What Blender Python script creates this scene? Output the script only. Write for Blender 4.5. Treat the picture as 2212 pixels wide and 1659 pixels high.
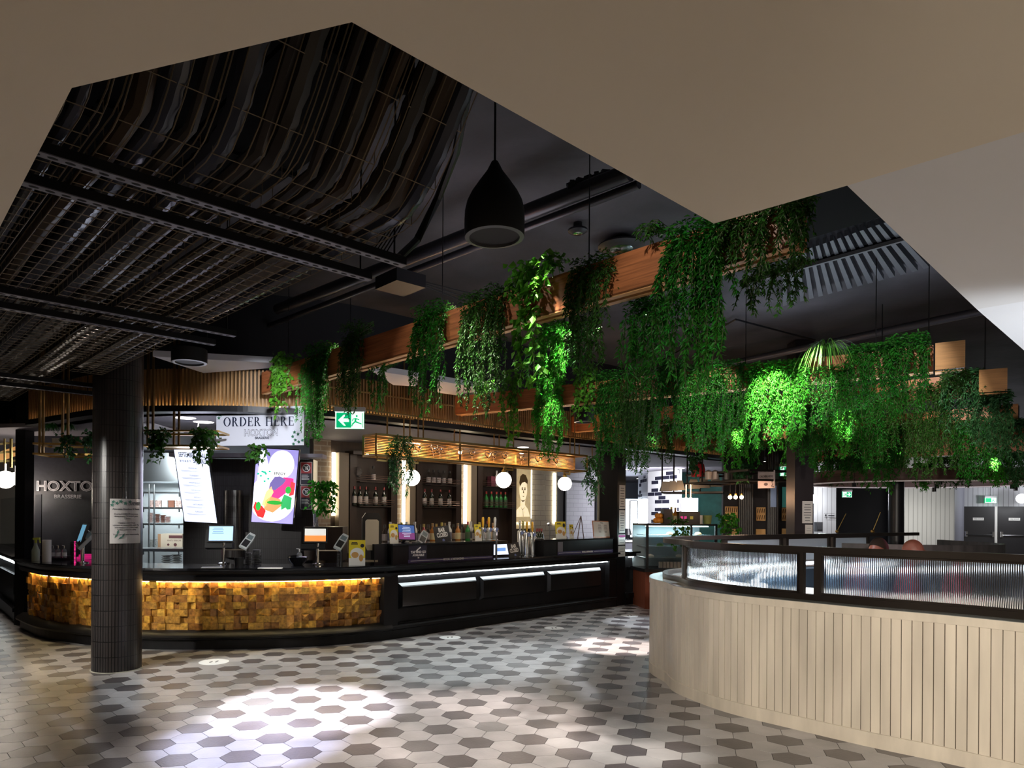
import bpy, math, random
import numpy as np
from mathutils import Vector, Matrix, Euler
for o in list(bpy.data.objects): bpy.data.objects.remove(o)
SC = bpy.context.scene
# ---------------------------------------------------------------- camera, world, exposure
FPX, CX, CY, ROLL, HC = 1517.0, 995.2, 1112.7, 0.0064, 1.5      # focal length and optical centre of the photograph (2212 x 1659)
cam = bpy.data.cameras.new('camera'); camo = bpy.data.objects.new('camera', cam); SC.collection.objects.link(camo)
cam.sensor_fit = 'HORIZONTAL'; cam.sensor_width = 36; cam.lens = FPX/2212*36
cam.shift_x = (1106-CX)/2212; cam.shift_y = (CY-829.5)/2212
camo.matrix_world = Matrix.Translation((0,0,HC)) @ Matrix.Rotation(math.pi/2,4,'X') @ Matrix.Rotation(ROLL,4,'Z')
cam.clip_start = .05; cam.clip_end = 200
SC.camera = camo
SC.view_settings.view_transform = 'Standard'; SC.view_settings.look = 'None'
SC.view_settings.gamma = 1; SC.view_settings.exposure = 0.0; SC.view_settings.use_curve_mapping = False
W = bpy.data.worlds.new('world'); SC.world = W; W.use_nodes = True
W.node_tree.nodes['Background'].inputs[0].default_value = (.045,.05,.075,1)
W.node_tree.nodes['Background'].inputs[1].default_value = .15

def lin(c):
    return tuple((x/12.92 if x <= .04045 else ((x+.055)/1.055)**2.4) for x in c)
def hexc(r,g,b): return lin((r/255,g/255,b/255))

def lamp(kind, name, loc, power, color=(1,1,1), size=.1, target=None, angle=40, blend=.3, sy=None, radius=None):
    L = bpy.data.lights.new(name, kind); L.energy = power; L.color = color
    o = bpy.data.objects.new(name, L); SC.collection.objects.link(o); o.location = loc
    if kind == 'AREA':
        L.size = size
        if sy: L.shape = 'RECTANGLE'; L.size_y = sy
    elif kind == 'SPOT':
        L.spot_size = math.radians(angle); L.spot_blend = blend; L.shadow_soft_size = size
    else: L.shadow_soft_size = size
    if target is not None:
        o.rotation_euler = (Vector(target)-Vector(loc)).to_track_quat('-Z','Y').to_euler()
    return o

# ---------------------------------------------------------------- geometry of the photograph
def ray(px, py):
    u = (px-CX)/FPX; w = (py-CY)/FPX
    c, s = math.cos(ROLL), math.sin(ROLL)
    return Vector((u*c+w*s, 1.0, -(-u*s+w*c)))
def P(px, py, D):                      # the point of that pixel at distance D from the camera plane
    return Vector((0,0,HC)) + ray(px,py)*D
def F(px, py, z):                      # ... on the horizontal plane at height z
    r = ray(px,py); return Vector((0,0,HC)) + r*((z-HC)/r.z)
def V2(px, p0, dr, py=1113):           # ... on a vertical plane through p0 with direction dr
    r = ray(px,py); n = Vector((dr[1],-dr[0],0)); t = (Vector((p0[0],p0[1],0))).dot(n)/Vector((r.x,r.y,0)).dot(n)
    return Vector((0,0,HC)) + r*t
AU = math.radians(42.5)                 # the building grid
U = Vector((math.cos(AU), math.sin(AU), 0)); V = Vector((-math.sin(AU), math.cos(AU), 0))
def uv(u, v, z): return U*u + V*v + Vector((0,0,z))

# ---------------------------------------------------------------- materials
MATS = {}
def mat(name, col, rough=.5, metal=0, emit=0, ecol=None, noise=0, nscale=8, bump=0, bscale=40, spec=.5, island=0, trans=0, alpha=None, stretch=None, ior=1.45, transl=0, col2=None):
    if name in MATS: return MATS[name]
    m = bpy.data.materials.new(name); m.use_nodes = True; nt = m.node_tree; n = nt.nodes; l = nt.links
    b = n['Principled BSDF']; b.inputs['Base Color'].default_value = (*col,1); b.inputs['Roughness'].default_value = rough
    b.inputs['Metallic'].default_value = metal; b.inputs['Specular IOR Level'].default_value = spec
    b.inputs['IOR'].default_value = ior
    if trans: b.inputs['Transmission Weight'].default_value = trans
    if emit: b.inputs['Emission Strength'].default_value = emit; b.inputs['Emission Color'].default_value = (*(ecol or col),1)
    if alpha is not None: b.inputs['Alpha'].default_value = alpha
    src = None
    if noise or bump:
        tc = n.new('ShaderNodeTexCoord'); mp = n.new('ShaderNodeMapping'); l.new(tc.outputs['Object'], mp.inputs[0])
        if stretch: mp.inputs['Scale'].default_value = stretch
    if noise:
        t = n.new('ShaderNodeTexNoise'); t.inputs['Scale'].default_value = nscale; t.inputs['Detail'].default_value = 6
        l.new(mp.outputs[0], t.inputs[0]); src = t.outputs[0]; amt = noise
        r = n.new('ShaderNodeValToRGB'); r.color_ramp.elements[0].position = .3; r.color_ramp.elements[1].position = .7
        lo = tuple(c*(1-noise) for c in col) if col2 is None else col2; hi = tuple(min(1,c*(1+noise)) for c in col)
        r.color_ramp.elements[0].color = (*lo,1); r.color_ramp.elements[1].color = (*hi,1)
        l.new(src, r.inputs[0]); src = r.outputs[0]
    if island:
        g = n.new('ShaderNodeNewGeometry'); hs = n.new('ShaderNodeHueSaturation')
        mr = n.new('ShaderNodeMapRange'); mr.inputs[3].default_value = 1-island; mr.inputs[4].default_value = 1+island
        l.new(g.outputs['Random Per Island'], mr.inputs[0]); l.new(mr.outputs[0], hs.inputs['Value'])
        mr2 = n.new('ShaderNodeMapRange'); mr2.inputs[3].default_value = .5-.03*island; mr2.inputs[4].default_value = .5+.03*island
        l.new(g.outputs['Random Per Island'], mr2.inputs[0]); l.new(mr2.outputs[0], hs.inputs['Hue'])
        if src: l.new(src, hs.inputs['Color'])
        else: hs.inputs['Color'].default_value = (*col,1)
        src = hs.outputs[0]
    if src: l.new(src, b.inputs['Base Color'])
    if bump:
        t2 = n.new('ShaderNodeTexNoise'); t2.inputs['Scale'].default_value = bscale; t2.inputs['Detail'].default_value = 5; l.new(mp.outputs[0], t2.inputs[0])
        bp = n.new('ShaderNodeBump'); bp.inputs['Strength'].default_value = bump; bp.inputs['Distance'].default_value = .01
        l.new(t2.outputs[0], bp.inputs['Height']); l.new(bp.outputs[0], b.inputs['Normal'])
    if transl:
        tr = n.new('ShaderNodeBsdfTranslucent'); mx = n.new('ShaderNodeMixShader'); mx.inputs[0].default_value = transl
        if src: l.new(src, tr.inputs[0])
        else: tr.inputs[0].default_value = (*col,1)
        l.new(b.outputs[0], mx.inputs[1]); l.new(tr.outputs[0], mx.inputs[2]); l.new(mx.outputs[0], n['Material Output'].inputs[0])
    MATS[name] = m; return m
def brickmat(name, c1, c2, mortar, bw, bh, ms, rough=.4, bump=.5, offset=.5, rot=(math.pi/2,0,0), noise=0, off2=2, bias=0):
    if name in MATS: return MATS[name]
    m = bpy.data.materials.new(name); m.use_nodes = True; nt = m.node_tree; n = nt.nodes; l = nt.links; b = n['Principled BSDF']
    uvn = n.new('ShaderNodeUVMap'); t = n.new('ShaderNodeTexBrick'); l.new(uvn.outputs[0], t.inputs[0])
    t.inputs['Color1'].default_value = (*c1,1); t.inputs['Color2'].default_value = (*c2,1); t.inputs['Mortar'].default_value = (*mortar,1)
    t.inputs['Scale'].default_value = 1; t.inputs['Brick Width'].default_value = bw; t.inputs['Row Height'].default_value = bh; t.inputs['Mortar Size'].default_value = ms
    t.inputs['Bias'].default_value = bias; t.inputs['Mortar Smooth'].default_value = .1
    t.offset = offset; t.offset_frequency = off2
    src = t.outputs[0]
    if noise:
        nz = n.new('ShaderNodeTexNoise'); nz.inputs['Scale'].default_value = 9; nz.inputs['Detail'].default_value = 5; l.new(uvn.outputs[0], nz.inputs[0])
        mx = n.new('ShaderNodeMix'); mx.data_type = 'RGBA'; mx.blend_type = 'MULTIPLY'; mx.inputs[0].default_value = noise
        l.new(src, mx.inputs[6]); l.new(nz.outputs[0], mx.inputs[7]); src = mx.outputs[2]
    l.new(src, b.inputs['Base Color']); b.inputs['Roughness'].default_value = rough
    bp = n.new('ShaderNodeBump'); bp.inputs['Strength'].default_value = bump; bp.inputs['Distance'].default_value = .006; bp.invert = True
    l.new(t.outputs['Fac'], bp.inputs['Height']); l.new(bp.outputs[0], b.inputs['Normal'])
    MATS[name] = m; return m
def glow(name, col, s):
    if name in MATS: return MATS[name]
    m = bpy.data.materials.new(name); m.use_nodes = True; n = m.node_tree.nodes; b = n['Principled BSDF']
    b.inputs['Base Color'].default_value = (*col,1); b.inputs['Emission Color'].default_value = (*col,1); b.inputs['Emission Strength'].default_value = s
    MATS[name] = m; return m

# ---------------------------------------------------------------- mesh builder
ROOT = {}
class MB:
    def __init__(s): s.v = []; s.f = []; s.mi = []; s.uv = {}; s.cur = 0
    def add(s, vs, fs, mi=None, uvs=None):
        k = len(s.v); s.v += [tuple(v) for v in vs]
        for i, f in enumerate(fs):
            if uvs: s.uv[len(s.f)] = uvs[i]
            s.f.append(tuple(k+j for j in f)); s.mi.append(s.cur if mi is None else mi)
        return s
    def box(s, c, size, rz=0, mi=None, M=None):
        x,y,z = (a/2 for a in size); vs = [Vector((i*x,j*y,k*z)) for k in (-1,1) for j in (-1,1) for i in (-1,1)]
        R = Matrix.Rotation(rz,3,'Z') if M is None else M
        vs = [R@v + Vector(c) for v in vs]
        return s.add(vs, [(0,2,3,1),(4,5,7,6),(0,1,5,4),(2,6,7,3),(0,4,6,2),(1,3,7,5)], mi)
    def fbox(s, fr, a0, a1, b0, b1, c0, c1, mi=None):   # box in a frame (right, up, normal)
        vs = [fr(a,b,c) for c in (c0,c1) for b in (b0,b1) for a in (a0,a1)]
        return s.add(vs, [(0,2,3,1),(4,5,7,6),(0,1,5,4),(2,6,7,3),(0,4,6,2),(1,3,7,5)], mi)
    def tube(s, pts, r, n=8, mi=None, cap=True):
        pts = [Vector(p) for p in pts]; rs = r if isinstance(r,(list,tuple)) else [r]*len(pts)
        rings = []; up = None
        for i,p in enumerate(pts):
            d = (pts[min(i+1,len(pts)-1)]-pts[max(i-1,0)]).normalized()
            a = Vector((0,0,1)) if abs(d.z) < .95 else Vector((1,0,0))
            x = d.cross(a).normalized(); y = d.cross(x).normalized()
            rings.append([p + (x*math.cos(t)+y*math.sin(t))*rs[i] for t in (2*math.pi*j/n for j in range(n))])
        vs = [v for r_ in rings for v in r_]; fs = []
        for i in range(len(pts)-1):
            for j in range(n):
                fs.append((i*n+j,i*n+(j+1)%n,(i+1)*n+(j+1)%n,(i+1)*n+j))
        if cap: fs.append(tuple(range(n))); fs.append(tuple((len(pts)-1)*n+j for j in reversed(range(n))))
        return s.add(vs, fs, mi)
    def bar(s, p0, p1, w, h=None, mi=None):     # square bar
        p0, p1 = Vector(p0), Vector(p1); h = h or w; d = (p1-p0).normalized()
        a = Vector((0,0,1)) if abs(d.z) < .95 else Vector((1,0,0))
        x = d.cross(a).normalized()*(w/2); y = x.cross(d).normalized()*(h/2)
        vs = [p+i*x+j*y for p in (p0,p1) for i,j in ((-1,-1),(1,-1),(1,1),(-1,1))]
        return s.add(vs, [(0,1,2,3),(7,6,5,4),(0,4,5,1),(1,5,6,2),(2,6,7,3),(3,7,4,0)], mi)
    def lathe(s, prof, c=(0,0,0), n=24, mi=None, M=None):
        c = Vector(c); vs = []; fs = []
        for r,z in prof:
            for j in range(n):
                t = 2*math.pi*j/n; v = Vector((r*math.cos(t), r*math.sin(t), z))
                vs.append(c+(M@v if M is not None else v))
        for i in range(len(prof)-1):
            for j in range(n): fs.append((i*n+j,i*n+(j+1)%n,(i+1)*n+(j+1)%n,(i+1)*n+j))
        return s.add(vs, fs, mi)
    def sphere(s, c, r, n=20, m=12, mi=None, sz=1):
        return s.lathe([(max(1e-4,r*math.sin(math.pi*i/m)), -r*sz*math.cos(math.pi*i/m)) for i in range(m+1)], c, n, mi)
    def prism(s, poly, z0, z1, mi=None):
        k = len(poly); vs = [(x,y,z0) for x,y in poly]+[(x,y,z1) for x,y in poly]
        fs = [tuple(reversed(range(k))), tuple(range(k,2*k))]+[(i,(i+1)%k,k+(i+1)%k,k+i) for i in range(k)]
        return s.add(vs, fs, mi)
    def quad(s, a, b, c, d, mi=None, w=None, h=None):
        uvs = None
        if w: uvs = [((0,0),(w,0),(w,h),(0,h))]
        return s.add([a,b,c,d], [(0,1,2,3)], mi, uvs)
    def sweep(s, path, prof, mi=None, closed=True, caps=True):
        nm = normals(path); k = len(prof); vs = []; fs = []; uvs = []
        L = [0]
        for i in range(1,len(path)): L.append(L[-1]+math.dist(path[i-1],path[i]))
        for (x,y),(nx,ny) in zip(path,nm):
            for o,z in prof: vs.append((x+nx*o,y+ny*o,z))
        m = k if closed else k-1
        for i in range(len(path)-1):
            for j in range(m):
                j2 = (j+1)%k; fs.append((i*k+j,(i+1)*k+j,(i+1)*k+j2,i*k+j2))
                uvs.append(((L[i],prof[j][1]),(L[i+1],prof[j][1]),(L[i+1],prof[j2][1]),(L[i],prof[j2][1])))
        if closed and caps:
            fs.append(tuple(range(k))); uvs.append(tuple((0,0) for _ in range(k)))
            fs.append(tuple((len(path)-1)*k+j for j in reversed(range(k)))); uvs.append(tuple((0,0) for _ in range(k)))
        return s.add(vs, fs, mi, uvs)
    def mesh(s, name, mats, off=Vector((0,0,0)), smooth=False):
        me = bpy.data.meshes.new(name); me.from_pydata([(v[0]-off.x,v[1]-off.y,v[2]-off.z) for v in s.v], [], s.f)
        if not isinstance(mats,(list,tuple)): mats = [mats]
        for m in mats: me.materials.append(m)
        if len(mats) > 1: me.polygons.foreach_set('material_index', s.mi)
        if s.uv:
            ul = me.uv_layers.new(name='UVMap')
            for p in me.polygons:
                q = s.uv.get(p.index)
                if q:
                    for li,(a,b) in zip(p.loop_indices,q): ul.data[li].uv = (a,b)
        if smooth:
            me.polygons.foreach_set('use_smooth',[True]*len(me.polygons)); me.update()
            try: me.set_sharp_from_angle(angle=math.radians(40))
            except Exception: pass
        me.update(); return me
    def build(s, name, mats, parent=None, smooth=False, **kw):
        off = Vector((0,0,0))
        if parent is not None: off = ROOT[parent.name]
        elif kw.get('origin'): off = s.base()
        o = bpy.data.objects.new(name, s.mesh(name, mats, off, smooth)); SC.collection.objects.link(o)
        if parent is not None: o.parent = parent; ROOT[o.name] = off
        else: o.location = off; ROOT[o.name] = off
        if kw.get('label') and parent is not None: o['label'] = kw['label']
        return o
    def base(s):
        a = np.array(s.v); return Vector(((a[:,0].min()+a[:,0].max())/2,(a[:,1].min()+a[:,1].max())/2,a[:,2].min()))
def tag(o, label, cat, group=None, kind=None):
    o['label'] = label; o['category'] = cat
    if group: o['group'] = group
    if kind: o['kind'] = kind
    return o
def thing(name, label, cat, loc=(0,0,0), group=None):
    o = bpy.data.objects.new(name, None); SC.collection.objects.link(o); o.location = loc; o.empty_display_size = .1
    ROOT[o.name] = Vector(loc); return tag(o, label, cat, group)
def solo(mb, name, mats, label, cat, group=None, smooth=False):
    return tag(mb.build(name, mats, None, smooth, origin=True), label, cat, group)
def struct(mb, name, mats, smooth=False):
    o = mb.build(name, mats, None, smooth); o['kind'] = 'structure'; return o
def clone(o, loc, label=None, rz=None, scale=None, group=None):
    r = o.copy(); SC.collection.objects.link(r); r.location = loc; ROOT[r.name] = Vector(loc)
    if label: r['label'] = label
    if rz is not None: r.rotation_euler = (0,0,rz)
    if scale is not None: r.scale = (scale,)*3 if not isinstance(scale,tuple) else scale
    if group: r['group'] = group
    for ch in o.children:
        c = ch.copy(); SC.collection.objects.link(c); c.parent = r
        for g in ch.children:
            d = g.copy(); SC.collection.objects.link(d); d.parent = c
    return r
def normals(path):
    out = []
    for i in range(len(path)):
        a = path[max(0,i-1)]; b = path[min(len(path)-1,i+1)]
        dx,dy = b[0]-a[0], b[1]-a[1]; L = math.hypot(dx,dy) or 1
        out.append((dy/L,-dx/L))
    return out
def smoothp(pts, k=6):
    pts = [tuple(p[:2]) for p in pts]; out = []
    for i in range(len(pts)-1):
        p0 = pts[max(0,i-1)]; p1 = pts[i]; p2 = pts[i+1]; p3 = pts[min(len(pts)-1,i+2)]
        for j in range(k):
            t = j/k; out.append(tuple(.5*((2*p1[a])+(-p0[a]+p2[a])*t+(2*p0[a]-5*p1[a]+4*p2[a]-p3[a])*t*t+(-p0[a]+3*p1[a]-3*p2[a]+p3[a])*t**3) for a in (0,1)))
    out.append(pts[-1]); return out
def offp(path, d):
    return [(x+nx*d,y+ny*d) for (x,y),(nx,ny) in zip(path,normals(path))]
def resample(path, step):
    L = [0]
    for i in range(1,len(path)): L.append(L[-1]+math.dist(path[i-1],path[i]))
    n = max(1,round(L[-1]/step)); out = []; i = 0
    for k in range(n+1):
        s = L[-1]*k/n
        while i < len(L)-2 and L[i+1] < s: i += 1
        t = (s-L[i])/((L[i+1]-L[i]) or 1); out.append((path[i][0]+(path[i+1][0]-path[i][0])*t, path[i][1]+(path[i+1][1]-path[i][1])*t))
    return out
def frame(o, r, u=Vector((0,0,1))):
    o = Vector(o); r = Vector(r).normalized(); u = Vector(u).normalized(); n = r.cross(u).normalized()   # n points to the viewer when r runs to the right
    return lambda a,b,c=0: o + r*a + u*b + n*c
def text(mb, s, size, fr, a, b, c=.002, align='CENTER', bold=0, mi=None, sx=1, ext=0.0006):
    cu = bpy.data.curves.new('t','FONT'); cu.body = s; cu.size = size; cu.align_x = align; cu.align_y = 'CENTER'; cu.offset = bold; cu.extrude = ext
    cu.resolution_u = 3
    o = bpy.data.objects.new('t', cu); SC.collection.objects.link(o)
    dg = bpy.context.evaluated_depsgraph_get(); ev = o.evaluated_get(dg); me = ev.to_mesh()
    mb.add([fr(a+v.co.x*sx, b+v.co.y, c+v.co.z) for v in me.vertices], [tuple(p.vertices) for p in me.polygons], mi)
    ev.to_mesh_clear(); bpy.data.objects.remove(o); bpy.data.curves.remove(cu)
def lines(mb, fr, a0, a1, b0, b1, n, h, c=.002, mi=None, rnd=None, center=True):     # lines of print too small to read
    rnd = rnd or random.Random(3)
    for i in range(n):
        b = b1-(b1-b0)*(i+.5)/n; w = (a1-a0)*rnd.uniform(.55,1); m = (a0+a1)/2 if center else a0+w/2
        mb.fbox(fr, m-w/2, m+w/2, b-h/2, b+h/2, 0, c, mi)
def polyf(mb, fr, pts, c0, c1, mi=None):
    k = len(pts); vs = [fr(a,b,c0) for a,b in pts]+[fr(a,b,c1) for a,b in pts]
    mb.add(vs, [tuple(reversed(range(k))), tuple(range(k,2*k))]+[(i,(i+1)%k,k+(i+1)%k,k+i) for i in range(k)], mi)
def disc(fr, a, b, ra, rb=None, n=24): 
    rb = rb or ra; return [(a+ra*math.cos(2*math.pi*i/n), b+rb*math.sin(2*math.pi*i/n)) for i in range(n)]

# common materials
M_black = mat('black_timber', (.0075,.007,.0078), .36, spec=.28, noise=.3, nscale=12, stretch=(1,1,.1))
M_blackmetal = mat('black_metal', (.012,.012,.014), .4, metal=.3)
M_frame = mat('bronze_metal', (.045,.036,.03), .32, metal=.7)
M_brass = mat('brass', (.55,.36,.12), .3, metal=1)
M_brassd = mat('dark_brass', (.33,.21,.085), .35, metal=.9)
M_oak = mat('red_oak_veneer', hexc(160,95,56), .45, noise=.35, nscale=9, stretch=(.35,.35,10))
M_oakend = mat('pale_oak_veneer', hexc(205,150,98), .5, noise=.15, nscale=8, stretch=(.6,.6,9))
M_white = mat('white_paint', (.78,.77,.75), .5)
M_steel = mat('stainless_steel', (.6,.62,.64), .28, metal=1)
M_chrome = mat('chrome', (.8,.8,.8), .12, metal=1)
M_plas = mat('black_plastic', (.015,.015,.017), .35)
M_wplas = mat('white_plastic', (.75,.75,.76), .35)
M_paper = mat('paper', (.78,.76,.73), .7)
M_ink = mat('black_ink', (.012,.012,.02), .6)
M_kit = brickmat('black_finger_tiles', (.034,.028,.027), (.026,.022,.022), (.003,.003,.003), .028, .145, .004, rough=.3, bump=1.0, offset=0)
M_kitd = brickmat('dark_finger_tiles', (.020,.018,.022), (.026,.024,.028), (.006,.006,.007), .028, .145, .0028, rough=.3, bump=.7, offset=0)
# ---------------------------------------------------------------- lamps of the room, with added fill spots
WARM = (1,.80,.58); COOL = (.80,.88,1); NEU = (1,.93,.88)
def fp(px, py): return F(px, py, 0)
# unseen spots added behind and above the viewpoint (they light the pale ceiling by way of the floor)
for hx,hy,hp in ((-4.5,-2.6,2600),(-1.6,-2.2,2600),(1.4,-2.2,2600),(4.2,-1.8,2000),(-3,-5.5,1800),(0,-5.5,1800),(3,-5.5,1800),(-5.5,1.0,500),(6.5,.6,900)):
    lamp('SPOT','hall_bounce_fill',(hx,hy,2.47),hp,WARM,.12,(hx,hy,0),118,.8)
lamp('SPOT','hall_added_spot',(.2,-1.2,2.44),1350,(1,.90,.76),.12,(3.6,4.6,.45),58,.8)  # this and the next: unseen spots added to brighten the booth front
lamp('SPOT','hall_added_spot',(3.0,-.6,2.44),330,(1,.90,.78),.12,(4.6,4.4,.45),70,.8)
lamp('SPOT','hall_added_spot',(-1.1,4.5,2.62),520,(.93,.95,1),.06,P(560,925,7.8),24,.5)  # spot added to light the order sign
lamp('SPOT','hall_added_spot',(-5.3,4.3,2.5),1500,(1,.97,.9),.06,(-3.6,6.9,1.0),44,.8)  # unseen spot added to light the left side of the round column
def floor_spot(px, py, power, ang, col, h=3.6, back=(0,0)):
    t = fp(px,py); lamp('SPOT','ceiling_spot',(t.x+back[0],t.y+back[1],h),power*1.3,col,.03,t,ang,.55)
floor_spot(660,1530,1500,26,(.92,.90,1))
floor_spot(1010,1560,330,34,(1,.85,.8))
floor_spot(1330,1395,1500,20,(1,.86,.80))
floor_spot(1400,1345,520,22,(.80,.90,1))
floor_spot(60,1440,620,34,(.85,.95,1))
floor_spot(560,1470,330,46,(.85,.93,.97))
floor_spot(545,1600,900,22,(.5,.58,1))  # blue spot added to imitate the screens' glow on the floor
floor_spot(1000,1420,420,44,(.82,.92,.95))
floor_spot(900,1620,500,60,(1,.93,.88))
floor_spot(200,1560,260,60,(.88,.92,1))
floor_spot(300,1560,90,40,(.8,.85,1))

# ---------------------------------------------------------------- floor of hexagonal tiles
HS = HC/12.0618; TH = .1975
def lat(wx, wy): return ((wx*math.cos(TH)-wy*math.sin(TH)+.8308)*HS, (wx*math.sin(TH)+wy*math.cos(TH)+45.1997)*HS)
mb = MB(); rnd = random.Random(5); g = .020
for a in range(-46,44):
    for b in range(-46,44):
        for k in range(3):                 # k = 0 dark tile, 1 and 2 the pale ones round it
            wx = 3*(-.5*a+.5*b)+(0,1.5,1.5)[k]; wy = -3*math.sqrt(3)/2*(a+b)+(0,math.sqrt(3)/2,-math.sqrt(3)/2)[k]
            x,y = lat(wx,wy)
            if not (-9.5 < x < 13 and 1.2 < y < 17) : continue
            if k == 0: mi = 3 if rnd.random() < .93 else 2
            else: mi = rnd.choice((0,0,0,1,1,2) if k == 1 else (0,0,0,1,1,1))
            if mi == 2 and k and rnd.random() < .5: mi = 0
            vs = []; r = 1-g
            for ring,(rr,z) in enumerate(((r,0),(r+.006,-.0012))):
                for i in range(6):
                    t = math.pi/3*i; p = lat(wx+rr*math.cos(t), wy+rr*math.sin(t)); vs.append((p[0],p[1],z))
            mb.add(vs, [tuple(range(6))]+[(i,6+i,6+(i+1)%6,(i+1)%6) for i in range(6)], mi)
mb.add([(-40,-12,-.0015),(45,-12,-.0015),(45,45,-.0015),(-40,45,-.0015)], [(0,1,2,3)], 4)
T1 = mat('pale_hex_tile',(.37,.35,.345),.30,noise=.14,nscale=5,island=.10,bump=.12,bscale=60)
T2 = mat('grey_hex_tile',(.33,.315,.31),.30,noise=.16,nscale=5,island=.10,bump=.12,bscale=60)
T3 = mat('mid_hex_tile',(.17,.163,.162),.30,noise=.16,nscale=5,island=.12,bump=.12,bscale=60)
T4 = mat('dark_hex_tile',(.092,.080,.082),.30,noise=.2,nscale=5,island=.12,bump=.12,bscale=60)
T5 = mat('dark_grout',(.018,.016,.015),.8)
struct(mb,'floor',[T1,T2,T3,T4,T5])

# ---------------------------------------------------------------- pale ceiling with its cut-out
ZC = 2.5
A_ = F(0,490,ZC); B_ = F(155,190,ZC); C_ = F(760,48,ZC); D_ = F(1542,483,ZC); E_ = F(1830,401,ZC); F_ = F(2212,748,ZC); G_ = F(2212,285,ZC)
def ext(a, b, k): return b+(b-a).normalized()*k
A2 = ext(B_,A_,7); F2 = ext(E_,F_,8); G2 = ext(E_,G_,6)
mb = MB()
def slab(poly, h=.16):
    mb.prism([(p.x,p.y) for p in poly], ZC, ZC+h)
slab([Vector((-14,-8,0)),Vector((14,-8,0)),Vector((14,.5,0)),G2,E_,D_,C_,B_,A2,Vector((-14,7,0))])
M_ceil = mat('pale_ceiling_paint',(.80,.715,.575),.75,bump=.02,bscale=200)
struct(mb,'ceiling',M_ceil)
up = lambda p,dz: Vector((p.x,p.y,ZC+dz))
K1 = F(2110,668,ZC); K2 = F(2212,640,ZC); K3 = K1+(G2-E_).normalized()*6
def plate(q,zz,name,mt,th=.16):
    m = MB(); n = len(q); m.add([up(p,z) for p,z in zip(q,zz)]+[up(p,z+th) for p,z in zip(q,zz)], [tuple(reversed(range(n))),tuple(range(n,2*n))]+[(i,(i+1)%n,n+(i+1)%n,n+i) for i in range(n)]); struct(m,name,mt)
plate([K1,F2,ext(E_,F_,8)+(K3-K1),K3],[.0,0,0,0],'ceiling_far_bay',mat('white_ceiling_bay',(.85,.86,.88),.7))
lamp('SPOT','bay_fill_spot',(K2.x+.9,K2.y-.1,1.3),70,(.85,.92,1),.1,(K2.x+.25,K2.y+.7,2.5),75,.6)  # unseen spot added low at the side to brighten the ceiling bay
mb = MB(); q = [E_,K1,K3,G2]; zz = [0,0,0,0]
mb.add([up(p,z) for p,z in zip(q,zz)]+[up(p,z+.16) for p,z in zip(q,zz)], [(3,2,1,0),(4,5,6,7)]+[(i,(i+1)%4,4+(i+1)%4,4+i) for i in range(4)])
struct(mb,'ceiling_slope',mat('pale_ceiling_paint_lit',(.77,.765,.76),.75))  # flat panel; its brighter, lit tone is put into the paint colour
lamp('AREA','ceiling_fill_light',(5.4,2.9,1.0),26,(1,.97,.95),.6,(5.2,3.6,2.6))  # unseen area light added to brighten the right-hand ceiling panel

# dark slab above the opening
ZD = 3.9
mb = MB(); mb.add([(-30,-10,ZD),(40,-10,ZD),(40,45,ZD),(-30,45,ZD)],[(0,1,2,3)])
struct(mb,'ceiling_slab',mat('dark_painted_concrete',(.040,.039,.046),.8,noise=.5,nscale=1.2,bump=.5,bscale=9,col2=(.020,.0195,.023)))
lamp('AREA','open_ceiling_glow',(3.4,6.9,2.6),34,(.75,.86,1),2.6,(2.6,6.5,4))  # this and the next: area lights added to lift the dark slab
lamp('AREA','open_ceiling_glow',(.2,5.4,3.0),4,(.95,.85,.95),.8,(.2,5.6,4))
# outer walls
mb = MB()
for a,b in (((-14,-8),(-14,30)),((16,-8),(16,20)),((-14,-8),(16,-8))):
    mb.quad((*a,0),(*b,0),(*b,ZD),(*a,ZD))
struct(mb,'wall_outer',mat('hall_wall',(.25,.235,.22),.8))

# ---------------------------------------------------------------- serving counter
cpts = [(43,1357),(87,1377),(145,1387),(201,1394),(304,1402),(400,1403.3),(500,1402.5),(581,1400.6),(671,1397),(760,1390.5),(845,1381.5)]
C1 = smoothp([fp(*p) for p in cpts],6)
S0 = fp(845,1381.5); S1 = fp(1331,1309.5); CD = (S1-S0).normalized(); CN = Vector((CD.y,-CD.x,0))     # along and outwards
C2 = [(S0.x,S0.y)]+[tuple((S0+(S1-S0)*t)[:2]) for t in (.25,.5,.75,1)]
cnt = thing('serving_counter','long curved black timber counter faced with gold wood blocks and raised black panels','counter',(S0.x,S0.y,0))
def seg(path, i0, i1): return path[i0:i1]
al = C1+C2[1:]
MB().sweep(al,[(0,0),(0,.105),(-.35,.105),(-.35,0)]).build('plinth',M_black,cnt)
MB().sweep(C1,[(.0,.105),(.045,.118),(.055,.14),(.035,.165),(.0,.185),(-.03,.205),(-.1,.205),(-.1,.105)]).build('base_moulding',M_black,cnt,True)
MB().sweep(C2,[(.0,.105),(.02,.12),(.02,.15),(-.01,.165),(-.045,.172),(-.045,.18),(-.1,.18),(-.1,.105)]).build('base_moulding',M_black,cnt)
MB().sweep(C1,[(-.08,.745),(-.02,.745),(.01,.76),(.02,.80),(.005,.815),(.03,.83),(.05,.865),(-.08,.865)]).build('top_moulding',M_black,cnt,True)
MB().sweep(C2,[(-.08,.755),(-.02,.755),(.01,.765),(.015,.80),(.0,.815),(.02,.83),(.04,.865),(-.08,.865)]).build('top_moulding',M_black,cnt)
MB().sweep(al,[(.075,.87),(.08,.885),(.075,.9),(-.62,.9),(-.62,.87)]).build('countertop',mat('black_stone',(.012,.012,.014),.12),cnt)
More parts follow.
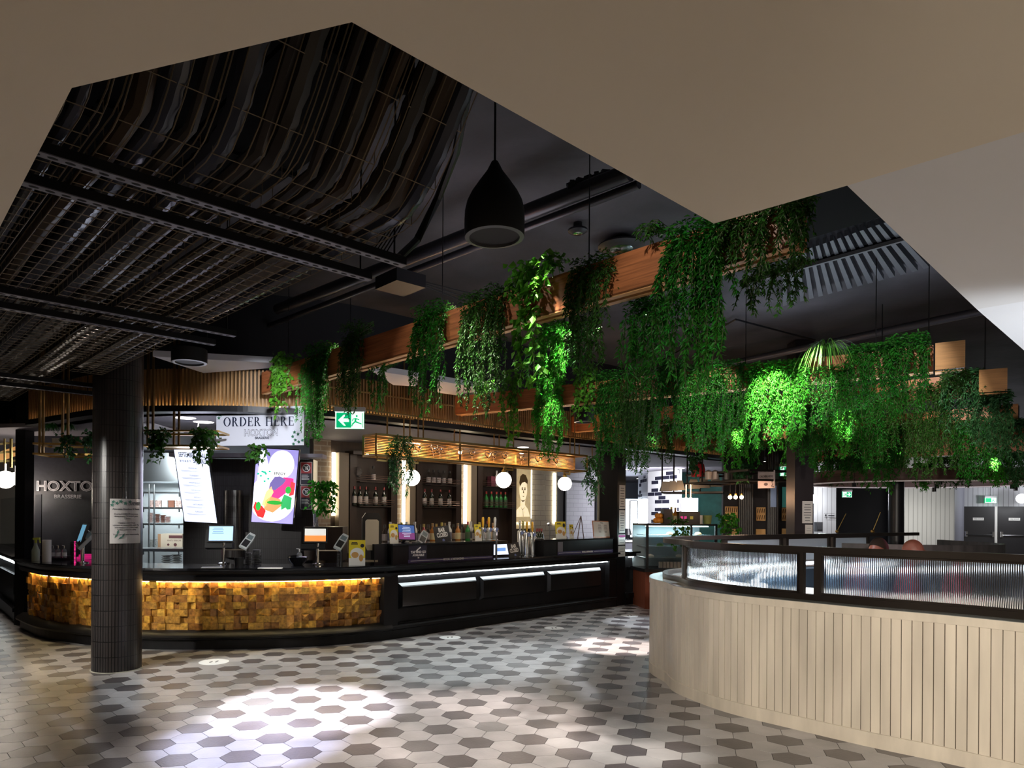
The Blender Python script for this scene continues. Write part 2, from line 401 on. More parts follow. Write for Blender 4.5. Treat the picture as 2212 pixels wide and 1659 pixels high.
MB().sweep(al,[(-.14,.105),(-.14,.865),(-.5,.865),(-.5,.105)]).build('carcass',M_black,cnt)
# wood blocks
bl = resample(offp(C1,-.09),.082); nb = normals(bl); mb = MB(); rnd = random.Random(2)
for i in range(1,len(bl)-2):
    for j in range(7):
        z0 = .205+j*.0775; z1 = z0+.0765; x0,y0 = bl[i]; x1,y1 = bl[i+1]; nx,ny = nb[i]
        d = rnd.choice((-.004,.010,.024,.042)); k = rnd.random(); e = [d]*4
        if k < .14: e = [d,d,d+.022,d+.022]
        elif k < .24: e = [d+.022,d,d,d+.022]
        elif k < .34: e = [d,d+.022,d+.022,d]
        elif k < .42: e = [d,d,d+.03,d-.004]
        c = [(x0,y0,z0,e[0]),(x1,y1,z0,e[1]),(x1,y1,z1,e[2]),(x0,y0,z1,e[3])]
        fr_ = [(x+nx*o,y+ny*o,z) for x,y,z,o in c]; bk = [(x-nx*.03,y-ny*.03,z) for x,y,z,o in c]
        if k > .9:                     # a mitred block: half of the face cut back
            m = ((fr_[0][0]+fr_[1][0])/2+nx*.02,(fr_[0][1]+fr_[1][1])/2+ny*.02,(z0+z1)/2+.01)
            mb.add(fr_+bk+[m],[(0,1,8),(1,2,8),(2,3,8),(3,0,8),(0,4,5,1),(1,5,6,2),(2,6,7,3),(3,7,4,0)])
        else: mb.add(fr_+bk,[(0,1,2),(0,2,3),(0,4,5,1),(1,5,6,2),(2,6,7,3),(3,7,4,0)])
mb.build('wood_block_panel',mat('end_grain_blocks',hexc(172,122,52),.36,noise=.35,nscale=28,island=.5,col2=hexc(118,80,30)),cnt)
MB().sweep(offp(C1,-.045)[2:-2],[(0,.741),(.010,.741),(.010,.7445),(0,.7445)]).build('warm_led_strip',glow('warm_led',(1,.78,.38),75),cnt)
# posts and panels of the straight part
M_satin = mat('satin_black_panel',(.010,.010,.011),.16,spec=.6)
fS = frame(S0, CD); LS = (S1-S0).length
for a0,a1 in ((-.11,.10),(LS-.2,LS)):
    b = MB(); b.fbox(fS,a0,a1,.105,.865,-.1,.0); b.build('panel_post',M_black,cnt)
b = MB(); b.fbox(fS,.1,LS-.2,.18,.76,-.15,-.085); b.build('recessed_panel',M_black,cnt)
b = MB(); b.fbox(fS,.1,LS-.2,.742,.750,-.082,-.035); b.build('cool_led_strip',glow('cool_led',(.86,.97,1),15),cnt)
def on_front(px): return (V2(px,(S0.x,S0.y),CD)-S0).dot(CD)
for p0,p1 in ((875,1034),(1050,1181),(1195,1303)):
    a0,a1 = on_front(p0),on_front(p1); b = MB()
    b.fbox(fS,a0,a1,.375,.625,-.085,-.045)
    vs = [fS(a0-.03,.345,-.085),fS(a1+.03,.345,-.085),fS(a1+.03,.66,-.085),fS(a0-.03,.66,-.085),fS(a0,.375,-.035),fS(a1,.375,-.035),fS(a1,.612,-.035),fS(a0,.612,-.035)]
    b.add(vs,[(4,5,6,7),(0,1,5,4),(1,2,6,5),(2,3,7,6),(3,0,4,7)]); b.build('raised_panel',M_satin,cnt)
# second, shorter unit right of the pillar
T0 = fp(1352,1306.8); T1_ = fp(1404,1300); fT = frame(T0,CD); LT = (T1_-T0).length
c2 = thing('end_counter_unit','short black panelled counter unit right of the poster-covered pillar','counter',T0)
b = MB(); b.fbox(fT,0,LT,0,.12,-.4,0); b.build('plinth',M_black,c2)
b = MB(); b.fbox(fT,0,LT-.1,.12,.86,-.4,-.08); b.build('carcass',M_black,c2)
b = MB(); b.fbox(fT,0,LT+.08,.12,.2,-.4,.05); b.build('base_moulding',M_black,c2)
b = MB(); b.fbox(fT,0,LT+.12,.87,.9,-.45,.08); b.fbox(fT,0,LT+.02,.82,.87,-.4,.03); b.build('countertop',M_black,c2)
b = MB(); b.fbox(fT,.15,LT-.25,.4,.63,-.08,-.03); b.build('raised_panel',M_black,c2)
b = MB(); b.fbox(fT,.1,LT-.15,.8,.812,-.03,-.0); b.build('cool_led_strip',MATS['cool_led'],c2)

# counter beyond the left pillar
L0 = fp(-60,1262); L1 = fp(34,1346); dL = (L1-L0).normalized(); fL = frame(L0,dL); LL = (L1-L0).length
c3 = thing('side_counter','black panelled counter running off beyond the left pillar under a glass screen','counter',L0)
b = MB(); b.fbox(fL,0,LL,0,.13,-.5,0); b.build('plinth',M_black,c3)
b = MB(); b.fbox(fL,0,LL,.13,.86,-.5,-.05); b.build('carcass',M_black,c3)
b = MB(); b.fbox(fL,0,LL,.15,.2,-.5,.04); b.build('base_moulding',M_black,c3)
b = MB(); b.fbox(fL,0,LL,.86,.9,-.6,.05); b.build('countertop',M_black,c3)
for i in range(3):
    b = MB(); b.fbox(fL,LL*(.34*i)+.08,LL*(.34*i+.28),.36,.64,-.05,-.0); b.build('raised_panel',M_black,c3)
b = MB(); b.fbox(fL,0,LL,.785,.795,-.04,-.02); b.build('cool_led_strip',MATS['cool_led'],c3)
b = MB(); b.fbox(fL,0,LL,.9,1.75,-.3,-.29); b.build('glass_screen',mat('clear_glass',(.9,.95,.97),.03,trans=1,ior=1.1),c3)

# ---------------------------------------------------------------- round and square pillars
def ring(c, r, n=48): return [(c[0]+r*math.cos(2*math.pi*i/n-math.pi/2), c[1]+r*math.sin(2*math.pi*i/n-math.pi/2)) for i in range(n+1)]
cf = fp(252,1455); rc = .222; cc = (cf.x*(1+rc/cf.y), cf.y+rc)
t = thing('round_tiled_column','big round column clad in black finger tiles, standing in front of the counter','column',(*cc,0))
MB().sweep(ring(cc,rc),[(0,0),(0,ZD-.02)],closed=False).build('tile_cladding',M_kit,t,True)
b = MB(); b.sweep(ring(cc,rc-.004),[(.006,0),(.014,0),(.014,.006),(.006,.006)]); b.build('base_seal',mat('seal',(.5,.48,.4),.6),t)
c2x = V2(1316,(S0-CN*.88)[:2],CD); 
t = thing('round_tiled_column','round column of black finger tiles at the right end of the bar, behind the long counter','column',(c2x.x,c2x.y,0))
cr2 = (c2x.x,c2x.y); MB().sweep(ring(cr2,.225),[(0,0),(0,ZD-.02)],closed=False).build('tile_cladding',M_kit,t,True)
p = V2(1333,(S0-CN*.02)[:2],CD); fP = frame((p.x,p.y,0),CD)
b = MB(); b.fbox(fP,-.02,.22,0,2.62,-.34,.02); 
solo(b,'square_pillar',M_black,'slim square black pillar with notices at the right end of the long counter','pillar')
p = P(33,1113,9.35); b = MB(); b.box((p.x+.06,p.y+.1,1.5),(.13,.2,3.0)); solo(b,'square_pillar',M_black,'slim square black pillar at the left end of the counter','pillar')

# ---------------------------------------------------------------- slatted bulkhead over the counter
bp = [(60,907),(100,901),(148,893),(206,884),(310,877),(400,875.5),(500,876),(560,878),(644,882.6),(740,889),(830,898),(1000,918),(1160,938),(1330,957),(1480,975),(1600,988)]
BH = smoothp([F(x,y,2.67) for x,y in bp],5)
bk = thing('slatted_bulkhead','long curved overhead bulkhead of upright timber slats lit gold from below','bulkhead',(BH[20][0],BH[20][1],2.6))
MB().sweep(BH,[(.0,2.6),(.03,2.6),(.03,2.665),(.0,2.665),(-.3,2.665),(-.3,2.6)]).build('bottom_trim',M_blackmetal,bk)
mb = MB(); rs = resample(BH,.041); nr = normals(rs)
for (x,y),(nx,ny) in zip(rs,nr):
    mb.box((x-nx*.03,y-ny*.03,2.87),(.019,.045,.40),math.atan2(nx,-ny))
mb.build('timber_slats',mat('slat_timber',hexc(150,115,75),.5,noise=.25,nscale=10,stretch=(1,1,.1)),bk)
MB().sweep(BH,[(-.10,2.66),(-.10,3.2),(-.13,3.2),(-.13,2.66)]).build('backing',mat('backing_timber',(.08,.055,.03),.7),bk)
MB().sweep(BH,[(-.075,2.668),(-.06,2.668),(-.06,2.676),(-.075,2.676)]).build('warm_led_strip',glow('warm_led_low',(1,.76,.40),30),bk)
MB().sweep(BH,[(.0,3.07),(.0,ZD),(-.1,ZD),(-.1,3.07)]).build('upper_fascia',mat('black_fascia',(.008,.008,.012),.7),bk)
# lower ceiling of the bar, kitchen and cafe
ic = offp(BH,-.14); poly = ic+[(24,30),(-14,30),(-14,11)]
mb = MB(); mb.prism(poly,2.6,2.65); struct(mb,'ceiling_bar',mat('grey_lavender_ceiling',(.21,.195,.225),.7))
# ---------------------------------------------------------------- planter beams
ZB, HB, WB = 2.75, .225, .125
def beam(p0, p1, label, cap0=None, cap1=None, wires=()):
    a = F(*p0,ZB); b = F(*p1,ZB); d = (b-a).normalized(); L = (b-a).length; f = frame(a,d)
    t = thing('planter_beam',label,'planter',a,'timber planter beams hung from the ceiling')
    for n,(c0,c1) in (('side_board',(-.022,0)),('side_board',(-WB,-WB+.022))):
        m = MB(); m.fbox(f,0,L,0,HB,c0,c1); m.build(n,M_oak,t)
    m = MB(); m.fbox(f,0,L,.03,.04,-WB+.02,-.02); m.build('trough_floor',M_blackmetal,t)
    for c0,c1 in ((-.045,0),(-WB,-WB+.045)):
        m = MB(); m.fbox(f,0,L,-.004,.012,c0,c1); m.build('bottom_edge',M_oakend,t)
    for cap,x0 in ((cap0,0),(cap1,L)):
        if cap is None:
            m = MB(); m.fbox(f,x0-.01,x0+.012,0,HB,-WB,0); m.build('end_board',M_oak,t)
        else:
            q0 = F(cap[0],cap[2],ZB); q1 = F(cap[1],cap[3],ZB); m = MB(); g_ = frame(q0,(q1-q0)); w = (q1-q0).length
            m.fbox(g_,0,w,0,HB,-.02,0); m.build('end_board',M_oakend,t,label='pale square end board')
            m = MB(); m.fbox(g_,.0,w,-.022,-.012,-.16,.0); m.build('edge_strip',M_oakend,t)
            m = MB(); m.fbox(g_,.01,w-.01,0,HB-.01,-.16,-.02); m.build('liner_box',M_blackmetal,t)
    for px in wires:
        w = V2(px,(a.x,a.y),d,900); s = (w-a).dot(d); m = MB(); c = f(s,HB-.02,-WB/2)
        m.tube([c,(c.x,c.y,ZD)],.004,5); m.build('hanger_wire',M_blackmetal,t)
    return a, b, d
B1 = beam((566,851),(1712,531.8),'nearest timber planter beam, crossing the photo above the counter up to the pale ceiling edge',wires=(610,940,1256))
m_end = F(1713,531.5,ZB)
B2 = beam((985,895.6),(2016,802),'second planter beam, behind the nearest one, its big square end board hanging far right',cap1=(2020,2085,799,793),wires=(1607,1890,2005))
B3 = beam((1236,933),(2110,853),'third planter beam, its square end board just right of and below the biggest end board',cap1=(2115,2176,848,844),wires=(2125,))
B4 = beam((1449,966),(2170,912),'fourth planter beam, its short end seen above the cafe rack',cap0=(1449,1481,964,965),cap1=(2172,2199,912,910))
B5 = beam((1610,982),(2230,944),'fifth planter beam, mostly hidden behind greenery above the small white hanging sign')
B6 = beam((1700,1000),(2260,972),'farthest planter beam, low over the right-hand booths, almost covered by greenery')
BE = {1:B1,2:B2,3:B3,4:B4,5:B5,6:B6}

# ---------------------------------------------------------------- greenery
def leafmat(name, c, tl=.3, isl=.5):
    return mat(name, c, .45, island=isl, transl=tl, spec=.22)
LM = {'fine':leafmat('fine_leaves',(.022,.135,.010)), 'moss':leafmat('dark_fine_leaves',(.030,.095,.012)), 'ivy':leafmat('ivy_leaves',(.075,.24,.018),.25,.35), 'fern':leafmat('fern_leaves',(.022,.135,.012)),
      'spider':leafmat('striped_blades',(.09,.26,.035),.2,.6), 'dusk':leafmat('grey_green_leaves',(.042,.14,.045)), 'bright':leafmat('lit_fresh_leaves',(.055,.30,.02))}  # 'bright': spotlight brightness is put into the leaf colour of the lit plants
M_stem = mat('stems',(.06,.07,.025),.6)
NP = np.random.RandomState(11)
def leaves(cent, dirs, L, Wd, droop=.3):
    # cent (n,3) dirs (n,3) -> folded leaves of four points each
    n = len(cent); dirs = dirs/np.linalg.norm(dirs,axis=1)[:,None]
    r = NP.normal(size=(n,3)); s = np.cross(dirs,r); s /= np.linalg.norm(s,axis=1)[:,None]+1e-9
    nn = np.cross(dirs,s)
    Lr = L*NP.uniform(.6,1.25,(n,1)); Wr = Wd*NP.uniform(.7,1.2,(n,1))
    tip = cent+dirs*Lr; tip[:,2] -= (Lr[:,0]*droop)
    mid = cent+dirs*Lr*.45; a = mid+s*Wr/2+nn*Wr*.2; b = mid-s*Wr/2+nn*Wr*.2
    vs = np.stack([cent,a,tip,b],1).reshape(-1,3)
    return vs
def plant(kind, x0, x1, yt, yb, bi, label, D=None, dens=1.0, mt=None, group=None, side=0, leafscale=1):
    xm = (x0+x1)/2
    if D is None:
        a,b,d = BE[bi]; c = V2(xm,(a.x,a.y),d,900); D = c.y-side; side = 0
        fn = Vector((d.y,-d.x,0))
    else: fn = Vector((0,-1,0)); d = Vector((1,0,0))
    top = P(xm,yt,D-.0); bot = P(xm,yb,D); w = (x1-x0)/FPX*D; h = top.z-bot.z
    w *= .92 if bi > 1 else 1
    base = Vector((top.x,top.y,top.z))+fn*(.03+side)
    g = {'ivy':(.055,.045),'fine':(.030,.012),'moss':(.030,.011),'fern':(.038,.013),'dusk':(.045,.016),'bright':(.036,.016),'spider':(.35,.009)}[kind]
    sc = max(.9,D/8.5)*leafscale; gl,gw = g[0]*sc,g[1]*sc
    t = thing('spider_plant' if kind == 'spider' else 'trailing_ivy' if kind == 'ivy' else 'hanging_plant', label, 'plant', (base.x,base.y,base.z-.05), group)
    off = ROOT[t.name]
    st = MB(); dx = np.array([d.x,d.y,0]); nv = np.array([fn.x,fn.y,0]); bz = np.array(base)
    if kind == 'spider':
        vs = []; fs = []; n = int(90*dens)
        for i in range(n):
            an = NP.uniform(0,2*math.pi); L = w*.95*NP.uniform(.6,1.15); upv = NP.uniform(.25,1.0); hd = np.array([math.cos(an),math.sin(an)*.7-.25,0])
            p = bz.copy(); p[2] = top.z-h*.28; vel = hd*1.0+np.array([0,0,upv]); pts = []
            for k in range(9):
                pts.append(p.copy()); p = p+vel/np.linalg.norm(vel)*L/8; vel[2] -= .5
            sd = np.cross(hd,[0,0,1]); k0 = len(vs)
            for k,q in enumerate(pts):
                ww = gw*(1-abs(k/8-.35))*.6; vs += [q-sd*ww,q+sd*ww]
            fs += [(k0+2*k,k0+2*k+1,k0+2*k+3,k0+2*k+2) for k in range(8)]
        m = MB(); m.v = [tuple(v) for v in vs]; m.f = fs; m.mi = [0]*len(fs)
        m.build('foliage',mt or LM['spider'],t); return t
    ns = max(6,int(w/(.0135*sc if kind != 'ivy' else .036*sc)*dens*1.2)); C = []; Dn = []
    for i in range(ns):
        s = NP.uniform(-.5,.5); edge = 1-.28*abs(2*s)**3
        ln = h*(edge*NP.uniform(.5,1.0) if NP.rand() > .15 else 1.0*edge)
        z0 = top.z-NP.uniform(0,.10)*h; ph = NP.uniform(0,6); amp = NP.uniform(.01,.035)*sc
        nseg = max(4,int(ln/.05)); p0 = bz+dx*s*w*.96; outw = NP.uniform(0,.10 if kind != 'ivy' else .06)
        pts = []
        for k in range(nseg+1):
            u_ = k/nseg; q = p0.copy(); q[2] = z0-ln*u_
            q += nv*(outw*math.sin(min(1,u_*2.2)*1.57)+amp*.6*math.sin(ph+u_*5)) + dx*(amp*math.sin(ph+u_*7)+ (s*w*.16)*u_)
            if u_ < .15 : q -= nv*(.15-u_)*.8
            pts.append(q)
        st.tube(pts[::2] if len(pts) > 5 else pts,.0022*sc,3,cap=False)
        pts = np.array(pts)
        nl = int(ln/(gl*(.185 if kind != 'ivy' else .45)))+2
        uu = NP.uniform(0,1,nl)*(len(pts)-1); i0 = np.minimum(uu.astype(int),len(pts)-2); fr_ = (uu-i0)[:,None]
        c = pts[i0]*(1-fr_)+pts[i0+1]*fr_
        dr = NP.normal(size=(nl,3)); dr[:,2] = -np.abs(dr[:,2])*.55-.35; dr += nv*.5
        C.append(c); Dn.append(dr)
    # a fuller crown where the plant spills over the edge
    nc = int(ns*14*dens if kind != 'ivy' else ns*5); c = bz+np.outer(NP.uniform(-.5,.5,nc),dx)*w+np.outer(NP.uniform(-.6,.7,nc),nv)*.12; c[:,2] = top.z-np.abs(NP.normal(size=nc))*.10*h-.01
    dr = NP.normal(size=(nc,3)); dr[:,2] = np.abs(dr[:,2])*.3-.15; C.append(c); Dn.append(dr)
    C = np.concatenate(C); Dn = np.concatenate(Dn)
    if kind == 'ivy': C = C+NP.normal(size=C.shape)*.012
    vs = leaves(C,Dn,gl,gw,.25)
    m = MB(); m.v = [tuple(v) for v in vs]; n = len(vs)//4; m.f = [(4*i,4*i+1,4*i+2,4*i+3) for i in range(n)]; m.mi = [0]*n
    m.build('foliage',mt or LM[kind],t); st.build('stems',M_stem,t)
    return t
G1 = 'plants trailing from the nearest planter beam'; G2 = 'plants trailing from the second planter beam'; G3 = 'plants trailing from the far planter beams'
for a in (
 ('ivy',583,652,766,886,1,'small yellow-green leafy vine at the far left end of the nearest planter beam',1.6),
 ('fine',650,738,742,946,1,'dense trailing plant glowing bright green on its right side, left of the green exit sign',1.2),
 ('moss',740,806,696,892,1,'fine trailing plant hanging directly in front of the green exit sign',1.1),
 ('fine',894,986,656,890,1,'trailing plant where the long hanger cord meets the nearest beam',1.2),
 ('moss',988,1120,626,884,1,'broad dark trailing plant, below the black cone pendant speaker',1.2),
 ('ivy',1100,1232,565,668,1,'big-leaved vine crown sitting on the nearest beam, right of the pendant speaker',1.5),
 ('ivy',1128,1180,640,835,1,'narrow big-leaved vine strand hanging below the nearest beam in front of the white-lit plant',1.5),
 ('moss',1240,1346,552,808,1,'fine dark plant between two bare stretches of the nearest beam',1.2),
 ('fern',1436,1592,474,832,1,'largest trailing plant of all, full green, below the tip of the pale ceiling',1.35),
 ('moss',1560,1755,445,596,1,'dark bushy fern filling the near end of the nearest beam under the pale ceiling',1.3),
 ('moss',1396,1440,488,532,1,'little tuft of leaves standing on top of the nearest beam',1),
):
    plant(a[0],a[1],a[2],a[3],a[4],a[5],a[6],dens=a[7],group=G1)
a_,b_,d_ = BE[1]
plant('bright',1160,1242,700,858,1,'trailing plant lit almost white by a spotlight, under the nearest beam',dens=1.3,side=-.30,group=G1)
plant('fine',800,862,775,884,1,'thin green sprigs dangling below the nearest beam right of the exit sign',dens=.5,side=-.25,group=G1)
plant('ivy',1040,1066,826,850,1,'few round leaves peeping out behind the broad dark plant',dens=1,side=-.3,group=G1)
plant('fern',1362,1446,640,845,1,'green trailing plant hanging behind the left edge of the largest plant',dens=1.2,side=-.28,group=G1)
plant('moss',1612,1738,560,690,1,'lacy fern fronds hanging below the near end of the nearest beam',dens=.8,side=-.2,group=G1)
plant('fern',1245,1290,700,800,1,'light fern fronds below the second bare stretch of the nearest beam',dens=.6,side=-.2,group=G1)
for a in (
 ('ivy',1080,1134,800,952,2,'thin round-leaved vine in front of the brass gantry, left of the lit plant',1.2),
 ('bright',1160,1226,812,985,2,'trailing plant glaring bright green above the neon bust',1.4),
 ('ivy',1238,1292,792,914,2,'dark round-leaved vine in front of the small black downlight',1.5),
 ('fern',1286,1346,800,1004,2,'trailing plant covering the head of the right bar column',1.3),
 ('moss',1344,1424,790,1008,2,'dark trailing plant just right of the right bar column',1.2),
 ('fern',1420,1478,776,950,2,'green plant hanging above the cafe window, left part of the dense row',1.2),
 ('fine',1474,1606,782,972,2,'wide mid-green plant left of the most strongly lit one on the second beam',1.3),
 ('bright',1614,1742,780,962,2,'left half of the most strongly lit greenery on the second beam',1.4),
 ('fine',1736,1846,790,930,2,'strongly lit plant right below the striped spider plant',1.3),
 ('fern',1836,1930,742,905,2,'bushy dark green plant right of the spider plant',1.3),
 ('fern',1922,2000,722,900,2,'bushy plant rising to the top left of the biggest square end board',1.3),
 ('moss',2040,2088,798,850,2,'little plant peeping below the biggest square end board',1.2),
):
    plant(a[0],a[1],a[2],a[3],a[4],a[5],a[6],dens=a[7],group=G2)
plant('spider',1728,1842,706,880,2,'striped spider plant arching over the second planter beam',dens=1.3)
for a in (
 ('fern',1336,1425,870,1010,3,'dark trailing plant with a yellow-lit tip over the cafe ceiling',1.2),
 ('fern',1480,1560,850,985,3,'plant of the third beam above the cafe rack',1.2),
 ('bright',1556,1624,858,1012,3,'plant with a glaring yellow-green tip above the three glowing bulbs',1.3),
 ('fine',1640,1722,860,972,3,'plant of the third beam above the small white hanging sign',1.2),
 ('bright',1790,1856,862,980,3,'plant glowing like a star below the spider plant',1.3),
 ('fern',1720,1800,866,1000,3,'dense plant between the sign and the star-bright plant',1.2),
 ('fern',1850,1936,846,1000,3,'broad leafy plant in the middle of the third beam',1.3),
 ('moss',1930,2046,830,975,3,'brownish green plant below the biggest square end board',1.3),
 ('dusk',2040,2120,800,935,3,'pale grey-green trailing plant left of the smaller square end board',1.3),
 ('dusk',2106,2180,846,965,3,'grey-green plant under the smaller square end board',1.2),
 ('moss',1424,1460,905,1002,3,'slim plant strand with a tiny lamp glinting through, over the cafe',1.2),
):
    plant(a[0],a[1],a[2],a[3],a[4],a[5],a[6],dens=a[7],group=G3)
for a in (
 ('fine',1576,1650,930,1018,4,'small dark plant hanging left of the small white sign',1.2),
 ('bright',1700,1782,930,1044,4,'plant with lit lower tips beside the wide black column',1.2),
 ('fern',1780,1860,925,1036,4,'dark plant above the left end of the curved ring bulkhead',1.3),
 ('fern',1860,1950,922,1044,4,'dark plant of the fourth beam over the middle booths',1.3),
 ('moss',1950,2070,905,1030,4,'wide dark plant of the fourth beam above the white wall',1.3),
 ('fern',2070,2140,905,1035,4,'deep green plant left of the rightmost lit plant',1.3),
 ('dusk',2150,2225,905,990,4,'plant at the right frame edge under the fourth beam end',1.3),
 ('bright',1870,1890,970,1058,5,'narrow bright lit strand above the round far column',1.3),
 ('bright',1915,1932,985,1058,5,'second narrow bright lit strand, close to the round far column',1.3),
 ('bright',1930,1966,950,1030,5,'yellow-lit hanging tip over the brown bulkhead',1.3),
 ('bright',1976,2012,1000,1060,5,'small lit plant left of the ceiling track lamps',1.3),
 ('moss',1780,1880,985,1046,5,'low dark plant in front of the ring bulkhead',1.2),
 ('moss',2010,2120,985,1050,5,'low dark plant above the black double doors',1.3),
 ('bright',2130,2180,970,1050,5,'rightmost brightly lit plant, above the exit sign of the double doors',1.3),
 ('dusk',2180,2230,975,1050,5,'shaded plant at the right edge above the wall lamp',1.3),
):
    plant(a[0],a[1],a[2],a[3],a[4],a[5],a[6],dens=a[7],group=G3)
# spotlights on the plants
def pspot(px, py, bi, power, ang=30, side=.7, h=.75, col=(1,1,.92)):
    a,b,d = BE[bi]; c = V2(px,(a.x,a.y),d,py); fn = Vector((d.y,-d.x,0)); c = P(px,py,c.y)
    s = c+fn*side+Vector((0,0,h)); power *= 2.0 if ang >= 40 else 1
    lamp('SPOT','plant_spot',s,power,col,.03,c,ang,.5)
pspot(722,850,1,114,26,-.1,.75); 
a,b,d = BE[1]; c = V2(722,(a.x,a.y),d,850); c = P(722,850,c.y)
lamp('SPOT','plant_spot',c+Vector((.75,-.1,.35)),120,(1,1,.9),.03,c,34,.6)
c_ = P(1198,775,V2(1198,(BE[1][0].x,BE[1][0].y),BE[1][2],900).y+.30); lamp('SPOT','plant_spot',c_+Vector((.50,-.42,.18)),420,(1,1,.92),.03,c_,36,.5)
pspot(1195,780,1,209,24,.3,.9); pspot(1200,930,2,228,20,.5,.8); pspot(1670,890,2,570,30,.7,.8); pspot(1760,870,2,323,26,.7,.8)
pspot(1540,880,2,55,40,.8,.8); pspot(1830,935,3,361,18,.6,.7); pspot(1602,970,3,361,15,.5,.6); pspot(1418,970,3,209,12,.5,.6)
pspot(1950,990,5,418,12,.5,.6); pspot(1880,1030,5,247,8,.5,.6); pspot(1925,1040,5,247,8,.5,.6); pspot(1994,1035,5,304,9,.5,.6); pspot(2152,1020,5,494,13,.5,.6); pspot(1745,1010,4,380,13,.5,.6)
pspot(2000,880,3,47,50,1.2,.8); pspot(1900,830,2,31,50,1.2,.8); pspot(1500,650,1,20,60,1.2,.7); pspot(1060,760,1,10,60,1.2,.7); pspot(2060,960,4,39,50,1.2,.8); pspot(1700,960,4,31,50,1,.8)  # broad spots, here and below, added as overall fill for the greenery
pspot(1330,900,2,19,50,1.2,.8); pspot(940,780,1,9,50,1.2,.7)

# ---------------------------------------------------------------- cable trays
ZT = 2.725
M_tray = mat('tray_wire',(.16,.12,.075),.45,metal=.4); M_chan = mat('slotted_channel',(.16,.16,.19),.5,metal=.2); M_hole = mat('slot_shadow',(.004,.004,.004),.9)
labs = ['first slotted support channel from the camera, crossing the cable trays','second slotted support channel, just behind the first','third slotted support channel, at mid-left of the photo','fourth slotted support channel, just behind the third','fifth slotted support channel, its end by the big column','sixth slotted support channel, hidden between the column and the trays']
for v,lb in zip((2.73,3.02,4.63,4.97,7.5,8.0),labs):
    u0,u1 = .4,2.13; t = thing('support_channel',lb,'bracket',uv(u0,v,ZT),'slotted channels carrying the cable trays')
    f = frame(uv(u0,v,ZT),U); m = MB(); m.fbox(f,0,u1-u0,0,.004,-.041,0,1); m.fbox(f,0,u1-u0,.0041,.041,-.004,.0005,0); m.fbox(f,0,u1-u0,.0041,.041,-.0415,-.037,0); m.build('channel',[M_blackmetal,M_chan],t)
    m = MB()
    n = int((u1-u0)/.055)
    for i in range(n): polyf(m,lambda a,b,c,f=f: f(a,c,b),disc(None,.03+i*.055,-.0205,.017,.0075,10),-.0012,0)
    m.build('slots',M_hole,t)
    for ux in (.15,u1-u0-.06):
        m = MB(); c = f(ux,0,-.02); m.tube([c,(c.x,c.y,ZD)],.005,6); m.build('threaded_rod',M_blackmetal,t)
tl = ['leftmost wire cable tray','second wire cable tray from the left','middle wire cable tray','fourth wire cable tray from the left','rightmost wire cable tray, ending at the round column']
def trayz(v):
    if v > 2.5: return ZT+.045
    if v > 1.9: return ZT+.045+(2.5-v)/.6*.55*math.sin((2.5-v)/.6*1.57)
    return ZT+.595
rv = random.Random(4)
for i,lb in enumerate(tl):
    ua = .40+i*.315; ub = ua+.27; VE = 9.4 if i < 4 else 7.0; t = thing('cable_tray',lb,'cable tray',uv(ua,4,ZT+.04)); m = MB()
    vs = [1.0,1.9,2.0,2.1,2.2,2.3,2.4,2.5,2.62,VE]
    for k in range(6):
        u_ = ua+(ub-ua)*k/5; m.tube([uv(u_,v,trayz(v)) for v in vs],.0026,4)
    for u_ in (ua,ub):
        m.tube([uv(u_,v,trayz(v)+.05) for v in vs],.003,4)
    v = 1.0
    while v < VE:
        z = trayz(v); m.tube([uv(ua,v,z+.05),uv(ua,v,z),uv(ub,v,z),uv(ub,v,z+.05)],.0022,4); v += .1 if v > 2.5 else .16
    m.build('wire_mesh',M_tray,t)
Mc = [mat('cable_dark',(.015,.012,.010),.35), mat('cable_brown',(.035,.022,.012),.3), mat('cable_grey',(.03,.034,.05),.25), mat('flex_duct_dark',(.03,.026,.024),.28)]
k = 0
for i in range(5):
    for q in range(3):
        r_ = rv.choice((.022,.03,.045,.036)); u_ = .40+i*.315+.045+q*.09+rv.uniform(-.01,.01); corr = (i*3+q)%2 == 0
        vs = [1.2+.4*j for j in range(21 if i < 4 else 15)] if not corr else None; m = MB()
        if corr:
            v = 1.2; pts = []; rr = []
            while v < (9.3 if i < 4 else 6.9): pts.append(uv(u_+.01*math.sin(v*2),v,trayz(v)+r_+.006)); rr.append(r_*(1 if len(rr)%2 else .86)); v += .035
            m.tube(pts,rr,8)
        else:
            m.tube([uv(u_+.012*math.sin(v*3+q),v,trayz(v)+r_+.006) for v in vs],r_,8)
        nm = ('ribbed flexible duct' if corr else 'smooth dark cable bundle'); ps = ('left side','middle','right side')[q]
        solo(m,'flexible_duct' if corr else 'cable_bundle',Mc[(i+q)%4],nm+' at the '+ps+' of the '+tl[i].split(',')[0].replace(' from the left',''),'cable',group='ducts and cables lying in the trays',smooth=True); k += 1
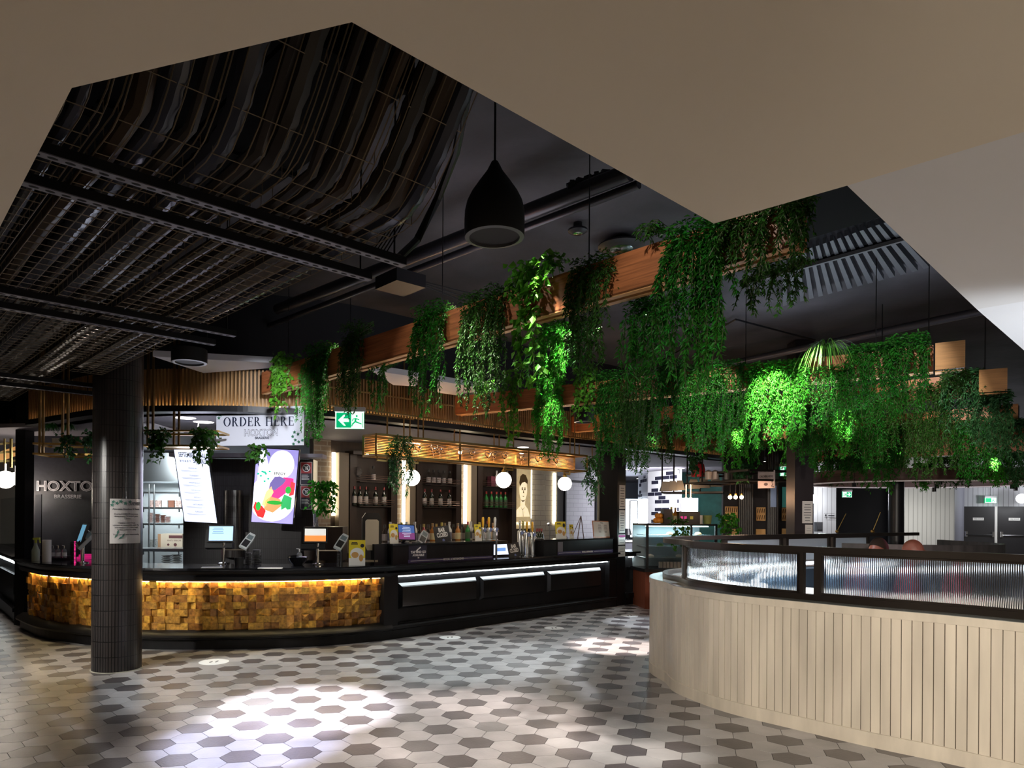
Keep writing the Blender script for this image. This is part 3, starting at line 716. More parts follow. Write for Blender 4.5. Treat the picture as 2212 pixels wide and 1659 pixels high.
for i,(u0,u1,v0,v1,z) in enumerate(((.25,.95,.4,9.5,3.42),(.97,1.44,.4,9.5,3.5),(1.46,1.98,.4,1.75,3.5),(1.46,2.05,2.6,9.5,3.5),(-.2,2.6,.2,.75,3.7))):  # black boxes added as a dark backdrop over the trays
    m = MB(); f_ = frame(uv(u0,v0,z),U); m.fbox(f_,0,u1-u0,0,.34,-(v1-v0),0)
    k = 0
    while k*1.1 < v1-v0: m.fbox(f_,-.02,u1-u0+.02,-.02,.36,-k*1.1-.03,-k*1.1); k += 1
    solo(m,'backdrop_box',mat('backdrop_black',(.004,.0038,.0042),.9,spec=.1),('wide black box added as dark backdrop above the left cable trays','second black backdrop box, added above the middle cable trays','short added black backdrop box above the tray bend','black backdrop box added above the right cable trays','added black backdrop box crossing over the near tray ends')[i],'backdrop')
# wires hanging off the tray end and the wide bundle at its right
m = MB(); 
for j in range(5): m.tube([F(980-j*10,190,3.3),F(930-j*8,330,3.25),F(880-j*6,470,3.05),F(835-j*8,545,2.8)],.004,4)
solo(m,'loose_cables',Mc[0],'loose thin cables curving down to the end of the cable trays','cable')
m = MB(); m.tube([F(1010,200,3.5),F(985,330,3.4),F(945,430,3.25),F(900,520,3.0),F(862,556,2.85)],.022,8)
solo(m,'curved_conduit',Mc[0],'thick dark conduit curving down right of the wire trays','cable',smooth=True)
# pipes under the slab
def pipe(p0,p1,z0,z1,r,lb,name='ceiling_pipe',mt=None):
    m = MB(); m.tube([F(*p0,z0),F(*p1,z1)],r,14); return solo(m,name,mt or mat('dark_pipe',(.035,.035,.042),.3,metal=.4),lb,'pipe',smooth=True)
pipe((1360,372),(600,668),3.62,3.62,.055,'thick dark ceiling pipe running behind the pendant speaker')
pipe((1380,398),(560,712),3.56,3.56,.028,'thin dark pipe just below the thick ceiling pipe')
pipe((1300,843),(2140,668),3.7,3.7,.045,'long pipe under the slab above the second planter beam',mt=mat('grey_pipe',(.10,.10,.12),.3,metal=.4))
m = MB(); a,b = P(1290,362,4.6),P(1290,392,4.6)
for k in range(9): m.box(P(1235+k*9,400-k*3+(k%2)*8,4.6),(.03,.05,.05),k)
m.tube([P(1225,402,4.6),P(1318,372,4.6)],.02,8); solo(m,'pipe_valve',M_blackmetal,'black valve cluster clamped on the thick ceiling pipe','valve')
# slab details : sprinklers, camera dome, deck ribs
def dome(px,py,r,lb,z=ZD):
    D = F(px,py,z-.09).y; c = F(px,py,z-.09); t = thing('ceiling_speaker',lb,'ceiling speaker',c); m = MB(); m.lathe([(.001,.0),(r*.6,.0),(r,.02),(r*.98,.035),(r*.5,.045),(r*.45,.09),(.001,.09)],c,20); m.build('housing',M_blackmetal,t,True)
    m = MB(); m.lathe([(.001,-.004),(r*.4,-.002),(r*.55,.001)],c,20); m.build('lens',M_chrome,t,True)
dome(1248,505,.08,'small shiny ceiling speaker on the dark slab right of the pendant')
dome(1342,538,.2,'flat dark round fitting on the slab above the nearest beam')
m = MB(); q = [F(1690,545,3.86),F(1925,462,3.86),F(2020,563,3.86),F(1690,652,3.86),]
dr = (q[1]-q[0]); dn = (q[3]-q[0]); n = 15
fq = lambda a,b,c=0: q[0]+(q[1]-q[0])*a*(1-b)+(q[2]-q[3])*a*b+(q[3]-q[0])*b+Vector((0,0,c))
for i in range(n): m.fbox(lambda a,b,c: fq(a,b,c),i/n+.004,(i+.55)/n,0,1,-.05,0)
solo(m,'ribbed_deck',mat('deck_metal',(.05,.053,.062),.5,metal=.2),'ribbed metal ceiling deck seen right of the nearest beam','ceiling deck')
m = MB(); m.prism([(F(x,y,3.6).x,F(x,y,3.6).y) for x,y in ((1500,440),(1840,350),(1925,462),(1600,560))],3.6,3.88); solo(m,'backdrop_box',MATS['backdrop_black'],'broad black box added as a dark void above the near end of the nearest beam','backdrop')  # black box added to keep the corner above the beam dark
m = MB(); m.tube([F(1600,612,3.8),F(1985,505,3.8)],.03,6); solo(m,'deck_beam',M_blackmetal,'dark strut crossing under the ribbed metal deck','beam')
# box with sprinkler on the slab, thin cables
c = P(865,610,5.6); m = MB(); m.box(c,(.28,.3,.1),.7); solo(m,'junction_box',M_blackmetal,'small black junction box above the nearest beam, left of the pendant','junction box')
m = MB()
for k in range(3): m.tube([F(905+k*4,606+k*5,3.75),F(1000,630+k*10,3.72),F(1180,660+k*10,3.72)],.006,5)
solo(m,'thin_cables',M_blackmetal,'thin black cables running from the junction box','cable')
m = MB(); m.tube([F(1245,880,3.85),F(1590,690,3.85),F(1760,735,3.85)],.012,5); solo(m,'thin_conduit',M_blackmetal,'thin conduit along the slab towards the spider plant','cable')

# ---------------------------------------------------------------- cone pendants
def cone_pendant(px, ytop, ybot, w, D, label, cord=True):
    c = P(px,ybot,D); r = w/2/FPX*D; h = (ybot-ytop)/FPX*D
    t = thing('pendant_speaker',label,'pendant speaker',c); m = MB()
    m.lathe([(.008,h),(.016,h*.985),(r*.27,h*.86),(r*.53,h*.72),(r*.77,h*.58),(r*.92,h*.46),(r*.985,h*.35),(r,h*.24),(r,.01),(r*.985,0)],c,40); m.build('shade',mat('matt_black',(.008,.008,.009),.6),t,True)
    m = MB(); m.lathe([(r*.985,0),(r*.84,-.003),(r*.84,.012)],c,40); m.build('rim',mat('grey_rim',(.12,.12,.125),.4,metal=.5),t,True)
    m = MB(); m.lathe([(r*.84,.010),(.001,.010)],c,40); m.build('grille',mat('grille',(.03,.029,.03),.8),t)
    if cord: m = MB(); m.tube([(c.x,c.y,c.z+h),(c.x,c.y,ZD)],.006,6); m.build('cord',M_plas,t)
cone_pendant(1068,347,513,130,3.33,'large black cone-shaped pendant speaker hanging over the middle of the hall')
def can(px,ytop,ybot,w,D,label):
    c = P(px,ybot,D); r = w/2/FPX*D; h = (ybot-ytop)/FPX*D; t = thing('pendant_speaker',label,'pendant speaker',c); m = MB()
    m.lathe([(.001,h),(r*.9,h),(r,h*.9),(r,0),(r*.8,0),(r*.78,.01),(.001,.01)],c,32); m.build('shade',MATS['matt_black'],t,True)
    m = MB(); m.lathe([(r,0),(r*.85,-.004),(r*.8,.0)],c,32); m.build('rim',MATS['grey_rim'],t,True)
    m = MB(); m.tube([(c.x,c.y,c.z+h),(c.x,c.y,ZD)],.006,6); m.build('cord',M_plas,t)
can(409,752,784,74,6.6,'short black drum pendant hanging above the order sign')
can(1262,868,912,44,8.2,'black drum pendant half hidden by the vine left of the right bar column')
can(1905,815,848,66,7.9,'black drum pendant hidden in the greenery left of the end boards')
# white ceiling rafts further back
def raft(pts,z,lb):
    q = [F(x,y,z) for x,y in pts]; m = MB(); m.prism([(p.x,p.y) for p in q],z,z+.06); solo(m,'ceiling_raft',mat('raft_white',(.62,.62,.68),.7),lb,'ceiling panel')
raft([(330,770),(590,784),(585,795),(440,806)],3.02,'white ceiling raft above the gold slats, left part')
raft([(800,800),(905,815),(900,835),(850,832)],3.0,'small white ceiling raft behind the nearest beam')
raft([(945,822),(1075,845),(1060,865),(945,848)],3.0,'white ceiling raft between the slats and the second beam')
# ---------------------------------------------------------------- curved booth on the right
zl, zs, zr = .905, .85, 1.29
bb = [(2500,1760),(2300,1712),(2066,1654),(1866,1611),(1697,1571),(1600,1547.6),(1544,1531),(1497,1513),(1455,1494),(1436,1474)]
bpx = [fp(*p) for p in bb]; bpts = [(p.x,p.y) for p in bpx]; bpts = [(bpts[0][0]+k*(bpts[0][0]-bpts[1][0]),bpts[0][1]+k*(bpts[0][1]-bpts[1][1])) for k in (7,6,5,4,3,2,1)]+bpts
last = bpts[-1]
bpts += [(1.83,6.75),(1.98,7.25),(2.3,7.65),(2.8,8.02),(3.5,8.5),(4.4,9.08),(5.4,9.7),(6.6,10.4)]
BP = smoothp(bpts[::-1],6)        # from the far end round to the near right: outward is then the hall side
BP = [tuple(p) for p in BP]
nn = normals(BP); 
# make sure that the normals point away from the pod
cen = Vector((4.5,6.5,0))
k0 = len(BP)//2; sgn = 1 if (Vector((BP[k0][0],BP[k0][1],0))-cen).dot(Vector((*nn[k0],0))) > 0 else -1
if sgn < 0: BP = BP[::-1]
pod = thing('curved_booth','large pale curved booth with upright boards, a ledge and ribbed glass screens','booth',(2.6,6.2,0))
M_pale = mat('pale_limed_timber',(.64,.57,.47),.5,noise=.10,nscale=6,stretch=(2,2,.5),bump=.06,bscale=25)
MB().sweep(BP,[(0,0),(0,.095),(-.02,.1),(-.1,.1),(-.1,0)]).build('skirting',M_pale,pod)
MB().sweep(BP,[(0,.853),(0,zl),(-.30,zl),(-.30,.853)]).build('ledge',M_pale,pod)
mb = MB(); rs = resample(BP,.058); nr = normals(rs)
for i in range(len(rs)-1):
    (x0,y0),(x1,y1) = rs[i],rs[i+1]; dx,dy = x1-x0,y1-y0; L = math.hypot(dx,dy); ux,uy = dx/L,dy/L; nx,ny = uy,-ux; g = .0026
    a = (x0+ux*g,y0+uy*g); b = (x1-ux*g,y1-uy*g); 
    o0,o1 = -.004,-.012
    vs = [(a[0]+nx*o0,a[1]+ny*o0,.098),(b[0]+nx*o0,b[1]+ny*o0,.098),(b[0]+nx*o0,b[1]+ny*o0,.852),(a[0]+nx*o0,a[1]+ny*o0,.852),
          (a[0]+nx*o1,a[1]+ny*o1,.098),(b[0]+nx*o1,b[1]+ny*o1,.098),(b[0]+nx*o1,b[1]+ny*o1,.852),(a[0]+nx*o1,a[1]+ny*o1,.852)]
    mb.add(vs,[(0,1,2,3),(0,4,5,1),(1,5,6,2),(2,6,7,3),(3,7,4,0)])
mb.build('board_cladding',mat('pale_limed_boards',(.64,.57,.47),.5,noise=.12,nscale=4,stretch=(2,2,.35),island=.05),pod)
MB().sweep(BP,[(-.011,.09),(-.011,.86),(-.06,.86),(-.06,.09)]).build('backing',mat('gap_brown',(.10,.08,.055),.8),pod)
MB().sweep(BP,[(-.007,.8505),(-.007,.8535),(-.05,.8535),(-.05,.8505)]).build('shadow_gap',MATS['gap_brown'],pod)
MB().sweep(offp(BP,-.003),[(0,zl),(0,zl+.003),(-.29,zl+.003),(-.29,zl)]).build('ledge_top',mat('grey_laminate',(.17,.18,.17),.16),pod)
# screen on the ledge
SP = offp(BP,-.155)
def plen(path):
    L = [0]
    for i in range(1,len(path)): L.append(L[-1]+math.dist(path[i-1],path[i]))
    return L
SL = plen(SP)
def at(path, L, s):
    s = max(0,min(L[-1],s)); i = max(j for j in range(len(L)) if L[j] <= s); i = min(i,len(L)-2); t = (s-L[i])/((L[i+1]-L[i]) or 1)
    return (path[i][0]+(path[i+1][0]-path[i][0])*t, path[i][1]+(path[i+1][1]-path[i][1])*t)
def cut(path, L, s0, s1, step=.04):
    n = max(2,int((s1-s0)/step)); return [at(path,L,s0+(s1-s0)*k/n) for k in range(n+1)]
def s_of_px(px, near=True):
    # arc position whose image column is px; the near side comes later along the path
    best = None
    for k in range(0,2000):
        s = SL[-1]*k/1999; x,y = at(SP,SL,s); q = CX+FPX*x/y
        if y < .5: continue
        side = s > s_turn
        if side == near and (best is None or abs(q-px) < best[0]): best = (abs(q-px),s)
    return best[1]
xs = [(CX+FPX*at(SP,SL,SL[-1]*k/1999)[0]/max(.3,at(SP,SL,SL[-1]*k/1999)[1]),SL[-1]*k/1999) for k in range(2000) if at(SP,SL,SL[-1]*k/1999)[1] > .5]
s_turn = min(xs)[1]
ndir = 1
nearfirst = at(SP,SL,0)[1] < at(SP,SL,SL[-1])[1]
if nearfirst:
    _s = s_of_px
    def s_of_px(px, near=True): return _s(px, not near)
def rail(s0,s1,z0,z1,wd=.04,name='screen_rail'):
    pa = cut(SP,SL,min(s0,s1),max(s0,s1)); MB().sweep(pa,[(wd/2,z0),(wd/2,z1),(-wd/2,z1),(-wd/2,z0)]).build(name,M_frame,pod)
rail(0,SL[-1],zl+.003,zl+.045,.055); rail(0,SL[-1],zr-.045,zr,.055)
M_reed = mat('ribbed_glass',(.93,.97,.98),.08,trans=1,ior=1.42)
def post(s, w=.04):
    x,y = at(SP,SL,s); x2,y2 = at(SP,SL,s+.02); m = MB(); m.box((x,y,(zl+zr)/2),(w,.045,zr-zl-.06),math.atan2(y2-y,x2-x)); m.build('screen_post',M_frame,pod)
def glass(s0,s1,mt=None):
    s0,s1 = min(s0,s1),max(s0,s1); pitch = .0115; n = int((s1-s0)/pitch)*5; pa = [at(SP,SL,s0+(s1-s0)*k/n) for k in range(n+1)]; nm = normals(pa)
    vs = []; fs = []
    for k,((x,y),(nx,ny)) in enumerate(zip(pa,nm)):
        o = .0012+.0036*math.sqrt(max(0,math.sin(math.pi*((k%5)/5))))
        for oo,z in ((o,zl+.06),(o,zr-.06),(-.003,zr-.06),(-.003,zl+.06)): vs.append((x+nx*oo,y+ny*oo,z))
    for k in range(n):
        for j in range(4): fs.append((4*k+j,4*k+4+j,4*k+4+(j+1)%4,4*k+(j+1)%4))
    fs += [(0,1,2,3),(4*n+3,4*n+2,4*n+1,4*n)]
    m = MB(); m.add(vs,fs); m.build('ribbed_glass_pane',mt or M_reed,pod)
    # slim black surround
    for a in (s0-.008,s1+.008): post(a,.018)
    for z in (zl+.052,zr-.052):
        MB().sweep(cut(SP,SL,s0,s1),[(.012,z-.008),(.012,z+.008),(-.012,z+.008),(-.012,z-.008)]).build('glazing_bead',M_frame,pod)
sa, sb, sc_, sd = s_of_px(1484), s_of_px(1727), s_of_px(1737), s_of_px(1766)
se = s_of_px(1776); sf = s_of_px(2300)
glass(sa,sb); glass(se,sf)
for s in (s_of_px(1480),sb+(sc_-sb)*.5+.0,sd+(se-sd)*.3,s_of_px(2330)): post(s,.045)
for p0,p1 in ((1566,1686),(1698,1789),(1800,1873)):
    a,b = s_of_px(p0,False),s_of_px(p1,False); glass(a,b,mat('frosted_rear_glass',(.50,.56,.62),.45,trans=.35,ior=1.2,transl=.35))
    for s in (a,b): post(s+(.0),.05)
# inside: upholstered back, seat, strip light, table
IP = offp(BP,-.36); far = [p for p in IP]
MB().sweep(IP,[(.05,0),(.05,.85),(-.0,.9),(-.06,.88),(-.10,.46),(-.55,.44),(-.55,.38),(-.5,.0)]).build('banquette',mat('blue_upholstery',(.045,.085,.13),.7),pod)
MB().sweep(offp(BP,-.305),[(0,.905),(0,.925),(-.05,.925),(-.05,.905)]).build('inner_shelf',M_white,pod)
MB().sweep(offp(BP,-.335)[(len(BP)*11//20 if nearfirst else 2):(len(BP)-2 if nearfirst else len(BP)*9//20)],[(0,.927),(0,.96),(-.02,.96),(-.02,.927)]).build('cool_led_strip',glow('pod_led',(.85,.92,1),5),pod)
for i,(x,y) in enumerate(((3.6,7.1),(4.6,6.2))):
    tb = thing('booth_table',('pale pedestal table inside the curved booth, farther one','pale pedestal table inside the curved booth, nearer one')[i],'table',(x,y,0)); m = MB(); m.box((x,y,.73),(.8,.7,.035),AU); m.build('tabletop',mat('pale_top',(.6,.55,.48),.35),tb)
    m = MB(); m.lathe([(.22,0),(.22,.02),(.035,.03),(.035,.71),(.12,.712)],(x,y,0),20); m.build('pedestal',M_blackmetal,tb,True)
lamp('SPOT','booth_fill_spot',(2.9,6.9,2.3),420,(.84,.91,1),.05,(2.9,6.9,0),115,.8); lamp('SPOT','booth_fill_spot',(4.0,5.3,2.35),240,(1,.93,.82),.05,(4.0,5.3,0),105,.8)  # unseen spots added to brighten the booth behind its glass
# two seated people: only the tops of their heads show over the screen
def person(c, yaw, shirt, hair, label, skin):
    t = thing('person',label,'person',(c[0],c[1],.42)); R = Matrix.Rotation(yaw,3,'Z'); cv = Vector((c[0],c[1],-.05))
    J = {'pel':(0,0,.56),'ch':(0,.02,.82),'sh':(0,.03,.98),'nk':(0,.02,1.06),'hd':(0,-.01,1.13),
         'ls':(-.18,.03,.96),'le':(-.23,-.02,.72),'lw':(-.16,-.24,.76),'rs':(.18,.03,.96),'re':(.23,-.02,.72),'rw':(.16,-.24,.76),
         'lh':(-.10,0,.54),'lk':(-.12,-.42,.54),'la':(-.12,-.44,.08),'lf':(-.12,-.58,.05),'rh':(.10,0,.54),'rk':(.12,-.42,.54),'ra':(.12,-.44,.08),'rf':(.12,-.58,.05)}
    rad = {'pel':.13,'ch':.14,'sh':.10,'nk':.055,'hd':.05,'ls':.065,'le':.045,'lw':.032,'rs':.065,'re':.045,'rw':.032,'lh':.09,'lk':.065,'la':.04,'lf':.035,'rh':.09,'rk':.065,'ra':.04,'rf':.035}
    E = [('pel','ch'),('ch','sh'),('sh','nk'),('nk','hd'),('sh','ls'),('ls','le'),('le','lw'),('sh','rs'),('rs','re'),('re','rw'),('pel','lh'),('lh','lk'),('lk','la'),('la','lf'),('pel','rh'),('rh','rk'),('rk','ra'),('ra','rf')]
    for s,w in (('l','lw'),('r','rw')):
        x,y,z = J[w]
        for k,(dx,dy,dz,n) in enumerate(((-.03,-.07,0,'a'),(-.01,-.09,-.005,'b'),(.01,-.09,-.005,'c'),(.03,-.08,-.005,'d'),(.05 if s == 'l' else -.05,-.04,.01,'t'))):
            J[w+n] = (x+dx,y+dy,z+dz); rad[w+n] = .009; E.append((w,w+n)); J[w+n+'2'] = (x+dx,y+dy-.03,z+dz-.02); rad[w+n+'2'] = .007; E.append((w+n,w+n+'2'))
    ks = list(J); me = bpy.data.meshes.new('body'); me.from_pydata([tuple(R@Vector(J[k])+cv-ROOT[t.name]) for k in ks],[(ks.index(a),ks.index(b)) for a,b in E],[])
    o = bpy.data.objects.new('body',me); SC.collection.objects.link(o); o.parent = t; ROOT[o.name] = ROOT[t.name]
    md = o.modifiers.new('skin','SKIN'); sv = me.skin_vertices[0].data
    for i,k in enumerate(ks): sv[i].radius = (rad[k],rad[k]); sv[i].use_root = (k == 'pel')
    o.modifiers.new('sub','SUBSURF').levels = 2; o.modifiers['sub'].render_levels = 2; me.materials.append(shirt)
    h = Vector((0,-.02,1.215)); m = MB(); prof = []
    def pt(v): return R@Vector(v)+cv
    n,mm = 24,16; vs = []
    for i in range(mm+1):
        a = math.pi*i/mm
        for j in range(n):
            b = 2*math.pi*j/n; x = .078*math.sin(a)*math.cos(b); y = .098*math.sin(a)*math.sin(b); z = -.122*math.cos(a)
            if z < 0: x *= 1+z*2.2; y = y*(1+z*1.2)-.012
            if y < -.07 and abs(x) < .018 and -.04 < z < .012: y -= .018
            vs.append(pt((h.x+x,h.y+y,h.z+z)))
    m.add(vs,[(i*n+j,i*n+(j+1)%n,(i+1)*n+(j+1)%n,(i+1)*n+j) for i in range(mm) for j in range(n)])
    for s in (-1,1): m.sphere(pt((s*.08,.005,1.21)),.02,10,8)
    m.build('head',skin,t,True)
    m = MB()
    for s in (-1,1): m.sphere(pt((s*.03,-.105,1.225)),.010,8,6)
    m.build('eyes',M_plas,t,True); m = MB(); m.box(pt((0,-.108,1.16)),(.05,.008,.01),yaw); m.build('mouth',mat('lips',(.35,.1,.09),.5),t)
    if hair:
        m = MB(); vs = []
        for i in range(9):
            a = math.pi*.53*i/8
            for j in range(n):
                b = 2*math.pi*j/n; k = 1.10; fr_ = 1-.3*max(0,-math.sin(b))*(i/8)**2
                vs.append(pt((h.x+.078*k*math.sin(a*fr_)*math.cos(b),h.y+.012+.1*k*math.sin(a*fr_)*math.sin(b),h.z+.128*math.cos(a*fr_)+.008)))
        m.add(vs,[(i*n+j,i*n+(j+1)%n,(i+1)*n+(j+1)%n,(i+1)*n+j) for i in range(8) for j in range(n)]); m.build('hair',hair,t,True)
q1 = P(1899,1160,7.2); q2 = P(1967,1164,7.0)
sk = mat('skin',(.20,.06,.04),.45)
person((q1.x,q1.y),math.radians(-60),mat('dark_shirt',(.03,.03,.05),.8),mat('dark_hair',(.02,.012,.009),.85,spec=.1),'person with dark swept hair seated in the booth, only the head top over the screen',sk)
person((q2.x,q2.y),math.radians(60),mat('red_shirt',(.25,.03,.05),.8),None,'bald person seated in the booth, only the round crown over the screen',sk)
lamp('POINT','booth_table_lamp',(q2.x+.25,q2.y+.25,1.30),5,(1,.25,.4),.05)
# low round divider of the next booth
m = MB(); c0 = P(1985,1165,8.6); pa = smoothp([(c0.x-1.0,c0.y-.1),(c0.x-.4,c0.y-.45),(c0.x+.3,c0.y-.5),(c0.x+.9,c0.y-.2),(c0.x+1.25,c0.y+.5),(c0.x+1.3,c0.y+1.5)],6)
m.sweep(pa,[(0,0),(0,1.19),(-.06,1.19),(-.06,0)]); o = solo(m,'booth_divider',mat('dark_grey_boards',(.05,.047,.047),.5,noise=.3,nscale=14,stretch=(1,1,.05)),'low curved dark divider of the booth behind the ribbed glass one','divider')
# ---------------------------------------------------------------- the bar behind the counter
def plane(off): 
    o = S0-CN*off; return (o.x,o.y)
def hit(px,py,off): return V2(px,plane(off),CD,py)
fB = frame(Vector((*plane(2.2),0)),CD)
def ab(px,py,off=2.2):
    p = hit(px,py,off); return (p-Vector((*plane(off),0))).dot(CD), p.z
def aB(px): return ab(px,1113)[0]
ORD = ['leftmost','second from the left','third from the left','fourth from the left','fifth from the left','sixth from the left','seventh from the left','eighth from the left','ninth from the left','tenth from the left','eleventh from the left','twelfth from the left','thirteenth from the left','fourteenth from the left']
m = MB(); m.fbox(fB,aB(676),aB(1205),0,2.6,-.1,-.02); struct(m,'wall_bar',mat('dark_umber_wall',(.05,.034,.024),.5,noise=.3,nscale=8))
M_brick = brickmat('pale_old_brick',(.42,.33,.24),(.30,.22,.16),(.50,.44,.36),.23,.076,.010,rough=.8,bump=.8,noise=.5)
M_sub = brickmat('cream_long_tile',(.62,.58,.50),(.58,.54,.46),(.25,.22,.18),.30,.10,.004,rough=.25,bump=.3)
def wallpanel(name,px0,px1,z0,z1,mt,c=.0,nm='wall_panel'):
    a0,a1 = aB(px0),aB(px1); m = MB(); m.add([fB(a0,z0,c),fB(a1,z0,c),fB(a1,z1,c),fB(a0,z1,c)],[(0,1,2,3)],None,[((0,0),(a1-a0,0),(a1-a0,z1-z0),(0,z1-z0))])
    m.fbox(fB,a0,a1,z0,z1,-.02,c-.003); m.uv = {0:m.uv[0]}
    return m
for i,(a,b) in enumerate(((677,714),(850,866),(987,999))):
    o = wallpanel('brick',a,b,0,2.6,M_brick,0); struct(o,'wall_brick',M_brick)
struct(wallpanel('tile',1146,1203,0,2.6,M_sub,0),'wall_cream_tile',M_sub)
wl = glow('white_led',(1,.84,.58),11)
for i,(a,b,z0,z1) in enumerate(((716,722,1.48,2.42),(868,873,1.35,2.42),(1001,1006,1.35,2.42),(1195,1198,1.35,2.35),(1144,1146,1.45,2.4))):
    m = MB(); m.fbox(fB,aB(a),aB(b),z0,z1,.0,.03); solo(m,'led_batten',wl,('tall warm light strip against brick beside the dark sign wall','tall warm light strip left of the middle bottle cabinet','tall warm light strip left of the right bottle cabinet','thin light strip at the right edge of the cream tiles','thin light strip at the right edge of the bust panel')[i],'light strip')
for a,b in ((724,745),(877,889),(1009,1021)):
    m = MB(); m.fbox(fB,aB(a),aB(b),0,2.42,-.01,.10); solo(m,'cabinet_side',mat('pale_cabinet_side',(.22,.18,.13),.5),{724:'pale upright panel right of the leftmost bar light strip',877:'pale upright panel right of the middle bar light strip',1009:'pale upright panel right of the third bar light strip'}[a],'panel')
M_cab = mat('dark_walnut',(.035,.022,.016),.45,noise=.3,nscale=8,stretch=(1,1,.2))
M_rail = mat('copper_rail',(.55,.38,.30),.3,metal=1)
shelves = {}
for nm,p0,p1,zs,lb in (('L',746,848,(2.0,1.63),'left'),('M',890,986,(2.0,1.63),'middle'),('R',1022,1105,(2.02,1.64),'right')):
    a0,a1 = aB(p0),aB(p1); t = thing('bottle_cabinet','dark open '+lb+' bottle cabinet on the back wall of the bar','cabinet',fB(a0,0,0))
    m = MB(); m.fbox(fB,a0,a1,0,2.45,-.02,.02); m.build('back_panel',M_cab,t)
    for x in (a0,a1-.12): m = MB(); m.fbox(fB,x,x+.12,0,2.45,.02,.12); m.build('side_panel',M_cab,t)
    m = MB(); m.fbox(fB,a0,a1,2.4,2.45,.02,.2); m.build('top_board',M_cab,t)
    for z in zs:
        m = MB(); m.fbox(fB,a0+.12,a1-.12,z-.012,z,.02,.2); m.build('shelf',M_cab,t)
        m = MB()
        for h in (.03,.06,.09):
            m.tube([fB(a0+.12,z+h,.02),fB(a0+.12,z+h,.2),fB(a1-.12,z+h,.2),fB(a1-.12,z+h,.02)],.004,5)
        m.build('shelf_rail',M_rail,t)
    shelves[nm] = (a0+.12,a1-.12,zs)
# bottles
def bottle_mb(h,r,neck,c=Vector((0,0,0))):
    m = MB(); m.lathe([(.001,0),(r*.95,0),(r,.01),(r,h*.58),(r*.85,h*.66),(neck,h*.76),(neck,h*.98),(neck*.9,h),(.001,h)],c,12); return m
def bottle(kind,loc,label,group):
    h,r,nk,col,lab,cap = {'wine':(.29,.037,.013,(.012,.02,.012),(.45,.42,.4),(.28,.05,.05)),'green':(.28,.036,.013,(.02,.22,.04),(.05,.1,.05),(.45,.05,.04)),'clear':(.24,.036,.016,(.55,.55,.52),(.55,.5,.5),(.05,.05,.05)),
        'amber':(.26,.038,.015,(.45,.17,.03),(.62,.52,.3),(.3,.2,.1)),'red':(.25,.037,.015,(.35,.03,.03),(.6,.3,.2),(.4,.3,.1)),'gold':(.27,.036,.015,(.6,.42,.05),(.2,.25,.1),(.6,.5,.1)),'white':(.28,.037,.015,(.6,.6,.58),(.15,.15,.2),(.6,.6,.6))}[kind]
    key = 'bottle_'+kind
    if key in PROTO: return clone(PROTO[key],loc,label,group=group)
    t = thing('bottle',label,'bottle',loc,group); o = Vector(loc)
    bottle_mb(h,r,nk,o).build('glass_body',mat(kind+'_glass',col,.08,spec=.8),t,True)
    m = MB(); m.lathe([(r+.0012,h*.15),(r+.0012,h*.5)],o,12); m.build('label',mat(kind+'_label',lab,.6),t,True)
    m = MB(); m.lathe([(nk+.002,h*.86),(nk+.002,h+.006),(.001,h+.006)],o,10); m.build('cap',mat(kind+'_cap',cap,.4),t,True)
    PROTO[key] = t; return t
PROTO = {}
def shelfrow(kind,pxs,nm,zi,where,c=.12):
    for i,px in enumerate(pxs):
        a = ab(px,1100)[0]; z = shelves[nm][2][zi]; bottle(kind,fB(a,z,c),ORD[i]+' '+where,'bottles in the bar cabinets')
shelfrow('wine',(755,767,780,801,819),'L',1,'dark wine bottle on the lower shelf of the left cabinet')
shelfrow('clear',(796,),'L',0,'single squat bottle on the upper shelf of the left cabinet')
shelfrow('clear',(915,926,937,948,961),'M',0,'pale-labelled bottle on the upper shelf of the middle cabinet')
shelfrow('wine',(907,922,941,960),'M',1,'red-labelled bottle on the lower shelf of the middle cabinet')
shelfrow('green',(1040,1051,1062,1071,1081),'R',1,'green glass bottle on the lower shelf of the right cabinet')
shelfrow('white',(1062,1085),'R',0,'dim bottle on the upper shelf of the right cabinet')
m = MB(); a = ab(1053,1100)[0]; m.fbox(fB,a-.06,a+.05,2.02,2.2,.05,.15); solo(m,'gift_box',mat('dark_pink_box',(.2,.05,.08),.5),'dark gift box on the upper shelf of the right cabinet','box')
a = ab(763,1100)[0]; m = MB(); m.lathe([(.03,0),(.03,.005),(.006,.01),(.006,.06),(.05,.10),(.065,.15),(.055,.2),(.04,.22)],fB(a,2.0,.12),16); solo(m,'balloon_glass',mat('thin_glass',(.9,.9,.9),.05,trans=1,ior=1.3),'big balloon wine glass on the upper shelf of the left cabinet','glass',smooth=True)
# neon bust panel
a0,a1 = aB(1107),aB(1144); t = thing('bust_panel','lit etched panel with a classical head and bar lettering','wall sign',fB(a0,1.3,.0)); m = MB(); m.fbox(fB,a0,a1,1.25,2.42,0,.03)
m.build('panel',mat('amber_etched_panel',(.55,.42,.20),.5,emit=.35,ecol=(1,.75,.4),noise=.3,nscale=7),t); m = MB(); am = (a0+a1)/2; w = a1-a0
polyf(m,fB,[(am-w*.46,1.47),(am-w*.34,1.60),(am-w*.12,1.68),(am-w*.10,1.80),(am-w*.16,1.9),(am-w*.18,2.02),(am-w*.12,2.14),(am+.0,2.2),(am+w*.12,2.2),(am+w*.24,2.12),(am+w*.27,2.0),(am+w*.25,1.9),(am+w*.16,1.80),(am+w*.14,1.70),(am+w*.32,1.62),(am+w*.44,1.48)],.03,.034)
m.build('bust',mat('pale_neon',(1,.85,.55),.5,emit=.9,ecol=(1,.8,.5),noise=.5,nscale=11),t)
m = MB(); 
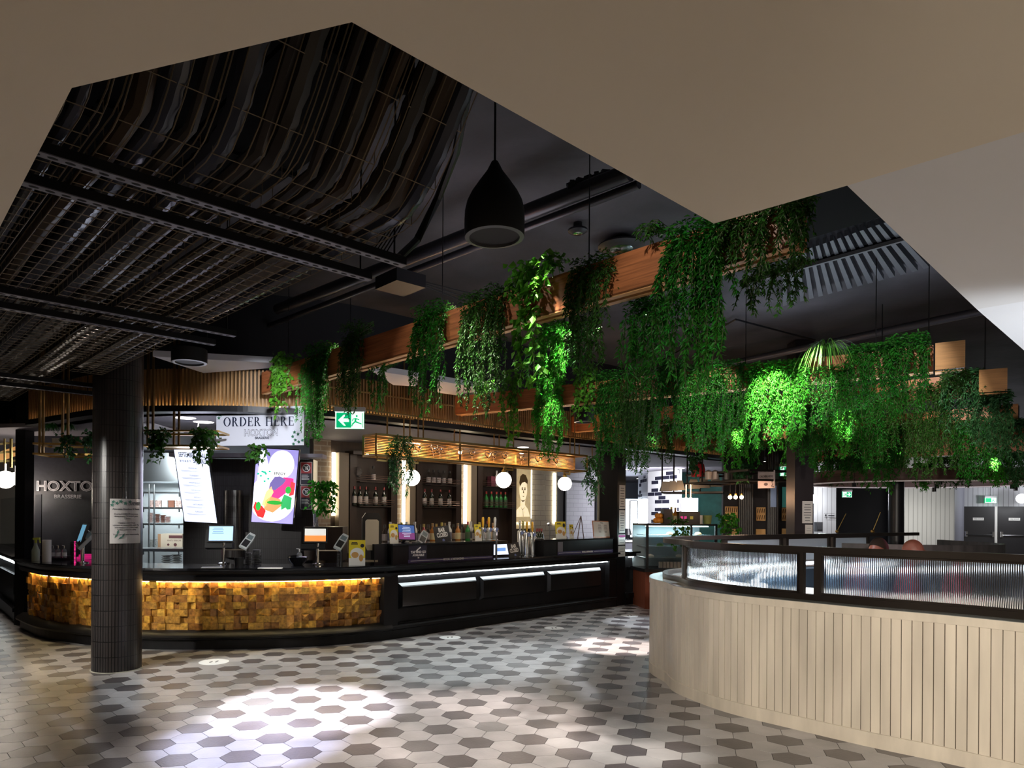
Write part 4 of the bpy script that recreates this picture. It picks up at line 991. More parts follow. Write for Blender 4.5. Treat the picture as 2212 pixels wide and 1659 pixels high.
polyf(m,fB,disc(None,am-w*.02,2.0,w*.035,.02,10),.034,.036); polyf(m,fB,disc(None,am+w*.13,2.0,w*.035,.02,10),.034,.036); polyf(m,fB,[(am+w*.05,2.0),(am+w*.02,1.93),(am+w*.08,1.92)],.034,.036); polyf(m,fB,[(am-.02,1.87),(am+w*.12,1.87),(am+w*.05,1.855)],.034,.036)
polyf(m,fB,[(am-w*.20,2.12),(am-w*.14,2.24),(am+.0,2.29),(am+w*.18,2.27),(am+w*.30,2.17),(am+w*.28,2.10),(am+w*.12,2.14),(am-w*.04,2.12),(am-w*.14,2.05)],.034,.0355)
for q_ in ([(-.10,1.80),(-.02,1.76),(.10,1.77),(.15,1.81),(.10,1.79),(-.02,1.785)],[(-.12,1.67),(.0,1.60),(.14,1.66),(.0,1.615)],[(.02,1.60),(.03,1.60),(.05,1.48),(.03,1.48)],[(-.06,2.03),(.03,2.035),(.03,2.025),(-.06,2.02)],[(.09,2.035),(.18,2.03),(.18,2.02),(.09,2.025)]): polyf(m,fB,[(am+w*a,b) for a,b in q_],.034,.0355)
m.build('face_lines',mat('amber_dark',(.22,.13,.04),.6),t)
m = MB(); text(m,'EWAY BAR',.085,fB,am,1.345,.032,bold=.004,sx=w/.46); m.build('lettering',glow('sign_glow',(1,.82,.45),2.2),t,label='glowing letters EWAY BAR')
# back counter of the bar
m = MB(); m.fbox(fB,aB(700),aB(1200),0,.95,.05,.55); solo(m,'back_counter',M_cab,'low dark back counter under the bottle cabinets','counter')
# wall right of the cream tiles
fR = frame(Vector((*plane(3.4),0)),CD); 
def aR(px): return ab(px,1113,3.4)[0]
m = MB(); m.add([fR(aR(1200),0,0),fR(aR(1300),0,0),fR(aR(1300),2.6,0),fR(aR(1200),2.6,0)],[(0,1,2,3)],None,[((0,0),(1.6,0),(1.6,2.6),(0,2.6))]); struct(m,'wall_grey_tile',brickmat('grey_white_tile',(.33,.33,.36),(.30,.30,.33),(.18,.18,.2),.3,.1,.004,rough=.3,bump=.2))
m = MB(); m.fbox(fB,aB(1204),aB(1216),0,2.3,-.1,.0); solo(m,'door_jamb',mat('slate_paint',(.12,.13,.155),.6),'slate-grey upright beside the cream tiled wall','panel')
m = MB(); 
for px in (1217,1284): m.fbox(fR,aR(px),aR(px)+.05,0,2.3,0,.05)
m.fbox(fR,aR(1217),aR(1284),2.28,2.33,0,.05); solo(m,'door_frame',M_blackmetal,'dark frame of the pale doorway right of the bar','door frame')

# ---------------------------------------------------------------- brass gantry over the bar
gz0,gz1 = 2.17,2.40
def gp(px,off): p = hit(px,1000,off); return Vector((p.x,p.y,0))
gt = thing('brass_gantry','long hanging brass gantry with lit slatted sides above the bar counter','gantry',gp(808,-.32))
g0,g1 = gp(812,-.32),gp(1268,-.32); fG = frame(g0,CD); LG = (g1-g0).length
m = MB()
for z in (gz0,gz1):
    for c in (0,-.24): m.bar(fG(0,z,c),fG(LG,z,c),.028)
    for a in (0,LG*.33,LG*.66,LG): m.bar(fG(a,z,0),fG(a,z,-.24),.022)
for a in (0,LG*.33,LG*.66,LG):
    for c in (0,-.24): m.bar(fG(a,gz0,c),fG(a,gz1,c),.022)
m.build('frame',M_brassd,gt)
m = MB()
for k in range(11): m.bar(fG(0,gz0+.02+k*.019,-.225),fG(LG,gz0+.02+k*.019,-.225),.010,.008)
m.build('slatted_back',mat('slat_gold',(.62,.36,.14),.4,metal=.2),gt)
m = MB(); m.fbox(fG,0,LG,gz0+.01,gz0+.016,-.235,-.01); m.build('glass_shelf',mat('amber_shelf',(.5,.33,.16),.3),gt)
m = MB(); m.fbox(fG,.02,LG-.02,gz0+.017,gz0+.024,-.212,-.205); m.build('warm_led_strip',glow('gantry_led',(1,.62,.26),40),gt)
m = MB()
rods = [(836,0),(872,-.24),(885,-.24),(903,0),(914,0),(981,-.24),(993,-.24),(1067,-.24),(1078,-.24),(1098,0),(1109,0),(1160,-.24),(1231,0),(1241,0),(1251,-.24),(1279,-.24)]
for px,c in rods:
    a = (hit(px,1000,-.32-c)-g0).dot(CD) ; m.bar(fG(a,gz1,c),fG(a,3.35 if c else 3.2,c),.016)
for z,c in ((2.66,0),(2.66,-.24),(2.9,-.24)): m.bar(fG(-.6,z,c),fG(LG+.2,z,c),.016)
m.build('hanger_rods',M_brassd,gt)
m = MB()
for px in (836,903,1108,1231):
    a = (hit(px,1000,-.32)-g0).dot(CD); m.bar(fG(a-.14,gz0-.06,0),fG(a,gz0-.06,0),.02); m.bar(fG(a-.14,gz0-.06,0),fG(a-.14,gz0,0),.014); m.bar(fG(a,gz0-.06,0),fG(a,gz0,0),.014)
m.build('drop_brackets',M_brass,gt)
for k in range(7):
    c = fG(LG*(k+.5)/7,gz0+.12,-.12); lamp('POINT','gantry_lamp',c,2.6,(1,.62,.3),.04)
def globe(px,py,r,off,lb,lx=1):
    c = hit(px,py,off); R = r/FPX*c.y; t = thing('globe_lamp',lb,'lamp',c,'opal globe lamps hanging under the brass gantry'); m = MB(); m.sphere(c,R,24,16); m.build('opal_globe',glow('opal',(1,.93,.82),7),t,True)
    m = MB(); m.lathe([(.001,0),(.03,0),(.03,.03),(.01,.05),(.01,gz0-c.z-R-.02)],c+Vector((0,0,R-.01)),12); m.build('lamp_holder',M_brass,t,True)
    lamp('POINT','globe_light',c+Vector((0,0,-R-.05)),7,(1,.85,.68),.05)
globe(890,1032,17.5,-.32,'leftmost glowing globe lamp under the brass gantry')
globe(1088,1037,17,-.32,'middle glowing globe lamp under the brass gantry, before the right cabinet')
globe(1220,1045,15,-.32,'rightmost glowing globe lamp under the brass gantry, before the pale doorway')
# wine glasses standing in the gantry
def wineglass(loc,lb):
    if 'wg' in PROTO: return clone(PROTO['wg'],loc,lb,group='wine glasses in the gantry')
    o = Vector(loc); t = thing('wine_glass',lb,'glass',loc,'wine glasses in the gantry'); m = MB(); m.lathe([(.032,0),(.032,.003),(.004,.006),(.004,.07),(.02,.085),(.036,.11),(.038,.14),(.032,.175),(.031,.175),(.036,.14)],o,14); m.build('glass_body',mat('shiny_glass',(.95,.93,.9),.04,trans=1,ior=1.35),t,True); PROTO['wg'] = t; return t
for i,px in enumerate((903,937,951,995,1020,1053,1067,1090,1127,1162,1202)):
    p = hit(px,1000,-.2); wineglass((p.x,p.y,gz0+.018),(ORD+['last at the right'])[i]+' of the wine glasses standing in the brass gantry')
def rackplant(x0,x1,yt,yb,D,lb,kind='dusk',dens=.8): return plant(kind,x0,x1,yt,yb,0,lb,D=D,dens=dens)
rackplant(842,888,942,1075,hit(865,1000,-.34).y,'airy trailing plant at the left end of the brass gantry')
rackplant(1262,1294,984,1085,hit(1278,1000,-.34).y,'grey-green trailing plant at the right end of the brass gantry')
# ---------------------------------------------------------------- raised ledges and things on the straight counter
fC = frame(Vector((*plane(0),0)),CD)
def aC(px,off=0): return ab(px,1190,off)[0]
def ledge(p0,p1,lb,z1):
    a0,a1 = aC(p0),aC(p1); t = thing('raised_ledge',lb,'counter ledge',fC(a0,.9,0)); m = MB(); m.fbox(fC,a0,a1,.9,z1-.02,-.40,-.03); m.build('box',M_black,t); m = MB(); m.fbox(fC,a0-.01,a1+.01,z1-.02,z1,-.42,-.02); m.build('top',MATS['black_stone'],t)
    return t,a0,a1
t,a0,a1 = ledge(852,1070,'black raised ledge on the counter with a tap-and-go notice',1.145)
m = MB(); m.fbox(fC,aC(885),a1-.02,.905,.945,-.03,-.026); m.build('purple_strip',mat('purple_vinyl',(.06,.045,.14),.4),t)
m = MB(); m.fbox(fC,aC(890),aC(963),.925,.93,-.026,-.024); m.fbox(fC,aC(1003),aC(1066),.925,.93,-.026,-.024); text(m,'SOCIAL & DISTANCING',.034,fC,aC(983),.927,-.0245,bold=.0012); m.build('lettering',M_white,t,label='white letters SOCIAL & DISTANCING')
m = MB(); m.fbox(fC,aC(886),aC(925),.945,1.12,-.03,-.027); m.build('notice_panel',mat('navy_vinyl',(.022,.022,.045),.4),t)
m = MB(); ac = aC(907); text(m,'TAP AND GO',.040,fC,ac,1.035,-.0265,bold=.0016); text(m,'AVAILABLE',.038,fC,ac,.997,-.0265,bold=.0016); m.fbox(fC,ac-.012,ac+.012,.957,.972,-.027,-.0255)
f2 = frame(fC(ac,1.075,0),CD+Vector((0,0,.6)),Vector((-.6*CD.x,-.6*CD.y,1))); m.fbox(f2,-.03,.04,-.008,.008,-.027,-.025); m.fbox(f2,-.05,-.02,-.02,.004,-.027,-.025); m.build('hand_and_card_icon',M_white,t)
t,b0,b1 = ledge(1178,1327,'black raised ledge at the right end of the counter with a purple strip',1.14)
m = MB(); m.fbox(fC,aC(1208),b1,.905,.95,-.03,-.026); m.build('purple_strip',MATS['purple_vinyl'],t)
m = MB(); m.fbox(fC,aC(1210),aC(1258),.927,.931,-.026,-.024); m.fbox(fC,aC(1286),aC(1324),.927,.931,-.026,-.024); text(m,'SOCIAL & DISTANCING',.032,fC,aC(1272),.929,-.0245,bold=.0012,sx=.85); m.build('lettering',M_white,t,label='white letters SOCIAL & DISTANCING')
m = MB(); m.fbox(fC,aC(1208),aC(1218),.95,1.10,-.03,-.02); m.build('grey_fitting',mat('grey_fit',(.12,.11,.13),.5),t)
m = MB(); m.fbox(fC,aC(822),aC(850),.9,1.145,-.5,-.12); solo(m,'equipment_box',M_blackmetal,'black box on the counter left of the raised ledge','box')
# bar-closed signs
def barsign(px0,px1,py0,py1,off,lb):
    p = hit((px0+px1)/2,py1,off); wdt = (px1-px0)/FPX*p.y/abs(CD.x)*.82; h = (py1-py0)/FPX*p.y; base = Vector((p.x,p.y,p.z)); R = Matrix.Rotation(math.radians(5),3,CN)
    rr = R@CD; uu = R@Vector((0,0,1)); fr_ = frame(base-CD*wdt/2,rr,(uu-CN*.18)); t = thing('closed_sign',lb,'sign',base,'bar closed signs'); m = MB(); m.fbox(fr_,0,wdt,0,h,-.006,0); m.build('board',mat('black_card',(.008,.008,.012),.5),t)
    m = MB(); text(m,'BAR',h*.36,fr_,wdt*.5,h*.76,.001,bold=.003,sx=.78); text(m,'CLOSED',h*.36,fr_,wdt*.5,h*.46,.001,bold=.003,sx=.66); m.build('lettering',M_white,t,label='white letters BAR CLOSED')
    m = MB(); polyf(m,fr_,[(wdt*.45,h*.08),(wdt*.6,h*.08),(wdt*.6,h*.17),(wdt*.53,h*.24),(wdt*.45,h*.19)],0,.002); m.build('small_badge',mat('badge',(.2,.25,.55),.5),t)
    m = MB(); m.bar(fr_(wdt*.5,0,-.004),base-CN*.1+Vector((0,0,.0)),.02,.004); m.build('prop',M_plas,t)
    return t
barsign(939,978,1138,1174,.12,'black BAR CLOSED card standing on the raised ledge')
barsign(1097,1130,1174,1205,.12,'black BAR CLOSED card standing on the counter by the tall taps')
# yellow flyers in stands
M_yel = mat('yellow_print',(.68,.55,.03),.5); M_tan = mat('burger_tan',(.5,.27,.08),.6); M_lgr = mat('pale_print',(.7,.7,.68),.6)
def flyer(p,wd,h,lb,rr=None,tilt=.1):
    rr = rr or CD; n = rr.cross(Vector((0,0,1))); fr_ = frame(Vector(p)-rr*wd/2,rr,Vector((0,0,1))-n*tilt); t = thing('flyer_stand',lb,'flyer',p,'yellow food flyers in stands'); m = MB(); m.fbox(fr_,0,wd,0,h,-.004,0); m.build('board',M_yel,t)
    m = MB(); m.fbox(fr_,0,wd,0,h*.30,0,.0008); polyf(m,fr_,disc(None,wd*.5,h*.46,wd*.42,h*.24,20),0,.0012); m.build('pale_field',M_lgr,t)
    m = MB(); polyf(m,fr_,disc(None,wd*.38,h*.42,wd*.22,h*.12,16),0,.002); polyf(m,fr_,disc(None,wd*.75,h*.3,wd*.13,h*.14,12),0,.002); m.build('food_picture',M_tan,t)
    m = MB(); polyf(m,fr_,disc(None,wd*.82,h*.78,wd*.12,wd*.12,14),0,.002); lines(m,fr_,wd*.08,wd*.6,h*.82,h*.93,2,h*.035,.0014); m.build('dark_print',M_ink,t)
    m = MB(); m.fbox(fr_,0,wd,-.003,.0,-.06,.01); m.build('acrylic_foot',MATS['clear_glass'],t); return t
def onledge(px,off=.2,z=1.145): p = hit(px,1150,off); return Vector((p.x,p.y,z))
flyer(onledge(852),.135,.24,'tall yellow burger flyer at the left end of the raised ledge')
flyer(onledge(1034),.13,.23,'tall yellow burger flyer just left of the short beer taps')
flyer(onledge(1213,.2,1.14),.26,.27,'wide yellow burger flyer on the right-hand ledge')
flyer(onledge(1236,.25,1.14),.10,.22,'narrow yellow flyer tucked behind the wide one on the right-hand ledge')
# tablet and card reader on the ledge
def slab_on(p,wd,h,th,yaw,tilt,roll=0):
    R = Matrix.Rotation(yaw,3,'Z')@Matrix.Rotation(tilt,3,'X')@Matrix.Rotation(roll,3,'Y'); r = R@Vector((1,0,0)); u = R@Vector((0,0,1)); return frame(Vector(p)-r*wd/2,r,u)
def card_reader(p,yaw,lb,s=1,roll=.5):
    f_ = slab_on(p,.08*s,.19*s,.03,yaw,-.6,roll); t = thing('card_reader',lb,'card reader',p,'payment card readers'); m = MB(); polyf(m,f_,[(0,0),(.08*s,0),(.08*s,.13*s),(.07*s,.19*s),(.01*s,.19*s),(0,.13*s)],-.03*s,0); m.build('body',mat('reader_grey',(.42,.45,.47),.4),t)
    m = MB(); m.fbox(f_,.010*s,.07*s,.02*s,.10*s,0,.002); m.build('keypad',M_plas,t); m = MB(); m.fbox(f_,.012*s,.068*s,.115*s,.165*s,0,.0015); m.build('screen',mat('dim_screen',(.1,.13,.14),.2,emit=.15),t); return t
p = onledge(880,.25); f_ = slab_on(p+Vector((0,0,.03)),.26,.21,.02,AU-.1,-.25,.05); t = thing('tablet','tablet glowing blue and purple on the raised ledge beside a yellow flyer','tablet',p); m = MB(); m.fbox(f_,0,.26,0,.21,-.015,0); m.build('body',M_plas,t)
m = MB(); m.fbox(f_,.012,.248,.1,.198,0,.001); m.build('screen_top',mat('tablet_blue',(.05,.10,.30),.2,emit=.8),t); m = MB(); m.fbox(f_,.012,.248,.012,.1,0,.001); m.build('screen_bottom',mat('tablet_purple',(.2,.05,.18),.2,emit=.7),t)
m = MB(); lines(m,f_,.05,.21,.04,.18,7,.006,.002); m.build('screen_print',mat('scr_print',(.6,.7,.9),.3,emit=.6),t); m = MB(); m.bar(f_(.13,.03,-.015),p-CN*.1,.05,.01); m.build('stand',M_plas,t)
card_reader(onledge(910,.12)+Vector((0,0,.0)),AU,'grey card reader propped on the raised ledge, left of the BAR CLOSED card',1.25,.75)
# bottles standing behind the ledge
m = MB(); m.fbox(fC,aC(830,.7),aC(1075,.7),.3,1.12,-.85,-.5); solo(m,'bottle_rack_shelf',M_cab,'dark stepped shelf holding the row of spirit bottles behind the ledge','shelf')
rb = random.Random(8); ks = ['clear','white','amber','clear','gold','white','clear','white','clear','red','clear','amber','red','gold','amber','white','clear','amber','clear','green','white','clear','gold','clear','wine','amber']
adj = {'clear':'clear','white':'frosted white','amber':'amber','gold':'golden','red':'red','green':'green','wine':'dark'}
for i,k in enumerate(ks):
    px = 832+i*9.3+rb.uniform(-2,2); off = .6 if i%2 else .75; p = hit(px,1150,off)
    bottle(k,(p.x,p.y,1.12),adj[k]+' spirit bottle, number '+['one','two','three','four','five','six','seven','eight','nine','ten','eleven','twelve','thirteen','fourteen','fifteen','sixteen','seventeen','eighteen','nineteen','twenty','twenty-one','twenty-two','twenty-three','twenty-four','twenty-five','twenty-six'][i]+' from the left in the row behind the ledge','spirit bottles behind the raised ledge')
# beer taps
def tap(px,off,z0,h,lb,hcol,grp,r=.035):
    p = hit(px,1150,off); o = Vector((p.x,p.y,z0)); t = thing('beer_tap',lb,'beer tap',o,grp); m = MB(); m.lathe([(r*1.3,0),(r*1.3,.01),(r,.015),(r,h),(r*.6,h+.02),(.001,h+.025)],o,18); m.build('column',M_steel,t,True)
    m = MB(); m.tube([o+Vector((0,0,h*.88)),o+CN*.06+Vector((0,0,h*.86)),o+CN*.085+Vector((0,0,h*.78))],.008,8); m.build('spout',M_chrome,t,True)
    m = MB(); m.lathe([(.009,0),(.016,.03),(.019,.12),(.014,.145),(.001,.15)],o+Vector((0,0,h+.02)),12); m.build('handle',mat('handle_'+hcol,{'gold':(.75,.42,.04),'silver':(.7,.7,.66),'olive':(.45,.42,.15)}[hcol],.25,metal=.3),t,True)
    m = MB(); m.lathe([(.001,0),(.03,0),(.03,.008),(.001,.008)],o+CN*.04+Vector((0,0,h*.93)),16,M=Vector((0,0,1)).rotation_difference(CN).to_matrix()); m.build('badge',mat('badge_blue',(.15,.2,.4),.3),t,True)
for i,(px,c) in enumerate(((1043,'gold'),(1056,'gold'),(1069,'silver'))): tap(px,.3,1.145,.16,['left','middle','right'][i]+' one of three short beer taps on the raised ledge',c,'short beer taps on the ledge')
for i,(px,c,off) in enumerate(((1123,'silver',.45),(1138,'gold',.18),(1150,'gold',.18),(1130,'olive',.45))): tap(px,off,.9,.34 if off < .3 else .36,['rear left','front left','front right','rear right'][i]+' one of four tall beer taps standing on the low counter',c,'tall beer taps on the counter',.04)
for i,px in enumerate((1160,1165,1170)):
    p = hit(px,1150,.5); bottle('wine',(p.x,p.y,1.0),ORD[i]+' of the dark bottles right of the tall beer taps','bottles right of the taps')
m = MB(); m.fbox(fC,aC(1150,.5),aC(1178,.5),.9,1.0,-.6,-.4); solo(m,'bottle_crate',M_black,'low black block under the dark bottles right of the tall taps','box')
p = hit(1083,1195,.3); f_ = frame(Vector((p.x,p.y,.9))-CD*.16,CD,Vector((0,0,1))); t = thing('bar_screen','small bright bluish screen lying low on the bar between the two BAR CLOSED cards','screen',p); m = MB(); m.fbox(f_,-.01,.33,.02,.19,-.02,0); m.build('body',M_plas,t); m = MB(); m.fbox(f_,0,.32,.03,.18,0,.002); m.build('display',glow('bar_scr',(.7,.8,1),1.4),t)
m = MB(); m.fbox(f_,.03,.25,.08,.13,.002,.004); m.build('display_print',glow('bar_scr_blue',(.2,.4,.9),.8),t)
p0 = hit(1072,1195,.03); m = MB(); m.fbox(frame(Vector((p0.x,p0.y,.9)),CD),0,.02,0,.32,-.02,0); solo(m,'glass_screen_post',M_steel,'slim steel post at the right end of the raised ledge','post')
p0 = hit(1160,1195,.25); f_ = frame(Vector((p0.x,p0.y,.905)),CD); t = thing('drinks_fridge','small pale blue lit box on the counter right of the tall taps','fridge',f_(0,0,0)); m = MB(); m.fbox(f_,0,.22,0,.18,-.15,0); m.build('body',mat('pale_cyan',(.25,.45,.5),.2,emit=.25),t); m = MB(); m.fbox(f_,.09,.1,0,.18,0,.003); m.build('door_edge',M_blackmetal,t)
# right ledge : menu frame, tongs, A-frame stand, tablet
p = onledge(1301,.15,1.14); f_ = slab_on(p,.46,.28,.01,AU,-.12,.02); t = thing('menu_card','landscape menu card in a thin copper frame at the right end of the ledge','menu',p); m = MB(); m.fbox(f_,0,.46,0,.28,-.01,0); m.build('frame',mat('copper_frame',(.5,.2,.1),.4),t); m = MB(); m.fbox(f_,.012,.448,.02,.268,0,.002); m.build('card',M_paper,t)
m = MB(); lines(m,f_,.12,.24,.08,.22,7,.006,.003); lines(m,f_,.28,.40,.08,.22,7,.006,.003); text(m,'MENU',.03,f_,.24,.245,.0025); m.build('card_print',mat('grey_print',(.12,.12,.13),.7),t)
p = hit(1225,1150,.5); f_ = slab_on(Vector((p.x,p.y,1.15)),.2,.14,.01,AU+.8,-.9,0); t = thing('tablet','small dark-edged tablet tilted behind the narrow yellow flyer','tablet',p); m = MB(); m.fbox(f_,0,.2,0,.14,-.01,0); m.build('body',M_plas,t); m = MB(); m.fbox(f_,.01,.19,.01,.13,0,.001); m.build('display',glow('lav_scr',(.55,.55,.9),.6),t); m = MB(); m.tube([f_(.1,.05,-.01),(p.x,p.y,.9)],.012,8); m.build('stand',M_plas,t)
m = MB(); b0,b1,tp = onledge(1248,.25,1.14),onledge(1261,.25,1.14),hit(1255,1113,.25); tp = Vector((tp.x,tp.y,1.50)); m.bar(b0,tp,.012); m.bar(b1,tp,.012); m.bar(b0-CN*.12,tp,.01); solo(m,'sign_easel',mat('brown_stick',(.10,.06,.045),.6),'narrow brown A-shaped easel on the right-hand ledge','easel')
m = MB(); b0 = onledge(1188,.25,1.14); m.tube([b0,b0-CD*.02+Vector((0,0,.2))],.006,6); m.tube([b0-CD*.02+Vector((0,0,.2)),b0-CD*.045+Vector((0,0,.24))],[.006,.02],8); solo(m,'metal_tongs',M_steel,'slim metal straw spoon standing at the left end of the right-hand ledge','utensil')
# posters on the slim pillar
def sheet(fr_,a0,a1,z0,z1,c,lb,bands=None,n=8):
    t = thing('notice',lb,'notice',fr_((a0+a1)/2,z0,c)); m = MB(); m.fbox(fr_,a0,a1,z0,z1,c,c+.003); m.build('sheet',M_paper,t); m = MB(); lines(m,fr_,a0+.01,a1-.01,z0+.02,z1-.03,n,(z1-z0)*.03,c+.004); m.build('print',MATS['grey_print'],t)
    if bands:
        m = MB(); m.fbox(fr_,a0+.004,a1-.004,z1-(z1-z0)*.25,z1-.006,c+.003,c+.0045); m.build('coloured_band',bands,t)
    return t
m = MB(); M_mag = mat('magenta_print',(.35,.04,.22),.5)
sheet(fP,.03,.20,1.62,2.02,.021,'upper pale notice on the slim pillar at the end of the bar')
sheet(fP,.03,.20,1.22,1.60,.021,'second pale notice on the slim pillar, below the upper one')
sheet(fP,.01,.21,1.02,1.19,.021,'small notice with a magenta band on the slim pillar',M_mag,3)
sheet(fP,.01,.21,.82,1.0,.021,'lowest little notice with round icons on the slim pillar',None,3)
for (px,py,off,w,z) in ((900,940,1.2,9,0),(1120,960,1.4,7,0)): lamp('AREA','bar_downlight',hit(px,1000,off)+Vector((0,0,2.55-hit(px,1000,off).z)),w,(1,.85,.7),.3,hit(px,1150,off))
for i,(px,py) in enumerate(((1130,966),(885,957),(1330,1008))):
    c = F(px,py,2.599); m = MB(); m.lathe([(.001,0),(.07,0),(.09,-.006),(.09,.0)],c,20); solo(m,'downlight',glow('downlight_white',(1,.95,.9),3),('round ceiling downlight over the right bar cabinet','round ceiling downlight behind the gantry plant','round ceiling downlight just right of the right bar column')[i],'ceiling light','round downlights in the lower ceiling')
# ---------------------------------------------------------------- dark tiled wall behind the tills
def tilewall(x0,x1,D,z0,z1,mt,name,depth=.12):
    a = P(x0,1113,D); b = P(x1,1113,D); w = b.x-a.x; m = MB()
    m.add([(a.x,D,z0),(b.x,D,z0),(b.x,D,z1),(a.x,D,z1)],[(0,1,2,3)],None,[((0,z0),(w,z0),(w,z1),(0,z1))])
    m.add([(a.x,D+.002,z0),(b.x,D+.002,z0),(b.x,D+depth,z0),(a.x,D+depth,z0),(a.x,D+.002,z1),(b.x,D+.002,z1),(b.x,D+depth,z1),(a.x,D+depth,z1)],[(1,2,6,5),(2,3,7,6),(3,0,4,7),(4,5,6,7)])
    return struct(m,name,mt)
tilewall(396,676,9.75,0,2.26,M_kitd,'wall_dark_tile',.3)
c = P(505,1113,9.72); m = MB(); m.sweep([(c.x+.13*math.cos(t),c.y+.13*math.sin(t)) for t in [math.pi+math.pi*k/14 for k in range(15)]],[(0,.9),(0,1.82)],closed=False); solo(m,'round_tiled_pier',M_kit,'half-round finger-tiled pier between the two hanging menu screens','column',smooth=True)
a,b = P(396,1113,9.6),P(676,1113,9.6); m = MB(); m.box(((a.x+b.x)/2,9.62,2.29),(b.x-a.x+.3,.3,.05)); solo(m,'shelf_board',mat('lavender_board',(.35,.34,.42),.5),'pale horizontal board above the two menu screens','shelf')
# kitchen seen between the round column and the menu screens
tilewall(37,262,10.1,0,2.6,mat('dark_navy_wall',(.020,.019,.028),.55,noise=.2,nscale=20),'wall_brand',.2)
a = P(262,1113,10.1); b = P(720,1113,13.2); m = MB(); m.quad((P(200,1113,13.2).x,13.2,0),(b.x,13.2,0),(b.x,13.2,2.6),(P(200,1113,13.2).x,13.2,2.6)); struct(m,'wall_kitchen',mat('kitchen_white',(.62,.66,.68),.4))
m = MB(); p0,p1 = P(262,1010,12.2),P(420,1010,12.2); m.prism([(p0.x,12.2),(p1.x,12.2),(p1.x,13),(p0.x,13)],2.05,2.55); solo(m,'extractor_hood',M_steel,'big stainless extractor hood above the kitchen shelves','hood')
lamp('AREA','kitchen_light',((P(350,1113,11.4).x),11.3,2.5),70,(.86,.97,1),.9,((P(350,1113,11.4).x),12.2,.9))
lamp('AREA','kitchen_light',((P(350,1113,12.6).x),12.7,1.9),16,(.86,.97,1),.5,((P(350,1113,12.6).x),12.9,.9),sy=.2)
sx0,sx1 = P(306,1113,12.3).x,P(396,1113,12.3).x
for i,(z,dz) in enumerate(((1.98-.35,0),(1.38,0),(1.07,0),(.88,0))):
    z = (1.72,1.42,1.12,.80)[i]; z = HC-((1062,1095,1130,1187)[i]-1108)/FPX*12.3
    t = thing('kitchen_shelf',('top steel kitchen shelf','second steel kitchen shelf from the top','third steel kitchen shelf, carrying stacks of bowls','lowest visible steel kitchen shelf')[i],'shelf',(sx0,12.3,z),'steel kitchen shelves'); m = MB(); m.box(((sx0+sx1)/2-.1,12.45,z-.015),(sx1-sx0+.5,.42,.03)); m.build('shelf_board',M_steel,t)
    m = MB()
    for x in (sx0+.05,sx1-.06): m.box((x,12.27,z-.05),(.02,.02,.07)); 
    m.build('bracket',M_steel,t)
m = MB(); 
for px in (333,322): m.tube([(P(px,1113,12.24).x,12.24,0),(P(px,1113,12.24).x,12.24,2.0)],.015,8)
solo(m,'rack_posts',M_steel,'two slim steel uprights of the kitchen shelving','rack')
rk = random.Random(3); M_china = mat('white_china',(.7,.7,.68),.25); M_pink = mat('pink_terrazzo_china',(.6,.42,.38),.35,noise=.5,nscale=60); M_brn = mat('brown_china',(.28,.12,.08),.3)
def stack(px,py,n,r,mt,lb,D=12.35,h=.022):
    p = P(px,py,D); t = thing('bowl_stack' if h > .03 else 'plate_stack',lb,'crockery',p,'crockery on the kitchen shelves')
    for k in range(n):
        m = MB(); z = p.z+k*h; m.lathe([(r*.5,z-p.z),(r*.95,z-p.z+h*.7),(r,z-p.z+h*.95),(r*.9,z-p.z+h*.9),(.001,z-p.z+h*.35)],p,14); m.build('bowl' if h > .03 else 'plate',mt,t,True)
stack(325,1129,8,.05,M_pink,'tall stack of speckled bowls left on the third kitchen shelf'); stack(340,1129,7,.05,M_brn,'tall stack of brown bowls on the third kitchen shelf'); stack(352,1129,6,.055,M_brn,'medium stack of brown bowls on the third kitchen shelf'); stack(362,1129,5,.055,M_pink,'short stack of speckled bowls on the third kitchen shelf')
stack(330,1186,8,.08,M_china,'tall stack of white plates below the steel bench'); stack(360,1216,4,.09,M_china,'short stack of white bowls at the bottom of the kitchen',h=.034); stack(382,1216,5,.09,M_china,'stack of white plates at the bottom right of the kitchen',h=.03)
for i,(x0,x1,y0,mt_) in enumerate(((323,334,1070,M_pink),(338,350,1070,M_pink),(352,364,1070,M_china),(366,378,1066,M_brn),(380,394,1068,M_pink))):
    a,b = P(x0,1048,12.35),P(x1,1048,12.35); z = HC-(1048-1113)/FPX*12.35; m = MB(); m.box(((a.x+b.x)/2,12.4,HC-(1092-26-1113)/FPX*12.35-.0+.02),(b.x-a.x,.2,.1)); 
    m.v = [(v[0],v[1],v[2]) for v in m.v]; z0 = HC-(1095-1108)/FPX*12.3
    m = MB(); m.box(((a.x+b.x)/2,12.4,z0+.06),(b.x-a.x,.18,.12)); solo(m,'food_tub',mt_,ORD[i]+' food tub on the second kitchen shelf','tub','tubs on the second kitchen shelf')
p = P(347,1184,12.0); f_ = frame(p,(1,0,0)); t = thing('cardboard_box','pale cardboard box printed WHITE VINEGAR in the kitchen','box',p); m = MB(); m.fbox(f_,.0,.37,0,.245,-.25,0); m.build('carton',mat('carton',(.62,.50,.38),.7),t); m = MB(); m.fbox(f_,-.05,0,0,.24,-.25,-.0); m.build('side_face',mat('carton_side',(.4,.22,.12),.7),t)
m = MB(); m.fbox(f_,.14,.37,.17,.22,0,.002); text(m,'WHITE VINEGAR',.04,f_,.23,.13,.001,sx=.8); polyf(m,f_,disc(None,.13,.06,.02),0,.002); polyf(m,f_,disc(None,.25,.06,.028),0,.002); m.build('print',mat('carton_print',(.12,.04,.04),.6),t)
